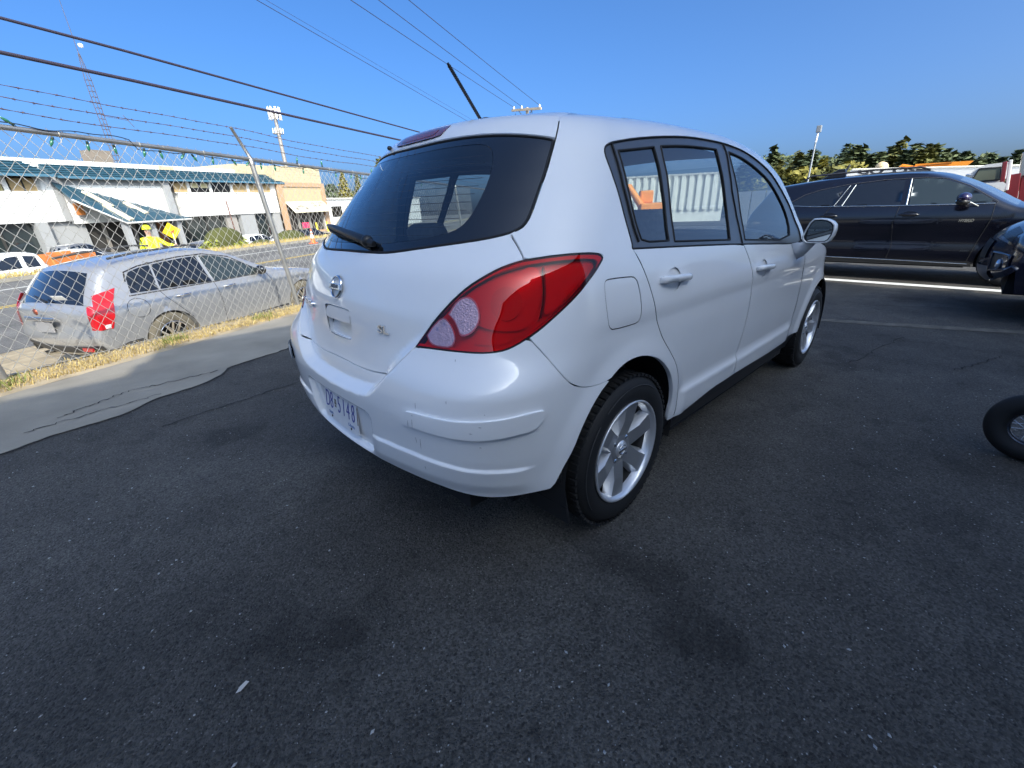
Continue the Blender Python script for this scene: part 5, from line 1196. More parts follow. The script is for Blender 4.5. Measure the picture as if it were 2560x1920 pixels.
# upper storey, left block: windows with white mullions
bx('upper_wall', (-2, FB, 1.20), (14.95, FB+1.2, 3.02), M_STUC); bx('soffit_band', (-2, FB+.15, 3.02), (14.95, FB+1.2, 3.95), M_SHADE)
bx('end_pilaster', (14.2, FB-.02, 3.02), (14.95, FB+.6, 3.90), M_STUC); bx('grey_return', (14.95, FB-.05, 1.2), (15.35, FB+1.2, 3.95), M_GREYT)
for k, (a0, a1, m_) in enumerate([(4.2, 7.0, M_WINDK), (7.2, 10.0, M_WINDK), (10.3, 12.6, M_WINDK), (12.95, 14.2, M_BLIND)]):
    w_ = part('window', bld); b = MB(); b.b2((a0, FB+.06, 3.04), (a1, FB+.10, 3.78)); b.build('pane', m_, w_)
    b = MB(); b.b2((a1, FB-.02, 3.02), (a1+.22, FB+.12, 3.90)); b.build('mullion', M_STUC, w_); b = MB(); b.b2(((a0+a1)/2-.04, FB+.03, 3.04), ((a0+a1)/2+.04, FB+.12, 3.78)); b.build('sash', M_SHADE, w_)
    b = MB(); b.b2((a0, FB-.05, 2.96), (a1, FB+.08, 3.04)); b.build('sill', M_STUC, w_)
b = MB(); b.b2((11.2, FB+.045, 3.06), (12.55, FB+.058, 3.76)); b.build('blind', mat('olive_blind', (.30, .26, .13), .8), bld)
# ground floor left: show window between grey posts
w_ = part('shop_window', bld); b = MB(); b.b2((-2, FB+.5, GZ), (13.4, FB+.56, 1.20)); b.build('pane', M_SHOP, w_)
for a in (-1, 2.2, 5.4, 8.6, 11.6): b = MB(); b.b2((a, FB+.40, GZ), (a+.10, FB+.50, 1.2)); b.build('mullion', M_SHADE, w_)
bx('post', (13.3, FB-.1, GZ), (13.9, FB+.6, 1.2), M_GREYT); bx('grey_wall', (13.9, FB+.3, GZ), (16.1, FB+.6, 1.25), M_GREYT)
# centre: white upper wall, grey band, canopy
bx('upper_wall', (15.4, FB, 1.0), (22.0, FB+1.2, 3.45), M_STUC); bx('grey_band', (15.4, FB-.03, 3.45), (22.0, FB+1.2, 3.92), M_GREYT)
bx('grey_pier', (22.0, FB-.25, 1.0), (22.5, FB+1.2, 3.92), M_GREYT)
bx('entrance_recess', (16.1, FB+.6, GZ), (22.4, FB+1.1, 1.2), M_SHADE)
cn = part('canopy', bld)
A0 = [Vector((15.2, FB+.1, 3.55)), Vector((15.2, FB-4.2, 1.95-.9)), Vector((22.3, FB-1.0, 1.05)), Vector((22.3, FB+.1, 1.35))]
A1, A2, A3, A4 = Vector((15.0, FB-.1, 3.60)), Vector((14.9, FB-1.6, 2.55)), Vector((16.6, FB-3.2, 1.0)), Vector((22.6, FB-1.4, 1.02))
A5 = Vector((21.9, FB-.05, 1.50))
b = MB(); b.add([A1, A2, A3, A4, A5], [(0, 1, 2, 3, 4)]); b.add([p-Vector((0, 0, .14)) for p in (A1, A2, A3, A4, A5)], [(4, 3, 2, 1, 0)])
pts = [A1, A2, A3, A4, A5]; b.add(pts+[p-Vector((0, 0, .14)) for p in pts], [(i, 5+i, 5+i+1, i+1) for i in range(4)]); b.build('canopy_roof', M_BLUEROOF, cn)
nr = (A3-A2).cross(A4-A3).normalized(); nr = nr if nr.z > 0 else -nr
b = MB()
for k in range(1, 9):
    t = k/9; p0, p1 = A1.lerp(A5, t), A3.lerp(A4, t); b.tube([p0+nr*.03, p1+nr*.03], .03, 5)
b.build('canopy_ribs', M_BLUEROOF, cn)
b = MB(); b.tube([A2-Vector((0, 0, .08)), A3-Vector((0, 0, .08)), A4-Vector((0, 0, .08))], .07, 6); b.build('canopy_fascia', mat('pale_fascia', (.55, .55, .53), .6), cn)
for s0, t0, s1, t1 in ((.12, .18, .12, .60), (.06, .58, .06, .98), (.42, .30, .42, .76)):
    def cp(s, t): return (A1.lerp(A5, s)).lerp(A3.lerp(A4, s), t)
    p, q = cp(s0, t0), cp(s1, t1); e1 = (A4-A3).normalized()*.34; b = MB(); d_ = nr*.16
    L = [p, q, q+e1, p+e1]; b.add([x+d_ for x in L]+L, [(0, 1, 2, 3), (0, 4, 5, 1), (1, 5, 6, 2), (2, 6, 7, 3), (3, 7, 4, 0)]); b.build('skylight', mat('skylight_cream', (.78, .66, .46), .5), cn)
for a, bb_ in ((16.75, FB-2.9), (18.9, FB-2.2), (21.3, FB-1.6)): b = MB(); b.b2((a-.17, bb_, GZ), (a+.17, bb_+.34, 1.0)); b.build('canopy_post', M_GREYT, cn)
for a in (17.2, 19.2, 20.8): b = MB(); b.b2((a, FB+.45, GZ), (a+.16, FB+.6, 1.1)); b.build('entrance_mullion', mat('grey_brown', (.22, .20, .18), .7), bld)
bx('entrance_wood', (20.95, FB+.40, GZ), (21.5, FB+.58, 1.0), mat('wood_door', (.24, .09, .03), .6)); bx('entrance_wood', (15.6, FB-.4, 1.55), (16.0, FB-.2, 2.3), mat('wood_orange', (.45, .16, .04), .6))
# right wing: six windows over a white band
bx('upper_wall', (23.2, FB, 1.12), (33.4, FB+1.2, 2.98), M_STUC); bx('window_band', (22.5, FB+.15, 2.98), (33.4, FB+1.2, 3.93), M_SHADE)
bx('end_pilaster', (32.9, FB-.03, 2.98), (33.4, FB+.7, 3.9), M_STUC)
for a0, a1, m_ in [(23.0, 24.1, M_BLIND), (24.45, 26.1, M_WINDK), (26.45, 28.2, M_WINDK), (28.5, 30.0, M_BLIND), (30.3, 31.65, M_BLIND), (31.85, 32.8, M_BLIND)]:
    w_ = part('window', bld); b = MB(); b.b2((a0, FB+.06, 3.0), (a1, FB+.10, 3.72)); b.build('pane', m_, w_); b = MB(); b.b2((a1+.02, FB-.02, 2.98), (a1+.24, FB+.12, 3.9)); b.build('mullion', M_STUC, w_)
    b = MB(); b.b2((a0-.05, FB-.05, 2.93), (a1+.05, FB+.05, 3.0)); b.build('sill', M_STUC, w_)
for a0 in (24.5, 25.4): bx('blind', (a0, FB+.045, 3.35), (a0+.62, FB+.058, 3.72), mat('cream_blind', (.62, .55, .32), .8))
w_ = part('shop_window', bld); b = MB(); b.b2((22.5, FB+.55, GZ), (33.3, FB+.6, 1.12)); b.build('pane', M_SHOP, w_)
for a in (23.4, 25.2, 26.7, 30.6, 31.8): b = MB(); b.b2((a, FB+.45, GZ), (a+.09, FB+.55, 1.1)); b.build('mullion', M_SHADE, w_)
bx('grey_wall', (27.2, FB+.3, GZ), (28.3, FB+.62, 1.1), mat('grey_warm', (.30, .28, .26), .8)); bx('grey_wall', (28.6, FB+.1, GZ), (30.2, FB+.62, 1.1), M_GREYT); bx('grey_wall', (32.5, FB+.1, GZ), (33.4, FB+.62, 1.1), M_GREYT)
b = MB(); b.tube([(26.35, FB-1.4, GZ), (26.2, FB-1.4, 2.3)], .05, 8); tag(b.build('sign_post', mat('rusty_post', (.16, .07, .05), .8), mw=MF), 'thin rusty brown post in front of the white office wall', 'post')
# roof things
b = MB(); b.b2((19.3, FB+2.2, 5.0), (20.6, FB+3.4, 5.95)); tag(b.build('roof_unit', mat('unit_brown', (.18, .15, .12), .7), mw=MF), 'brown air conditioning unit on the white office roof', 'roof unit')
b = MB(); b.b2((23.1, FB+1.12, 4.55), (24.3, FB+1.19, 5.0)); b.build('vent_grille', M_CREAM, bld)
# beige shop to the right
GS = -1.15
shop = thing('beige_shop', 'beige block shop with brown frame and cream awning beside the office building', 'building', MF)
S0, S1 = 33.4, 40.2; FS = FB-.4
def sx(name, lo, hi, m, parent=shop): return bx(name, lo, hi, m, parent)
sx('upper_wall', (30.2, FS+1.3, GS), (S1, FS+12, 5.55), M_CREAM); sx('fascia_wall', (S0+.1, FS+.1, 3.95), (S1-.1, FS+1.3, 5.50), M_CREAM)
bs = part('block_course', shop)
for zi in range(6):
    z = 4.02+zi*.24
    for k in range(11):
        a = S0+.25+k*.60+(.3 if zi % 2 else 0)
        if a+.56 > S1-.15: continue
        b = MB(); b.b2((a, FS+.075, z), (a+.56, FS+.10, z+.205)); b.build('block', M_CREAM, bs)
sx('frame_top', (S0-.05, FS-.06, 3.55), (S1+.05, FS+.2, 3.95), M_BROWN)
for a in (S0-.05, S1-.55): sx('frame_side', (a, FS-.06, GS), (a+.6, FS+.2, 3.55), M_BROWN)
sx('sign_panel', (S0+.55, FS+.05, 2.0), (S1-.55, FS+.2, 3.55), M_TANP)
aw = part('awning', shop); b = MB(); b.add([Vector((S0+.5, FS+.05, 2.12)), Vector((S1-.5, FS+.05, 2.12)), Vector((S1-.35, FS-.9, 1.05)), Vector((S0+.65, FS-.9, 1.05))], [(0, 3, 2, 1)]); b.add([Vector((S0+.65, FS-.9, 1.05)), Vector((S1-.35, FS-.9, 1.05)), Vector((S1-.35, FS-.9, .98)), Vector((S0+.65, FS-.9, .98))], [(0, 3, 2, 1)])
b.build('canvas', mat('cream_canvas', (.60, .56, .40), .8), aw)
awm = frame3(((S0+S1)/2, FS-.425, 1.585), (1, 0, 0), Vector((0, .95, 1.07))); M_INK = mat('awning_ink', (.20, .18, .15), .7)
for t, x, y, sz in (('CAR TUNES', 1.55, .42, .42), ('655 9075', 1.50, .03, .42)): lettering(t, sz, M_INK, aw, awm @ Matrix.Translation((x, y, .02)) @ Matrix.Diagonal((1.05, 1, 1, 1)), name='awning_lettering', depth=.004)
b = MB()   # drawing of a car
b.prism([(-2.5, -.30), (-2.4, -.12), (-1.9, -.05), (-1.5, .15), (-.9, .16), (-.5, -.02), (-.1, -.08), (.0, -.30)], .015, .022, mw=awm); b.build('car_drawing', mat('awning_grey', (.42, .39, .30), .7), aw)
b = MB()
for x in (-2.0, -.6): b.lathe([(.16, .025), (.001, .025)], 14, mw=awm @ Matrix.Translation((x, -.30, 0)))
b.prism([(-1.8, -.03), (-1.45, .12), (-.95, .13), (-.65, -.02)], .024, .03, mw=awm); b.build('car_drawing', M_INK, aw)
sx('doorway', (S0+.55, FS+.3, GS), (S1-.55, FS+1.2, 1.9), mat('deep_brown', (.02, .016, .014), .8)); sx('plinth', (S0-.3, FS-2.2, -1.8), (S1+.8, FS+.4, GS), mat('shop_pavement', (.30, .25, .19), .9))
sx('step', (S0+.55, FS+.1, GS), (S1-.55, FS+.4, GS+.2), M_BROWN)
for a in np.arange(S0+.9, S1-.7, .34): b = MB(); b.tube([(a, FS+.22, GS+.25), (a, FS+.22, 1.0)], .022, 5); b.build('bar', mat('grey_bar', (.20, .19, .18), .6), shop)
for a in (35.4, 37.05, 39.3): sx('door_post', (a, FS+.12, GS), (a+.16, FS+.3, 1.05), mat('post_grey', (.30, .28, .25), .7))
for a in (36.35, 38.05): b = MB(); b.tube([(a, FS-1.3, GS), (a, FS-1.3, GS+1.05)], .10, 12); tag(b.build('bollard', mat('bollard_yellow', (.80, .66, .05), .5), mw=MF), 'yellow bollard on the left in front of the beige shop doorway' if a < 37 else 'yellow bollard on the right in front of the beige shop doorway', 'bollard', 'yellow bollards by the shop')
b = MB(); b.b2((34.2, FS-1.6, GS), (34.95, FS-1.35, GS+1.15)); pk = tag(b.build('sandwich_board', mat('pink_board', (.75, .04, .12), .6, var=.5, vscale=9), mw=MF @ Matrix.Translation((0, 0, 0))), 'pink red sandwich board standing at the corner of the beige shop', 'sign')
b = MB(); b.b2((41.5, FB+6, 3.9), (43.6, FB+6.2, 5.35)); b.b2((42.4, FB+6.05, -.8), (42.7, FB+6.15, 3.9)); tag(b.build('billboard', M_BLUEROOF, mw=MF), 'blue sign board standing behind the beige shop', 'sign')
# low white building and red-brown shed farther right
wb_ = thing('low_building', 'long low white building beyond the beige shop', 'building', MF)
bx('wall', (42, FB+4, GZ), (70, FB+12, 2.35), M_STUC, wb_); bx('roof_edge', (41.8, FB+3.8, 2.35), (70.2, FB+12, 2.55), mat('pale_edge', (.62, .60, .56), .7), wb_)
for a in np.arange(43, 60, 3.2): bx('window', (a, FB+3.93, .2), (a+2.0, FB+4.0, 1.5), M_WINDK, wb_)
# far end of the street: corrugated white shed seen through the car windows
M_CORR = mat('white_corrugated', (.72, .71, .66), .6)
sh = thing('corrugated_shed', 'white corrugated metal shed at the far end of the street', 'building', at(57, -5.0, 0, R(-90), MF))
b = MB(); b.b2((-7, 0, -3), (7, 8, 3.3)); b.build('wall', M_CORR, sh)
for k, x in enumerate(np.arange(-7, 7, .9)): b = MB(); b.b2((x, -.3, -.6), (x+.42, .0, 3.25)); b.build('corrugation', M_CORR, sh)
bx('roof', (-7.2, -.3, 3.3), (7.2, 8.2, 3.5), mat('shed_roof', (.5, .5, .48), .6), sh)
ex_ = thing('excavator', 'orange excavator standing in front of the white corrugated shed', 'excavator', at(33, -4.0, -.36, R(100), MF))
M_ORANGE = mat('machine_orange', (.85, .28, .02), .5)
b = MB(); b.b2((-1.2, -1, -.8), (1.2, 1, -.1)); b.build('tracks', M_BLACKPL, ex_, bevel=.2); b = MB(); b.b2((-1.3, -1, 0), (.7, 1, 1.1)); b.b2((-.3, -.9, 1.1), (.7, .2, 2.0)); b.build('house', M_ORANGE, ex_, bevel=.1)
b = MB(); b.tube([(.6, .4, .9), (1.6, .4, 2.3), (2.6, .4, 2.4)], [.3, .25, .2], 6); b.tube([(2.6, .4, 2.4), (3.1, .4, .8)], [.18, .12], 6); b.build('boom', M_ORANGE, ex_)
# ================================================================== FAR CARS
def simple_car(name, label, cat, mw, m, outline, wins, wheels, wz=None, px=None, rt=.31, group=None, glass=M_DKGLASS, panes=(), lamps=True, floor=.24, extra=None):
    c = thing(name, label, cat, mw, group)
    xs = [p[0] for p in outline]; L0, L1 = min(xs), max(xs)
    hmax = max(p[1] for p in outline)
    bo_ = Body(outline, wz or [(.2, .80), (.4, .85), (.7, .87), (.9, .85), (1.0, .80), (1.2, .72), (hmax, .58), (hmax+.1, .55)], px or [(L0, .84), (L0+.5, .96), ((L0+L1)/2, 1), (L1-.7, .96), (L1, .80)], [(w_, rt, rt+.045) for w_ in wheels], floor=floor, r=.07, bow_end=.12, k=3)
    bo_.shell('body', m, c); bo_.liners(c)
    for sg in (1, -1):
        for P in wins: bo_.side('side_window', P, glass, c, g=.15, sg=sg)
    for nm, p0, p1 in panes: bo_.band(nm, p0, p1, glass, c, .86, .84, ny=4)
    for w_ in wheels:
        for sg in (1, -1): simple_wheel(c, Vector((w_, sg*(float(bo_.w(w_, .4))-.11), rt)), -sg, rt, rt*.66, .2, M_ALLOY, 5)
    if lamps:
        for sg in (1, -1): bo_.side('tail_lamp', [(L0+.06, .72), (L0+.06, .90), (L0+.26, .88), (L0+.28, .76)], M_TAILRED, c, off=.01, g=.1, sg=sg)
    return c, bo_
HATCH = [(-.72, .30), (-.80, .5), (-.78, .8), (-.70, 1.0), (-.42, 1.36), (-.2, 1.44), (.5, 1.50), (1.1, 1.47), (1.4, 1.38), (2.1, .99), (2.8, .88), (3.2, .74), (3.3, .5), (3.2, .3)]
HWIN = [[(-.35, 1.02), (-.2, 1.33), (.15, 1.38), (.2, 1.0)], [(.26, 1.0), (.22, 1.385), (.85, 1.40), (.9, .98)], [(.96, .98), (.92, 1.40), (1.2, 1.36), (1.75, 1.02), (1.75, .98)]]
HPAN = [('rear_window', (-.68, 1.02), (-.44, 1.34)), ('windscreen', (1.42, 1.36), (2.08, 1.0))]
SEDAN = [(-1.0, .30), (-1.08, .5), (-1.05, .8), (-.95, .95), (-.5, 1.0), (.0, 1.30), (.4, 1.40), (.9, 1.43), (1.3, 1.38), (2.05, .98), (2.8, .88), (3.35, .75), (3.45, .5), (3.35, .3)]
SWIN = [[(-.25, 1.02), (.1, 1.27), (.75, 1.35), (.78, .98)], [(.84, .98), (.8, 1.355), (1.15, 1.33), (1.7, 1.02), (1.7, .97)]]
SPAN = [('rear_window', (-.48, 1.01), (-.02, 1.28)), ('windscreen', (1.32, 1.37), (2.02, 1.0))]
M_WCAR = mat('far_white_paint', (.80, .80, .80), .3, coat=1); M_NAVY = mat('far_navy_paint', (.02, .035, .07), .25, metal=.2, coat=1); M_BLKCAR = mat('far_black_paint', (.012, .012, .014), .25, coat=1); M_GREYCAR = mat('far_grey_paint', (.22, .22, .225), .3, metal=.4, coat=1)
FG = -1.75
simple_car('parked_car', 'white hatchback parked behind the hedges below the office building', 'car', at(21.0, 24.6, FG, 0, MF), M_WCAR, HATCH, HWIN, [0, 2.5], panes=HPAN, group='cars across the street')
simple_car('parked_car', 'dark blue car parked right of the white hatchback across the street', 'car', at(25.6, 26.2, FG-.1, 0, MF), M_NAVY, SEDAN, SWIN, [0, 2.65], panes=SPAN, group='cars across the street')
simple_car('parked_car', 'black car parked in front of the beige shop steps', 'car', at(31.2, 28.6, FG-.15, 0, MF), M_BLKCAR, HATCH, HWIN, [0, 2.5], panes=HPAN, group='cars across the street')
simple_car('parked_car', 'silver grey sedan roof showing above the green hedge', 'car', at(16.4, 24.0, FG, 0, MF), M_GREYCAR, SEDAN, SWIN, [0, 2.65], panes=SPAN, group='cars across the street')
simple_car('parked_suv', 'grey suv parked by the entrance canopy behind the white pickup', 'suv', at(11.4, 27.6, FG, R(20), MF), M_GREYCAR, [(x, z*1.18) for x, z in HATCH], [[(x, z*1.18) for x, z in w_] for w_ in HWIN], [0, 2.5], rt=.34, panes=[(a, (b[0], b[1]*1.18), (c[0], c[1]*1.18)) for a, b, c in HPAN], group='cars across the street')
simple_car('parked_car', 'white car parked behind the orange boards of the pickup', 'car', at(9.4, 24.0, FG, 0, MF), M_WCAR, [(x, z*1.1) for x, z in HATCH], [[(x, z*1.1) for x, z in w_] for w_ in HWIN], [0, 2.5], panes=[(a, (b[0], b[1]*1.1), (c[0], c[1]*1.1)) for a, b, c in HPAN], group='cars across the street')
simple_car('parked_car', 'dark car parked before the left show windows', 'car', at(4.6, 28.0, FG, 0, MF), M_BLKCAR, [(x, z*1.15) for x, z in HATCH], [[(x, z*1.15) for x, z in w_] for w_ in HWIN], [0, 2.5], panes=[], group='cars across the street')
# white pickup with boarded load, nose to the left
PK = [(-1.25, .45), (-1.30, .6), (-1.28, 1.05), (-1.2, 1.10), (-.4, 1.11), (.5, 1.11), (.62, 1.16), (.74, 1.62), (.95, 1.78), (1.5, 1.83), (2.0, 1.78), (2.2, 1.68), (2.75, 1.18), (3.3, 1.10), (3.95, 1.0), (4.1, .75), (4.08, .5), (3.95, .42)]
pk_, pb_ = simple_car('pickup_truck', 'white pickup truck carrying orange plywood side boards', 'pickup', at(8.15, 22.0, FG+.02, PI, MF), M_WCAR, PK, [[(.98, 1.18), (1.02, 1.62), (1.42, 1.68), (1.45, 1.18)], [(1.62, 1.18), (1.58, 1.68), (2.05, 1.66), (2.55, 1.22), (2.5, 1.16)]], [0, 3.2], rt=.38, panes=[('windscreen', (2.22, 1.66), (2.72, 1.2))], wz=[(.3, .85), (.5, .93), (.8, .96), (1.1, .94), (1.2, .90), (1.7, .76), (1.9, .70)], floor=.45)
M_PLY = mat('orange_plywood', (.42, .13, .03), .7, var=.3, vscale=2.2)
for sg in (1, -1):
    for k, (x0, x1) in enumerate(((-1.2, -.2), (-.17, .72))):
        b = MB(); b.b2((x0, sg*.90-.015, 1.08), (x1, sg*.90+.015, 1.62-.05*k)); b.build('side_board', M_PLY, pk_)
        b = MB(); b.box(((x0+x1)/2+.25, sg*.925, 1.32), (.06, .03, .62), (0, R(8), 0)); b.build('board_batten', mat('batten', (.45, .24, .08), .8), pk_)
# hedges and cone
M_HEDGE = mat('hedge_leaves', (.21, .23, .035), .7, var=.5, vscale=6)
def leaf_mass(name, label, cat, mw, shape, n, leaf, m, seed, group=None, core=None):
    t = thing(name, label, cat, mw, group); r_ = random.Random(seed); v = []; f = []
    for i in range(n):
        p, nrm = shape(r_); e1 = Vector((r_.gauss(0, 1), r_.gauss(0, 1), r_.gauss(0, 1))).normalized(); e2 = (nrm+Vector((r_.gauss(0, .5), r_.gauss(0, .5), r_.gauss(0, .5)))).cross(e1).normalized(); s_ = leaf*r_.uniform(.5, 1.4); o = len(v)
        v += [p-e1*s_, p+e2*s_*.6, p+e1*s_, p-e2*s_*.6]; f.append((o, o+1, o+2, o+3))
    b = MB(); b.add(v, f); b.build('foliage', m, t)
    if core: b = MB(); b.sphere((0, 0, core[2]*.8), [c*.85 for c in core], 14, 8); b.build('twigs', mat('hedge_core', (.06, .065, .015), .9), t)
    return t
def lump(rx, ry, rz):
    def fn(r_):
        t, q = r_.uniform(0, 2*PI), math.acos(r_.uniform(-.2, 1)); k = r_.uniform(.82, 1.08)*(1+.18*math.sin(3*t+q*4)); n_ = Vector((math.sin(q)*math.cos(t), math.sin(q)*math.sin(t), math.cos(q))); return Vector((n_.x*rx*k, n_.y*ry*k, max(0, n_.z*rz*k+.05))), n_
    return fn
leaf_mass('hedge', 'long low yellow green hedge on the verge in front of the office building', 'hedge', at(16.1, 20.7, -1.05, 0, MF), lump(1.55, .7, .95), 2600, .10, M_HEDGE, 1, 'hedges across the street', (1.55, .7, .95))
leaf_mass('hedge', 'yellow green hedge on the verge right of the white hatchback', 'hedge', at(21.6, 20.9, -1.35, 0, MF), lump(1.75, .7, .80), 2600, .10, M_HEDGE, 2, 'hedges across the street', (1.75, .7, .80))
leaf_mass('hedge', 'small yellow hedge between the two larger hedges', 'hedge', at(18.6, 20.5, -1.25, 0, MF), lump(1.2, .6, .5), 1300, .09, M_HEDGE, 3, 'hedges across the street', (1.2, .6, .5))
cn_ = thing('traffic_cone', 'orange and white traffic cone standing on the road edge', 'cone', at(19.6, 17.1, STREET+.01, 0, MF))
b = MB(); b.b2((-.2, -.2, 0), (.2, .2, .04)); b.build('foot', mat('cone_orange', (.90, .16, .03), .5), cn_)
for z0, z1, m_ in ((.04, .34, 'cone_orange'), (.34, .58, 'cone_white'), (.58, .66, 'cone_orange'), (.66, .78, 'cone_white'), (.78, .92, 'cone_orange')):
    q = lambda z: .155-.125*z/.92; b = MB(); b.lathe([(q(z0), z0), (q(z1), z1)]+([(.001, z1)] if z1 > .9 else []), 16); b.build('cone_band', MATS.get(m_) or mat('cone_white', (.85, .85, .83), .5), cn_)
# ================================================================== DARK BLUE SUV ON THE RIGHT (side on, nose to the right)
M_NAVYP = mat('navy_paint', (.004, .004, .009), .22, metal=.15, coat=1, coat_rough=.012)
M_SUNCHROME = mat('window_chrome', (.72, .70, .64), .12, metal=1)  # chrome tinted cream, its sunlit glint put into the colour
hl = thing('navy_suv', 'dark navy hybrid suv parked side on beyond the white car bonnet', 'suv', at(9.32, .85, 0, -PI/2))
H = Body([(-.95, .42), (-1.06, .60), (-1.08, .85), (-1.04, 1.05), (-.95, 1.22), (-.78, 1.47), (-.62, 1.58), (-.3, 1.63), (.3, 1.685), (1.0, 1.70), (1.5, 1.695), (1.78, 1.66), (2.02, 1.58), (2.35, 1.42), (2.72, 1.20), (2.95, 1.13), (3.4, 1.05), (3.75, .92), (3.85, .70), (3.84, .5), (3.72, .36)],
    [(.2, .90), (.34, .935), (.5, .950), (.62, .938), (.8, .955), (.95, .965), (1.08, .955), (1.165, .925), (1.3, .855), (1.5, .76), (1.62, .69), (1.75, .62)], [(-1.1, .90), (-.6, .965), (0, .995), (1.2, 1.0), (2.8, .985), (3.4, .93), (3.9, .80)], [(0, .38, .41), (2.85, .38, .41)], floor=.27, r=.085, bow_end=.14)
H.shell('body', M_NAVYP, hl); H.liners(hl)
for sg in (1, -1):
    H.side('quarter_window', [(-.22, 1.235), (-.05, 1.36), (.22, 1.455), (.46, 1.505), (.60, 1.515), (.47, 1.20), (.05, 1.21)], M_DKGLASS, hl, sg=sg, smooth=False)
    H.side('pillar_panel', [(.50, 1.20), (.63, 1.515), (.70, 1.52), (.60, 1.195)], M_FRIT, hl, sg=sg, smooth=False, off=.003)
    H.side('rear_side_window', [(.63, 1.195), (.73, 1.525), (1.10, 1.56), (1.36, 1.565), (1.40, 1.18)], M_DKGLASS, hl, sg=sg, smooth=False)
    H.side('front_side_window', [(1.51, 1.178), (1.46, 1.565), (1.68, 1.56), (1.85, 1.53), (2.10, 1.42), (2.42, 1.22), (2.40, 1.175)], M_GRGLASS, hl, sg=sg, smooth=False)
    for L, r_ in (([(-.26, 1.225), (.2, 1.195), (1.4, 1.172), (2.46, 1.168)], .009), ([(.50, 1.195), (.645, 1.52)], .007), ([(.615, 1.192), (.72, 1.525)], .009), ([(1.475, 1.18), (1.435, 1.565)], .013)): H.line('chrome_trim', L, M_SUNCHROME, hl, sg, r_)
    H.line('window_trim', [(-.24, 1.25), (.0, 1.40), (.24, 1.475), (.6, 1.535), (1.1, 1.577), (1.6, 1.577), (1.88, 1.54), (2.14, 1.42), (2.48, 1.19)], mat('dark_trim', (.16, .15, .14), .3, metal=.6), hl, sg, .006)
    for L in ([(1.40, 1.17), (1.37, .9), (1.43, .55), (1.40, .33)], [(2.46, 1.165), (2.47, .95), (2.40, .6), (2.36, .33)], [(.47, 1.19), (.36, 1.0), (.42, .72), (.52, .55)]): H.line('door_seam', L, M_GASKET, hl, sg, .004)
    for x in (.46, 1.53):
        y = float(H.w(x, 1.04)); b = MB(); b.tube([(x-.11, sg*(y+.004), 1.035), (x-.08, sg*(y+.038), 1.04), (x+.10, sg*(y+.038), 1.035), (x+.13, sg*(y+.004), 1.03)], [.012, .016, .016, .012], 8); b.build('door_handle', M_NAVYP, hl)
        q = [(x+.02+.10*math.cos(t), 1.035+.05*math.sin(t)) for t in np.linspace(0, 2*PI, 17)[:-1]]; H.side('handle_cup', q, mat('navy_cup_shade', (.003, .003, .006), .3), hl, off=.002, sg=sg, smooth=False)  # flat ellipse in darker navy, the cup's shade painted on
    H.side('sill_cladding', [(.42, .27), (.44, .345), (2.40, .345), (2.43, .27)], M_BLACKPL, hl, off=.012, sg=sg, smooth=False)
    H.line('sill_trim', [(.46, .35), (1.4, .335), (2.38, .31)], M_SUNCHROME, hl, sg, .008, off=.010)
    mr_ = part('door_mirror', hl); y = float(H.w(2.18, 1.2)); b = MB(); mwm = Matrix.Translation((2.12, sg*(y+.20), 1.235)); b.sphere((0, 0, .02), (.085, .15, .075), 16, 10); me = b.build('mirror_cap', mat('mirror_violet', (.030, .022, .075), .15, metal=.3, coat=1), mr_); me.data.transform(mwm)
    b = MB(); b.sphere((0, 0, -.035), (.080, .145, .05), 16, 8); me = b.build('mirror_base', M_BLACKPL, mr_); me.data.transform(mwm)
    b = MB(); b.tube([(2.05, sg*(y+.34), 1.215), (2.10, sg*(y+.20), 1.20), (2.20, sg*(y+.10), 1.19), (2.30, sg*(y+.01), 1.13)], [.008, .012, .012, .010], 6); b.build('mirror_strip', M_SUNCHROME, mr_)
    if sg < 0:
        fm = frame3((2.215, -(float(H.w(2.2, .93))+.004), .935), (1, 0, 0), (0, 0, 1)); lettering('HYBRID', .060, M_SUNCHROME, hl, fm @ Matrix.Diagonal((.78, 1, 1, 1)), depth=.003, bold=.001, shear=.25)
        fm = frame3((2.30, -(float(H.w(2.3, .45))+.004), .50), (1, 0, 0), (0, 0, 1)); lettering('AWD', .040, M_SUNCHROME, hl, fm, depth=.003, shear=.25)
    else:
        fm = frame3((2.215, float(H.w(2.2, .93))+.004, .935), (-1, 0, 0), (0, 0, 1)); lettering('HYBRID', .060, M_SUNCHROME, hl, fm @ Matrix.Diagonal((.78, 1, 1, 1)), depth=.003, bold=.001, shear=.25)
    b = MB(); b.tube([(-.1, sg*.60, 1.66), (.0, sg*.61, 1.715), (.9, sg*.61, 1.745), (1.5, sg*.61, 1.735), (1.62, sg*.60, 1.69)], .015, 8); b.build('roof_rail', mat('rail_dark', (.05, .05, .055), .4), hl)
H.band('windscreen', (2.0, 1.59), (2.70, 1.21), mat('pale_windscreen', (.10, .14, .18), .05, coat=1), hl, .88, .9)
H.band('rear_window', (-.93, 1.24), (-.78, 1.47), M_DKGLASS, hl, .84, .8)
b = MB(); b.prism([(-.38, 0), (-.12, .16), (-.02, .16), (.02, 0)], -.03, .03, mw=Matrix.Translation((.40, .0, 1.675)) @ Matrix.Rotation(PI/2, 4, 'X')); b.build('roof_fin', M_NAVYP, hl, bevel=.01)
for cx in (0, 2.85):
    for sg in (1, -1): simple_wheel(hl, Vector((cx, sg*.83, .38)), -sg, .38, .245, .24, M_ALLOY, 5)
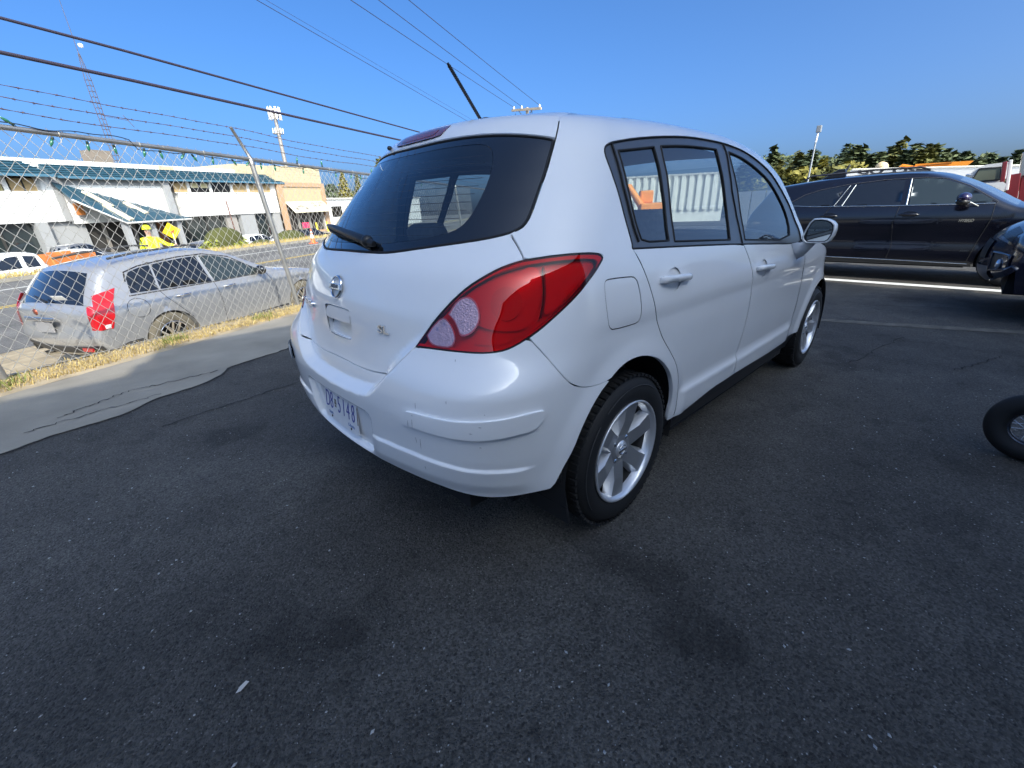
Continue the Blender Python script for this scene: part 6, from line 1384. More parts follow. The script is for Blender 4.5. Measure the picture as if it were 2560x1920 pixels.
# ================================================================== DARK CROSSOVER NOSE AT THE RIGHT EDGE (nose to the left)
M_DKP = mat('dark_blue_paint', (.008, .009, .024), .2, metal=.15, coat=1, coat_rough=.015)
cv = thing('dark_crossover', 'dark blue crossover at the right edge with its fog lamp and headlamp showing', 'suv', at(6.34, -4.95, 0, PI/2))
X = Body([(-.9, .35), (-1.0, .6), (-1.0, .9), (-.9, 1.1), (-.6, 1.5), (-.4, 1.60), (.4, 1.66), (1.2, 1.65), (1.55, 1.56), (2.2, 1.16), (2.5, 1.10), (2.9, 1.04), (3.12, .96), (3.24, .86), (3.30, .72), (3.31, .55), (3.28, .42), (3.18, .33)],
    [(.2, .86), (.35, .90), (.5, .93), (.8, .935), (.95, .91), (1.05, .86), (1.2, .78), (1.5, .66), (1.7, .58)], [(-1.05, .88), (-.4, .97), (.6, 1), (2.2, .99), (2.8, .93), (3.1, .86), (3.33, .74)], [(0, .36, .40), (2.5, .36, .40)], floor=.28, r=.09, bow_end=.20)
X.shell('body', M_DKP, cv); X.liners(cv)
for sg in (1, -1):
    X.side('side_window', [(-.4, 1.12), (-.25, 1.45), (.5, 1.53), (1.2, 1.52), (1.9, 1.15)], M_DKGLASS, cv, sg=sg)
    hl_ = part('head_lamp', cv); X.band('lamp_cover', (2.98, 1.012), (3.245, .855), mat('lamp_smoke', (.10, .12, .14), .05, metal=.4, coat=1), hl_, off=.010, ny=8, y0=(sg*.62, sg*1.0))
    X.band('lamp_dark', (3.10, .97), (3.25, .84), mat('lamp_mesh', (.012, .012, .014), .35, coat=.6, bump=.8, bscale=120), hl_, off=.014, ny=6, y0=(sg*.50, sg*.80))
    X.band('lamp_chrome', (3.235, .870), (3.262, .820), M_CHROME, hl_, off=.016, ny=6, y0=(sg*.44, sg*.82))
    fg_ = part('fog_lamp', cv)
    def fp_(i, j, o): return X.strip_pt(int(round(i)), sg*j, o)
    i0_, i1_ = X.idx(3.305, .66), X.idx(3.285, .46)
    X.band('fog_recess', (3.304, .66), (3.285, .46), M_BLACKPL, fg_, off=.010, ny=6, y0=(sg*.60, sg*.92))
    ring = [fp_(i0_, t, .014) for t in np.linspace(.60, .92, 8)]+[fp_(k, .92, .014) for k in range(i0_, i1_+1)]+[fp_(i1_, t, .014) for t in np.linspace(.92, .60, 8)]+[fp_(k, .60, .014) for k in range(i1_, i0_-1, -1)]
    b = MB(); b.tube(ring+[ring[0]], .013, 7, cap=False); b.build('fog_surround', M_DKP, fg_)
    c0 = fp_((i0_+i1_)//2, .79, .018); b = MB(); b.sphere(c0, (.028, .052, .052), 14, 8); b.build('fog_lens', mat('fog_glass', (.55, .62, .70), .04, metal=.6, coat=1), fg_)
    small_mirror(X, cv, 1.75, 1.12, M_DKP, sg)
X.band('grille', (3.262, .80), (3.305, .60), M_BLACKPL, cv, .40, .40, off=.012)
X.band('valance', (3.295, .50), (3.20, .345), mat('grey_valance', (.10, .10, .105), .5), cv, .58, .56, off=.016)
X.band('windscreen', (1.58, 1.54), (2.18, 1.17), M_DKGLASS, cv, .88, .9)
for cx in (0, 2.5):
    for sg in (1, -1): simple_wheel(cv, Vector((cx, sg*.80, .36)), -sg, .36, .235, .225, M_ALLOY, 5)
# ================================================================== SMALL SPOKED WHEEL AT THE RIGHT EDGE
wc = Vector((1.715, -1.985, .168)); vd = (CAM-wc); vd.z *= .12; vd.normalize()
bike = thing('small_bike', 'small bike with a fat black tyre and wire spokes, cut by the right edge', 'bike', Matrix.Translation(wc))
wm = vd.to_track_quat('Z', 'Y').to_matrix().to_4x4() @ Matrix.Rotation(R(-4), 4, 'Y')
wh = part('wheel', bike); b = MB(); tr, rr_ = .122, .046
prof = [(tr+rr_*math.cos(t), rr_*.95*math.sin(t)) for t in np.linspace(-2.6, 2.6, 19)]
b.lathe(prof, 48, mw=wm); b.build('tyre', M_RUBBER, wh)
b = MB(); b.lathe([(.088, -.018), (.083, -.014), (.078, 0), (.083, .014), (.088, .018), (.086, .02), (.076, .012), (.072, 0), (.076, -.012), (.086, -.02)], 40, mw=wm); b.build('rim', mat('dark_rim', (.10, .105, .12), .25, metal=.9), wh)
for k in range(20):
    t0 = 2*PI*k/20; t1 = t0+(.75 if k % 2 else -.75); h_ = .028 if k % 4 < 2 else -.028; b = MB(); b.tube([wm @ Vector((.016*math.cos(t1), .016*math.sin(t1), h_)), wm @ Vector((.080*math.cos(t0), .080*math.sin(t0), h_*.15))], .0013, 5); b.build('spoke', M_CHROME, wh)
b = MB(); b.tube([wm @ Vector((0, 0, -.045)), wm @ Vector((0, 0, .045))], .014, 12); b.build('hub', M_CHROME, wh)
for h_ in (.055, -.055): b = MB(); sdv = wm.to_3x3() @ Vector((1, 0, 0)); sdv = sdv if sdv.dot(Vector((0, -1, 0))) > 0 else -sdv; p0 = wm @ Vector((0, 0, h_)); b.tube([p0, p0+sdv*.06+Vector((0, 0, .22)), p0+sdv*.16+Vector((0, 0, .50))], .013, 8); b.build('fork', M_BLACKPL, bike)
b = MB(); p0 = sdv*.16+Vector((0, 0, .48)); b.tube([p0+wm.to_3x3() @ Vector((0, 0, .07)), p0-wm.to_3x3() @ Vector((0, 0, .07))], .018, 8); b.tube([p0, p0+sdv*.4-Vector((0, 0, .1)), p0+sdv*.7-Vector((0, 0, .25))], .02, 8); b.build('frame', M_BLACKPL, bike)
# ================================================================== CRANE TRUCK AND LORRIES BEYOND THE NAVY SUV
M_TRUCKW = mat('truck_white', (.72, .71, .68), .4, coat=.6); M_TRUCKR = mat('truck_red', (.16, .012, .015), .3, coat=1)
crane = thing('crane_truck', 'white crane truck with black lettering along its lowered boom', 'truck', at(24, 0, 0))
b = MB(); b.add([Vector((0, 3.45, 2.22)), Vector((0, 3.10, 2.70)), Vector((0, -2.6, 2.36)), Vector((0, -2.6, 1.95)), Vector((.55, 3.45, 2.22)), Vector((.55, 3.10, 2.70)), Vector((.55, -2.6, 2.36)), Vector((.55, -2.6, 1.95))], [(0, 3, 2, 1), (4, 5, 6, 7), (0, 1, 5, 4), (1, 2, 6, 5), (2, 3, 7, 6), (3, 0, 4, 7)]); b.build('boom', M_TRUCKW, crane)
b = MB(); b.tube([(0, 3.08, 2.70), (0, -2.6, 2.365)], .035, 6); b.build('boom_edge', mat('boom_cream', (.85, .82, .70), .5), crane)
for t, y, sz in (('GO', 2.42, .34), ('OSH', 1.10, .34)):
    fm = frame3((-.006, y, 2.49+(y-1)*.058), (0, -1, -.058), (0, 0, 1)); lettering(t, sz, mat('crane_ink', (.03, .03, .035), .5), crane, fm @ Matrix.Diagonal((1.75, 1, 1, 1)), depth=.004, bold=.012, spacing=.95)
b = MB(); b.lathe([(.02, -.2), (.20, -.2), (.20, .2), (.02, .2)], 20, mw=Matrix.Translation((.25, 2.10, 2.72)) @ Matrix.Rotation(PI/2, 4, 'Y')); b.build('winch_drum', mat('drum_cream', (.80, .62, .36), .5), crane)
b = MB(); b.box((.1, 3.45, 2.35), (.5, .35, .45)); b.tube([(0, 3.2, 2.9), (0, 3.3, 2.6)], .05, 6); b.build('boom_head', M_BLACKPL, crane, bevel=.05)
b = MB(); b.b2((-1.0, -2.9, .9), (1.4, 5.0, 1.5)); b.build('bed', M_TRUCKW, crane)
for y in (4.0, 2.8, -2.0):
    for x in (-.9, 1.3): b = MB(); b.lathe([(.25, -.14), (.48, -.14), (.5, -.1), (.5, .1), (.48, .14), (.25, .14)], 24, mw=Matrix.Translation((x, y, .5)) @ Matrix.Rotation(PI/2, 4, 'Y')); b.build('wheel', M_RUBBER, crane)
b = MB(); b.b2((-1.0, 1.8, 1.5), (1.2, 3.2, 2.2)); b.build('pedestal', M_TRUCKW, crane)
oc = thing('orange_crane', 'orange folded knuckle crane lying behind the white boom', 'crane', at(27, 0, 0))
b = MB(); b.add([Vector((x, y, z)) for x in (0, .4) for y, z in ((1.35, 2.62), (1.30, 2.90), (-.55, 2.86), (-.35, 2.64))], [(0, 1, 2, 3), (7, 6, 5, 4), (0, 4, 5, 1), (1, 5, 6, 2), (2, 6, 7, 3), (3, 7, 4, 0)]); b.build('arm', M_ORANGE, oc)
b = MB(); b.tube([(.1, 1.95, 2.66), (.1, 1.75, 2.86), (.1, 1.35, 2.74)], .10, 7); b.tube([(.3, 1.7, 2.62), (.3, 1.55, 2.9)], .09, 6); b.box((.2, 1.5, 2.72), (.5, .25, .25)); b.build('knuckle', M_ORANGE, oc)
b = MB(); b.tube([(-.05, 1.2, 2.80), (-.05, .1, 2.84)], .035, 6); b.build('hydraulic_ram', mat('ram', (.35, .13, .02), .4, metal=.3), oc)
b = MB(); b.b2((-.3, 1.0, 0), (.8, 2.0, 2.55)); b.build('stand', M_ORANGE, oc)
# white lorry cab and the red and white machinery beside it
cab = thing('lorry_cab', 'white lorry cab with open side window beyond the navy suv windscreen', 'truck', at(20, 0, 0))
b = MB()
prof = [(-.62, 1.2), (-.70, 1.75), (-.78, 1.98), (-.95, 2.22), (-1.15, 2.30), (-1.60, 2.33), (-1.66, 1.2)]
b.add([Vector((x, y, z)) for x in (0, 2.2) for y, z in prof], [tuple(range(7)), tuple(range(13, 6, -1))]+[(i, 7+i, 8+i, i+1) for i in range(6)]); b.build('cab_shell', M_TRUCKW, cab, weld=True)
b = MB(); b.add([Vector((-.012, y, z)) for y, z in ((-.92, 1.82), (-1.02, 2.17), (-1.47, 2.18), (-1.52, 1.86))], [(0, 3, 2, 1)]); b.build('side_window', mat('cab_glass', (.16, .18, .13), .1, coat=1), cab)
b = MB(); b.tube([Vector((-.015, y, z)) for y, z in ((-.90, 1.80), (-1.01, 2.19), (-1.49, 2.20), (-1.54, 1.84), (-.90, 1.80))], .022, 6); b.build('window_rubber', M_BLACKPL, cab)
b = MB(); b.b2((-.04, -.80, 1.55), (.5, -.62, 1.95)); b.build('lamp_cluster', mat('dark_red_lamp', (.10, .01, .015), .3, coat=1), cab, bevel=.04)
b = MB(); b.b2((-.1, -.86, 1.72), (.0, -.74, 2.05)); b.build('mirror', M_CHROME, cab, bevel=.02); b = MB(); b.b2((.1, -1.66, 0), (2.1, -.62, 1.2)); b.build('chassis', M_BLACKPL, cab)
ld = thing('red_lorry', 'red and white lorry parts cut by the right edge above the crossover', 'truck', at(19, 0, 0))
for k, (y0, y1, z0, z1, m_) in enumerate([(-1.56, -1.66, 1.2, 2.30, M_TRUCKR), (-1.66, -1.74, 1.5, 2.34, M_TRUCKW), (-1.74, -2.0, 1.2, 1.95, M_TRUCKR), (-1.86, -2.3, 1.9, 2.55, mat('chrome_stack', (.55, .53, .5), .2, metal=.9)), (-2.0, -3.2, 1.2, 2.2, M_TRUCKR)]):
    b = MB(); b.box((.3+.05*k, (y0+y1)/2, (z0+z1)/2), (.6, abs(y1-y0), z1-z0), (R(-9), 0, 0)); b.build('panel', m_, ld, bevel=.02)
b = MB(); b.b2((.1, -3.2, 0), (1.2, -1.55, 1.2)); b.build('chassis', M_BLACKPL, ld)
wvan = thing('white_van', 'white van part seen between navy suv windscreen and the lorry cab', 'van', at(15, 0, 0))
b = MB(); b.add([Vector((x, y, z)) for x in (0, 1.8) for y, z in ((-1.10, .6), (-1.16, 1.50), (-1.30, 1.62), (-1.62, 1.63), (-1.69, 1.58), (-1.72, .6))], [(0, 1, 2, 3, 4, 5), (11, 10, 9, 8, 7, 6)]+[(i, 6+i, 7+i, i+1) for i in range(5)]); b.build('body', M_TRUCKW, wvan, weld=True)
b = MB(); b.b2((-.012, -1.52, 1.42), (0, -1.34, 1.53)); b.build('window', M_DKGLASS, wvan); b = MB(); b.b2((.1, -1.7, .1), (1.7, -1.12, .6)); b.build('chassis', M_BLACKPL, wvan)
# low fence and white roofs left of the crane
fw = thing('far_panel_fence', 'grey panel fence beyond the navy suv roof', 'fence', at(40, 0, 0))
for k in range(9): b = MB(); b.b2((0, 12.6-k*1.1, 0), (.06, 13.6-k*1.1, 2.6)); b.build('panel', mat('panel_grey', (.32, .33, .34), .6), fw)
for k, (y, h_) in enumerate(((10.6, 3.0), (8.9, 2.9), (7.6, 3.0))):
    vt = thing('parked_trailer', ['white box trailer nearest the white car roof in the far yard', 'white box trailer in the middle of the far yard row', 'white box trailer beside the crane boom head'][k], 'trailer', at(46, y, 0), 'white trailers in the far yard'); b = MB(); b.b2((0, -.7, .8), (2.4, .7, h_)); b.build('box', M_TRUCKW, vt, bevel=.1); b = MB(); b.b2((.2, -.6, 0), (2.2, .6, .8)); b.build('undercarriage', M_BLACKPL, vt)
lp = thing('lamp_post', 'tall thin street light pole behind the navy suv roof', 'street light', at(45, 9.9, 0)); b = MB(); b.tube([(0, 0, 0), (0, 0, 6.3)], [.09, .06], 8); b.build('pole', mat('pole_grey', (.30, .32, .34), .5, metal=.4), lp)
b = MB(); b.tube([(0, 0, 6.25), (0, -.02, 6.9)], .075, 8); b.build('pole_top', mat('pole_white', (.8, .8, .8), .5), lp); b = MB(); b.box((0, -.05, 7.2), (.3, .34, .5)); b.build('lamp_head', mat('head_grey', (.22, .24, .26), .5), lp, bevel=.04)
# ================================================================== POLES, MAST, WIRES
M_WOODP = mat('pole_wood', (.40, .34, .27), .8); M_CABLE = mat('cable_dark', (.03, .025, .045), .6)
up_ = thing('utility_pole', 'wooden utility pole crossarm rising above the white car roof', 'utility pole', at(45, 43.2, 0))
b = MB(); b.tube([(0, 0, -3), (0, 0, 14.25)], [.24, .20], 10); b.build('pole', M_WOODP, up_); b = MB(); b.box((-.2, 0, 14.02), (.22, 5.3, .26), (R(6.7), 0, 0)); b.build('crossarm', M_WOODP, up_)
INS = [(0, 2.25, 14.25), (0, .80, 14.10), (0, -2.35, 13.72)]
for x, y, z in INS: b = MB(); b.lathe([(.05, 0), (.16, .05), (.10, .15), (.16, .2), (.08, .36), (.001, .38)], 10, mw=Matrix.Translation((-.2, y, z+.1))); b.build('insulator', mat('porcelain', (.75, .78, .8), .2), up_)
for s_ in (1, -1): b = MB(); b.tube([(-.2, s_*1.3, 14.0), (-.2, 0, 12.9)], .05, 5); b.build('brace', mat('brace_steel', (.22, .23, .25), .5, metal=.5), up_)
for s_ in (1, -1): b = MB(); b.tube([(-.1, s_*1.5+.6, 13.9), (-.1, s_*1.5+.4, 12.0)], .04, 5); b.build('down_lead', M_CABLE, up_)
def span(p0, p1, sag, rad, label):
    n_ = 40; pts = [Vector(p0).lerp(Vector(p1), i/n_)-Vector((0, 0, sag*4*(i/n_)*(1-i/n_))) for i in range(n_+1)]; b = MB(); b.tube(pts, rad, 5); return tag(b.build('overhead_wire', M_CABLE), label, 'wire', 'overhead wires')

def ext(p, q, k0, k1): p, q = Vector(p), Vector(q); return p+(q-p)*k0, p+(q-p)*k1
for lab, p, q in (('thin power line ending at the left insulator of the crossarm', (44.8, 45.45, 14.62), (15.48, 29.84, 14.33)), ('thin power line ending at the middle insulator of the crossarm', (44.8, 44.0, 14.47), (16.96, 29.0, 14.44)), ('thin power line ending at the right insulator of the crossarm', (44.8, 40.85, 14.09), (18.52, 27.94, 14.52))):
    a_, b_ = ext(p, q, 0, 1.8); span(a_, b_, .15, .022, lab)
for lab, p, q, r_ in (('thin wire running down to the white car aerial', (42.31, 51.74, 13.56), (13.84, 38.25, 15.59), .022), ('faint thin wire just above the one reaching the car aerial', (42.84, 51.27, 13.67), (13.87, 38.15, 15.87), .012)):
    a_, b_ = ext(p, q, -.6, 1.9); span(a_, b_, .0, r_, lab)
a_, b_ = ST(-8, 6.0, 4.58), ST(60, 6.0, 3.5); 
for lab, c0, c1, r_ in (('thick black cable, upper of the two over the fence', 4.56, 4.20, .026), ('thick black cable, lower of the two over the fence', 4.03, 3.72, .034)):
    n_ = 60; pts = [ST(-8+44*i/n_, 6.0, c0+(c1-c0)*max(0, (-8+44*i/n_)-3)/33-.0) for i in range(n_+1)]; b = MB(); b.tube(pts, r_, 7); tag(b.build('overhead_cable', M_CABLE), lab, 'cable', 'thick overhead cables')
# lattice mast on the office roof side
ms = thing('lattice_mast', 'tall slender lattice radio mast rising behind the office roof', 'mast', at(24.1*1.1, 44, 0, 0, MF)); M_MAST = mat('mast_steel', (.10, .09, .11), .6, metal=.3)
H0, H1 = -1.5, 14.4
for k in range(3):
    t = 2*PI*k/3; b = MB(); b.tube([(.26*math.cos(t), .26*math.sin(t), H0), (.26*math.cos(t), .26*math.sin(t), 12.5), (.05*math.cos(t), .05*math.sin(t), H1)], .030, 5); b.build('leg', M_MAST, ms)
b = MB()
for i, z in enumerate(np.arange(4.5, 12.6, .42)):
    for k in range(3):
        t0, t1 = 2*PI*k/3, 2*PI*(k+1)/3; b.tube([(.26*math.cos(t0), .26*math.sin(t0), z), (.26*math.cos(t1), .26*math.sin(t1), z+.02)], .018, 4)
b.build('bracing', M_MAST, ms); b = MB(); b.tube([(0, 0, H1-.3), (0, 0, 18.3)], [.03, .015], 5); b.build('whip', M_MAST, ms)
b = MB(); b.sphere((.25, -.2, 15.0), (.20, .14, .17), 10, 8); b.build('dish', mat('dish_white', (.85, .85, .85), .4), ms)
b = MB(); b.tube([(1.9, 0, 10.1), (2.6, 0, 9.2)], .03, 4); b.tube([(.3, 0, 9.8), (2.3, 0, 9.7)], .02, 4); b.build('side_antenna', M_MAST, ms)
# cellular pole
cp_ = thing('cell_tower', 'grey cell phone pole topped with white panel antennas above the beige shop', 'mast', at(64.3, 60, -1, 0, MF)); M_CELL = mat('cell_grey', (.30, .28, .26), .6, metal=.3)
b = MB(); b.tube([(0, 0, 0), (0, 0, 18.2)], [.40, .28], 12); b.build('pole', M_CELL, cp_); M_ANT = mat('antenna_white', (.82, .82, .80), .5)
for k in range(9):
    t = 2*PI*k/9; b = MB(); b.box((.95*math.cos(t), .95*math.sin(t), 17.6), (.16, .28, 1.9), (0, 0, t)); b.build('panel_antenna', M_ANT, cp_, bevel=.05)
for k in range(6):
    t = 2*PI*k/6+.3; b = MB(); b.box((.80*math.cos(t), .80*math.sin(t), 15.0), (.14, .22, .8), (0, 0, t)); b.build('panel_antenna', M_ANT, cp_, bevel=.05)
b = MB()
for z in (17.2, 18.0, 14.6): b.tube([(.85*math.cos(t), .85*math.sin(t), z) for t in np.linspace(0, 2*PI, 13)], .05, 5, cap=False)
for k in range(3): t = 2*PI*k/3; b.tube([(0, 0, 17.4), (1.0*math.cos(t), 1.0*math.sin(t), 17.4)], .06, 5); b.tube([(0, 0, 14.6), (1.0*math.cos(t), 1.0*math.sin(t), 14.6)], .05, 5)
b.build('antenna_frame', M_CELL, cp_); b = MB(); b.box((.75, .2, 8.0), (.3, .4, .6)); b.build('equipment_box', M_ANT, cp_)
# ================================================================== TREES
M_BARK = mat('bark', (.10, .075, .055), .9)
M_NEEDLE = [mat('needles_dark', (.065, .092, .042), .75, var=.4, vscale=1.2), mat('needles_olive', (.14, .14, .035), .75, var=.4, vscale=1.2), mat('needles_mid', (.10, .125, .052), .75, var=.4, vscale=1.2), mat('needles_yellow', (.26, .23, .04), .75, var=.35, vscale=1.2)]
def conifer_mesh(seed, h=1.0, width=.24, layers=26, base_=.08, droop=.35, n=70):
    r_ = random.Random(seed); v = []; f = []
    for L in range(layers):
        t = L/(layers-1); z = base_+(1-base_)*t; rad = width*(1-t)**.75*(.78+.44*r_.random())+.008
        m_ = max(4, int(12*(1-t)+4)); ph = r_.random()*6
        for k in range(m_):
            if r_.random() < .10: continue
            an = ph+2*PI*k/m_+r_.gauss(0, .18); ln = rad*r_.uniform(.55, 1.18); d = Vector((math.cos(an), math.sin(an), 0)); s_ = Vector((-d.y, d.x, 0))
            nseg = max(4, int(n*ln*1.5))
            for q in range(nseg):
                u = (q+r_.random())/nseg; c = d*ln*u+Vector((0, 0, z-droop*ln*u*u+.10*ln*u)); sz = .036*(1.2-.7*u)*r_.uniform(.7, 1.5)
                e1 = (d+s_*r_.gauss(0, .8)+Vector((0, 0, r_.gauss(-.3, .4)))).normalized()*sz*1.3; e2 = (s_+Vector((0, 0, r_.gauss(0, .6)))).normalized()*sz*.6; c = c+s_*r_.gauss(0, .018)+Vector((0, 0, r_.gauss(0, .008))); o = len(v)
                v += [c-e1, c+e2, c+e1, c-e2]; f.append((o, o+1, o+2, o+3))
    b = MB(); b.add(v, f); me = b.mesh('crown'); return me
def round_mesh(seed, n=2600):
    r_ = random.Random(seed); v = []; f = []; cl = [(Vector((r_.gauss(0, .17), r_.gauss(0, .17), r_.uniform(.28, .88))), r_.uniform(.09, .19)) for _ in range(16)]
    for i in range(n):
        c, rr = r_.choice(cl); d = Vector((r_.gauss(0, 1), r_.gauss(0, 1), r_.gauss(0, 1))).normalized(); p = c+d*rr*r_.uniform(.6, 1.05); e1 = Vector((r_.gauss(0, 1), r_.gauss(0, 1), r_.gauss(0, 1))).normalized()*.034; e2 = d.cross(e1).normalized()*.022; o = len(v); v += [p-e1, p+e2, p+e1, p-e2]; f.append((o, o+1, o+2, o+3))
    b = MB(); b.add(v, f); return b.mesh('crown')
CM = [conifer_mesh(1, width=.23, n=95), conifer_mesh(2, width=.27, layers=22, droop=.5, n=95), conifer_mesh(3, width=.20, layers=28, n=105), conifer_mesh(4, width=.30, layers=24, droop=.2, n=90), conifer_mesh(5, width=.14, layers=30, n=120)]
RM = [round_mesh(1), round_mesh(2)]
tb = MB(); tb.tube([(0, 0, 0), (.004, 0, .4), (0, .003, .97)], [.018, .012, .002], 8)
for k in range(12):
    z = .12+.06*k; t = k*2.4; tb.tube([(0, 0, z), (.12*(1-z)*math.cos(t), .12*(1-z)*math.sin(t), z+.01)], [.005, .001], 4)
TR_ME = tb.mesh('trunk')
def tree(x, y, z, h, kind, m, label, group, wx=1.0, rz=0):
    t = thing('conifer_tree' if kind < 10 else 'leafy_tree', label, 'tree', Matrix.Translation((x, y, z)) @ Matrix.Rotation(rz, 4, 'Z') @ Matrix.Diagonal((h*wx, h*wx, h, 1)), group)
    src = CM[kind] if kind < 10 else RM[kind-10]; o = bpy.data.objects.new('crown', src); COL.objects.link(o); o.parent = t
    if not src.materials: src.materials.append(m)
    o.material_slots[0].link = 'OBJECT'; o.material_slots[0].material = m
    o2 = bpy.data.objects.new('trunk', TR_ME); COL.objects.link(o2); o2.parent = t
    if not TR_ME.materials: TR_ME.materials.append(M_BARK)
    return t
KS = 1.45
ROW = [(26.9, 10.7, 0, 2), (22.9, 9.4, 3, 1), (20.6, 9.3, 1, 0), (17.0, 10.05, 1, 0), (14.7, 9.25, 2, 2), (13.75, 9.05, 4, 2), (10.9, 9.15, 0, 2), (9.45, 9.25, 3, 1), (7.9, 8.8, 0, 2), (6.55, 8.65, 2, 1), (5.8, 8.6, 4, 2), (4.8, 8.05, 2, 2), (3.95, 7.8, 0, 2), (2.9, 7.55, 2, 0), (2.0, 7.05, 0, 2), (.05, 6.85, 3, 0), (-2.3, 7.3, 1, 0)]
NM = ['tall fir standing at the left end of the tree line by the car roof', 'broad olive fir behind the street light pole base', 'dark fir directly right of the street light pole', 'biggest dark spreading fir in the middle of the tree line', 'fir right of the biggest dark spreading fir', 'slim fir right of the biggest dark spreading fir pair', 'fir above the winch drum of the white crane', 'broad fir behind the orange knuckle crane left end', 'fir behind the orange knuckle crane, second from its left end', 'olive fir behind the orange crane arm', 'slim fir behind the orange crane arm', 'fir behind the right end of the orange crane arm', 'small fir above the orange crane tip', 'dark small fir right of the orange crane tip', 'low fir above the white lorry cab left side', 'broad low fir above the white lorry cab', 'dark fir at the right edge above the red lorry']
for (y, z, kd, mi), lab in zip(ROW, NM):
    x = CAM.x+(90-CAM.x)*KS; yy = CAM.y+(y-CAM.y)*KS; zt = CAM.z+(z-CAM.z)*KS; xx = x+rnd.uniform(-6, 6); tree(xx, yy, -3, (zt+3)*1.03, kd, M_NEEDLE[mi], lab, 'firs beyond the yard', rnd.uniform(1.25, 1.6), rnd.random()*6)
SH = ['shorter olive fir left of the street light pole', 'low yellow bushy tree left of the street light pole', 'shorter dark fir just left of the street light pole', 'round olive tree right of the street light pole', 'slim yellow tree right of the street light pole', 'low yellow bushy tree right of the street light pole', 'shorter dark fir left of the winch drum', 'shorter fir behind the winch drum', 'shorter dark fir behind the orange knuckle', 'shorter olive fir behind the orange arm', 'slim yellow tree at the foot of the leftmost tall fir', 'shorter dark fir beside the boom head', 'low fir above the lorry cab lamp cluster', 'low dark fir above the lorry cab roof', 'olive fir half hidden by the white car roof', 'dark fir almost hidden by the white car roof']
for i, (y, z, kd, mi) in enumerate([(25.0, 8.3, 3, 1), (24.3, 7.4, 10, 3), (21.8, 8.5, 0, 0), (19.6, 8.0, 11, 1), (18.7, 7.9, 4, 3), (18.0, 7.6, 10, 3), (12.6, 8.0, 0, 0), (11.8, 8.2, 1, 2), (8.7, 8.1, 2, 0), (7.1, 8.0, 1, 1), (23.6, 7.0, 4, 3), (15.8, 7.9, 1, 0), (1.2, 6.3, 0, 2), (-1.0, 6.3, 2, 0), (28.5, 8.6, 1, 1), (30.5, 8.9, 0, 0)]):
    x = CAM.x+(82-CAM.x)*KS; yy = CAM.y+(y-CAM.y)*KS*.94; zt = CAM.z+(z-CAM.z)*KS*.94; tree(x, yy, -3, (zt+3)*1.02, kd, M_NEEDLE[mi], SH[i], 'shorter trees of the tree line', rnd.uniform(1.5, 2.0), rnd.random()*6)
# the wood standing behind the single firs
def _wood(r_):
    y = r_.uniform(-6, 46); top = float(np.interp(y, [-6, 0, 8, 16, 26, 34, 46], [9.4, 9.8, 11.2, 12.2, 12.8, 14.0, 14.6]))+1.6*mnoise.noise(Vector((y*.35, 0, 0)))+.9*mnoise.noise(Vector((y*1.3, 4, 0))); return Vector((142+r_.uniform(-3, 3), y, -2+(top+2)*r_.random()**.6))
v = []; f = []; r_ = random.Random(5)
for i in range(9000):
    p = _wood(r_); e1 = Vector((r_.gauss(0, .5), r_.gauss(0, 1), r_.gauss(-.2, .6))).normalized()*r_.uniform(.35, .8); e2 = Vector((r_.gauss(0, .4), r_.gauss(0, .4), 1)).normalized()*r_.uniform(.15, .4); o = len(v); v += [p-e1, p+e2, p+e1, p-e2]; f.append((o, o+1, o+2, o+3))
b = MB(); b.add(v, f); tag(b.build('far_wood', M_NEEDLE[2]), 'continuous dark green wood behind the single firs', 'wood', kind='stuff')
# trees behind the shop and the low white building
for a, b_, zt, kd, mi, wx, lab in [(92, 70, 11.2, 3, 3, .95, 'bright yellow green tree right of the beige shop'), (99, 71, 11.4, 0, 1, .9, 'slim olive tree touching the rear window edge of the white car'), (108, 70, 15.6, 1, 1, 1.0, 'tall brown green tree behind the barbed wire by the car roof'), (82, 74, 9.6, 11, 0, 1.5, 'dark round tree behind the beige shop corner'), (87, 76, 9.4, 10, 0, 1.5, 'dark round tree right of the blue sign board'), (103, 80, 9.0, 11, 2, 1.5, 'round tree behind the low white building'), (120, 78, 12, 0, 0, 1, 'dark fir farther along the street')]:
    p = ST(a, b_, -2); tree(p.x, p.y, p.z, (zt+2-.035*a+1.0), kd, M_NEEDLE[mi], lab, 'trees across the street', wx, rnd.random()*6)
hm_ = MB(); hm_.grid(lambda i, j: ST(40+200*i, 150+60*j, -4+(16+5*math.sin(i*7)+3*math.sin(i*17))*math.sin(min(1, j*1.5)*PI/2)), 40, 8); tag(hm_.build('hill', mat('wooded_hill', (.045, .055, .035), .9, var=.4, vscale=.3)), kind='structure')
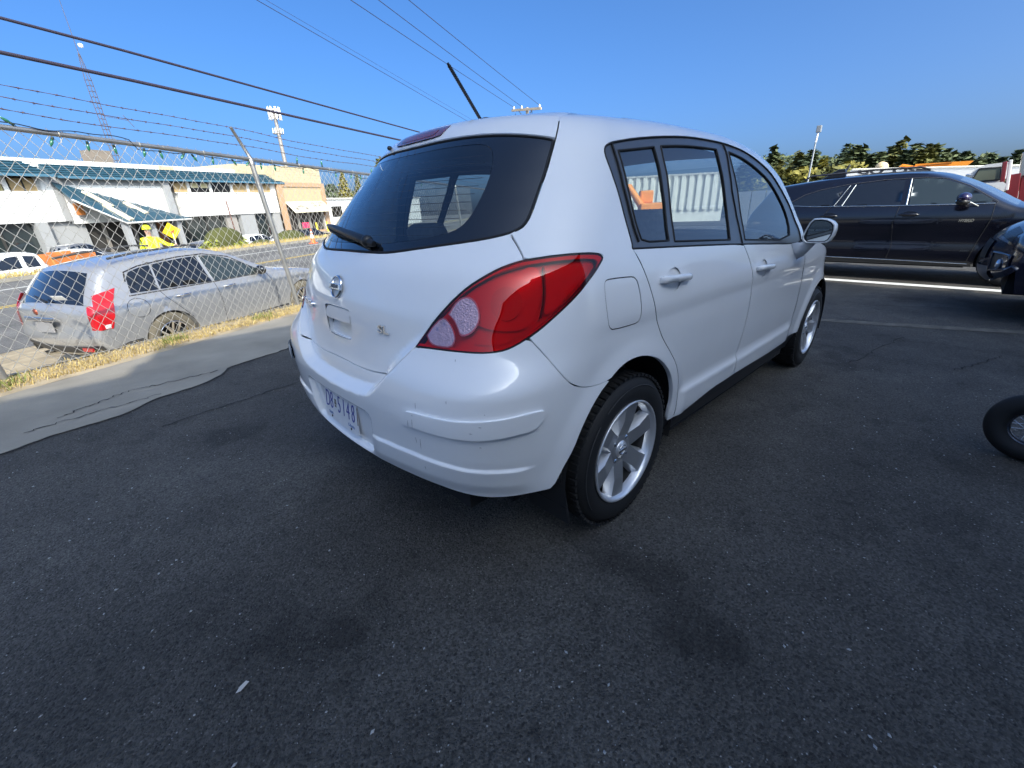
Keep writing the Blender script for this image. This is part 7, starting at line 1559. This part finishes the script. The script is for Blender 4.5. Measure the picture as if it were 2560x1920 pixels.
# ================================================================== WAREHOUSE BEHIND THE VIEWER (shades the yard, mirrored in the car)
M_SIDING = mat('grey_siding', (.68, .68, .65), .6, var=.06, vscale=1)
wr = thing('warehouse', 'grey corrugated warehouse shading the yard behind the viewer', 'building')
WY = -8.5
def wx(name, lo, hi, m): b = MB(); b.b2(lo, hi); return b.build(name, m, wr)
b = MB(); b.prism([(-60, WY), (-60, WY-14), (-8.0, WY-14), (-4.05, WY)], 0, 8.30); b.build('wall', M_SIDING, wr); b = MB(); b.prism([(-4.05, WY), (-8.0, WY-14), (1.6, WY-14), (5.55, WY)], 0, 8.95); b.build('wall', M_SIDING, wr)
b = MB()
for x in np.arange(-30, 5.4, .30): b.b2((x, WY, .3), (x+.12, WY+.04, 8.0 if x < -4.2 else 8.65))
b.build('corrugation', M_SIDING, wr)
wx('eave_trim', (-60, WY-.1, 8.02), (-4.1, WY+.10, 8.34), mat('eave_grey', (.10, .10, .10), .6)); wx('eave_trim', (-4.1, WY-.1, 8.67), (5.59, WY+.10, 8.99), MATS['eave_grey'])
wx('plinth', (-60, WY, 0), (5.5, WY+.06, .3), M_CONC)
for x in (-12, 1.4): wx('roller_door', (x, WY+.02, .0), (x+3.6, WY+.08, 3.8), mat('roller', (.34, .34, .33), .5))
wx('window', (4.7, WY+.01, 1.0), (5.3, WY+.07, 2.2), M_DKGLASS)
# loose chips and pebbles on the asphalt
r_ = random.Random(77); V = []; F = []
for i in range(2600):
    x, y = r_.uniform(-2.6, 2.9), r_.uniform(-2.4, 2.0)
    if x > -.9 and y > -.9: continue
    s_ = .0012+.0042*r_.random()**5; t = r_.random()*6; o = len(V); e1 = Vector((math.cos(t), math.sin(t), 0))*s_*r_.uniform(1, 1.9); e2 = Vector((-math.sin(t), math.cos(t), 0))*s_; c = Vector((x, y, .002))
    V += [c-e1, c-e2*.8, c+e1*.9, c+e2, c+Vector((0, 0, s_*.9))+e1*.2]; F += [(o, o+1, o+4), (o+1, o+2, o+4), (o+2, o+3, o+4), (o+3, o, o+4)]
b = MB(); b.add(V, F); tag(b.build('stone_chips', mat('chip_grey', (.36, .37, .37), .8)), 'small pale stone chips scattered over the asphalt', 'gravel', kind='stuff')
p0 = Vector((-1.33, -.49, .004)); b = MB(); b.add([p0+Vector(q) for q in ((-.018, -.006, 0), (-.006, -.010, .001), (.018, .002, .002), (.012, .010, .003), (-.004, .006, .001))], [(0, 1, 2, 3, 4)]); tag(b.build('paper_scrap', mat('scrap', (.52, .50, .46), .8)), 'pale scrap of litter lying alone on the near asphalt', 'litter')
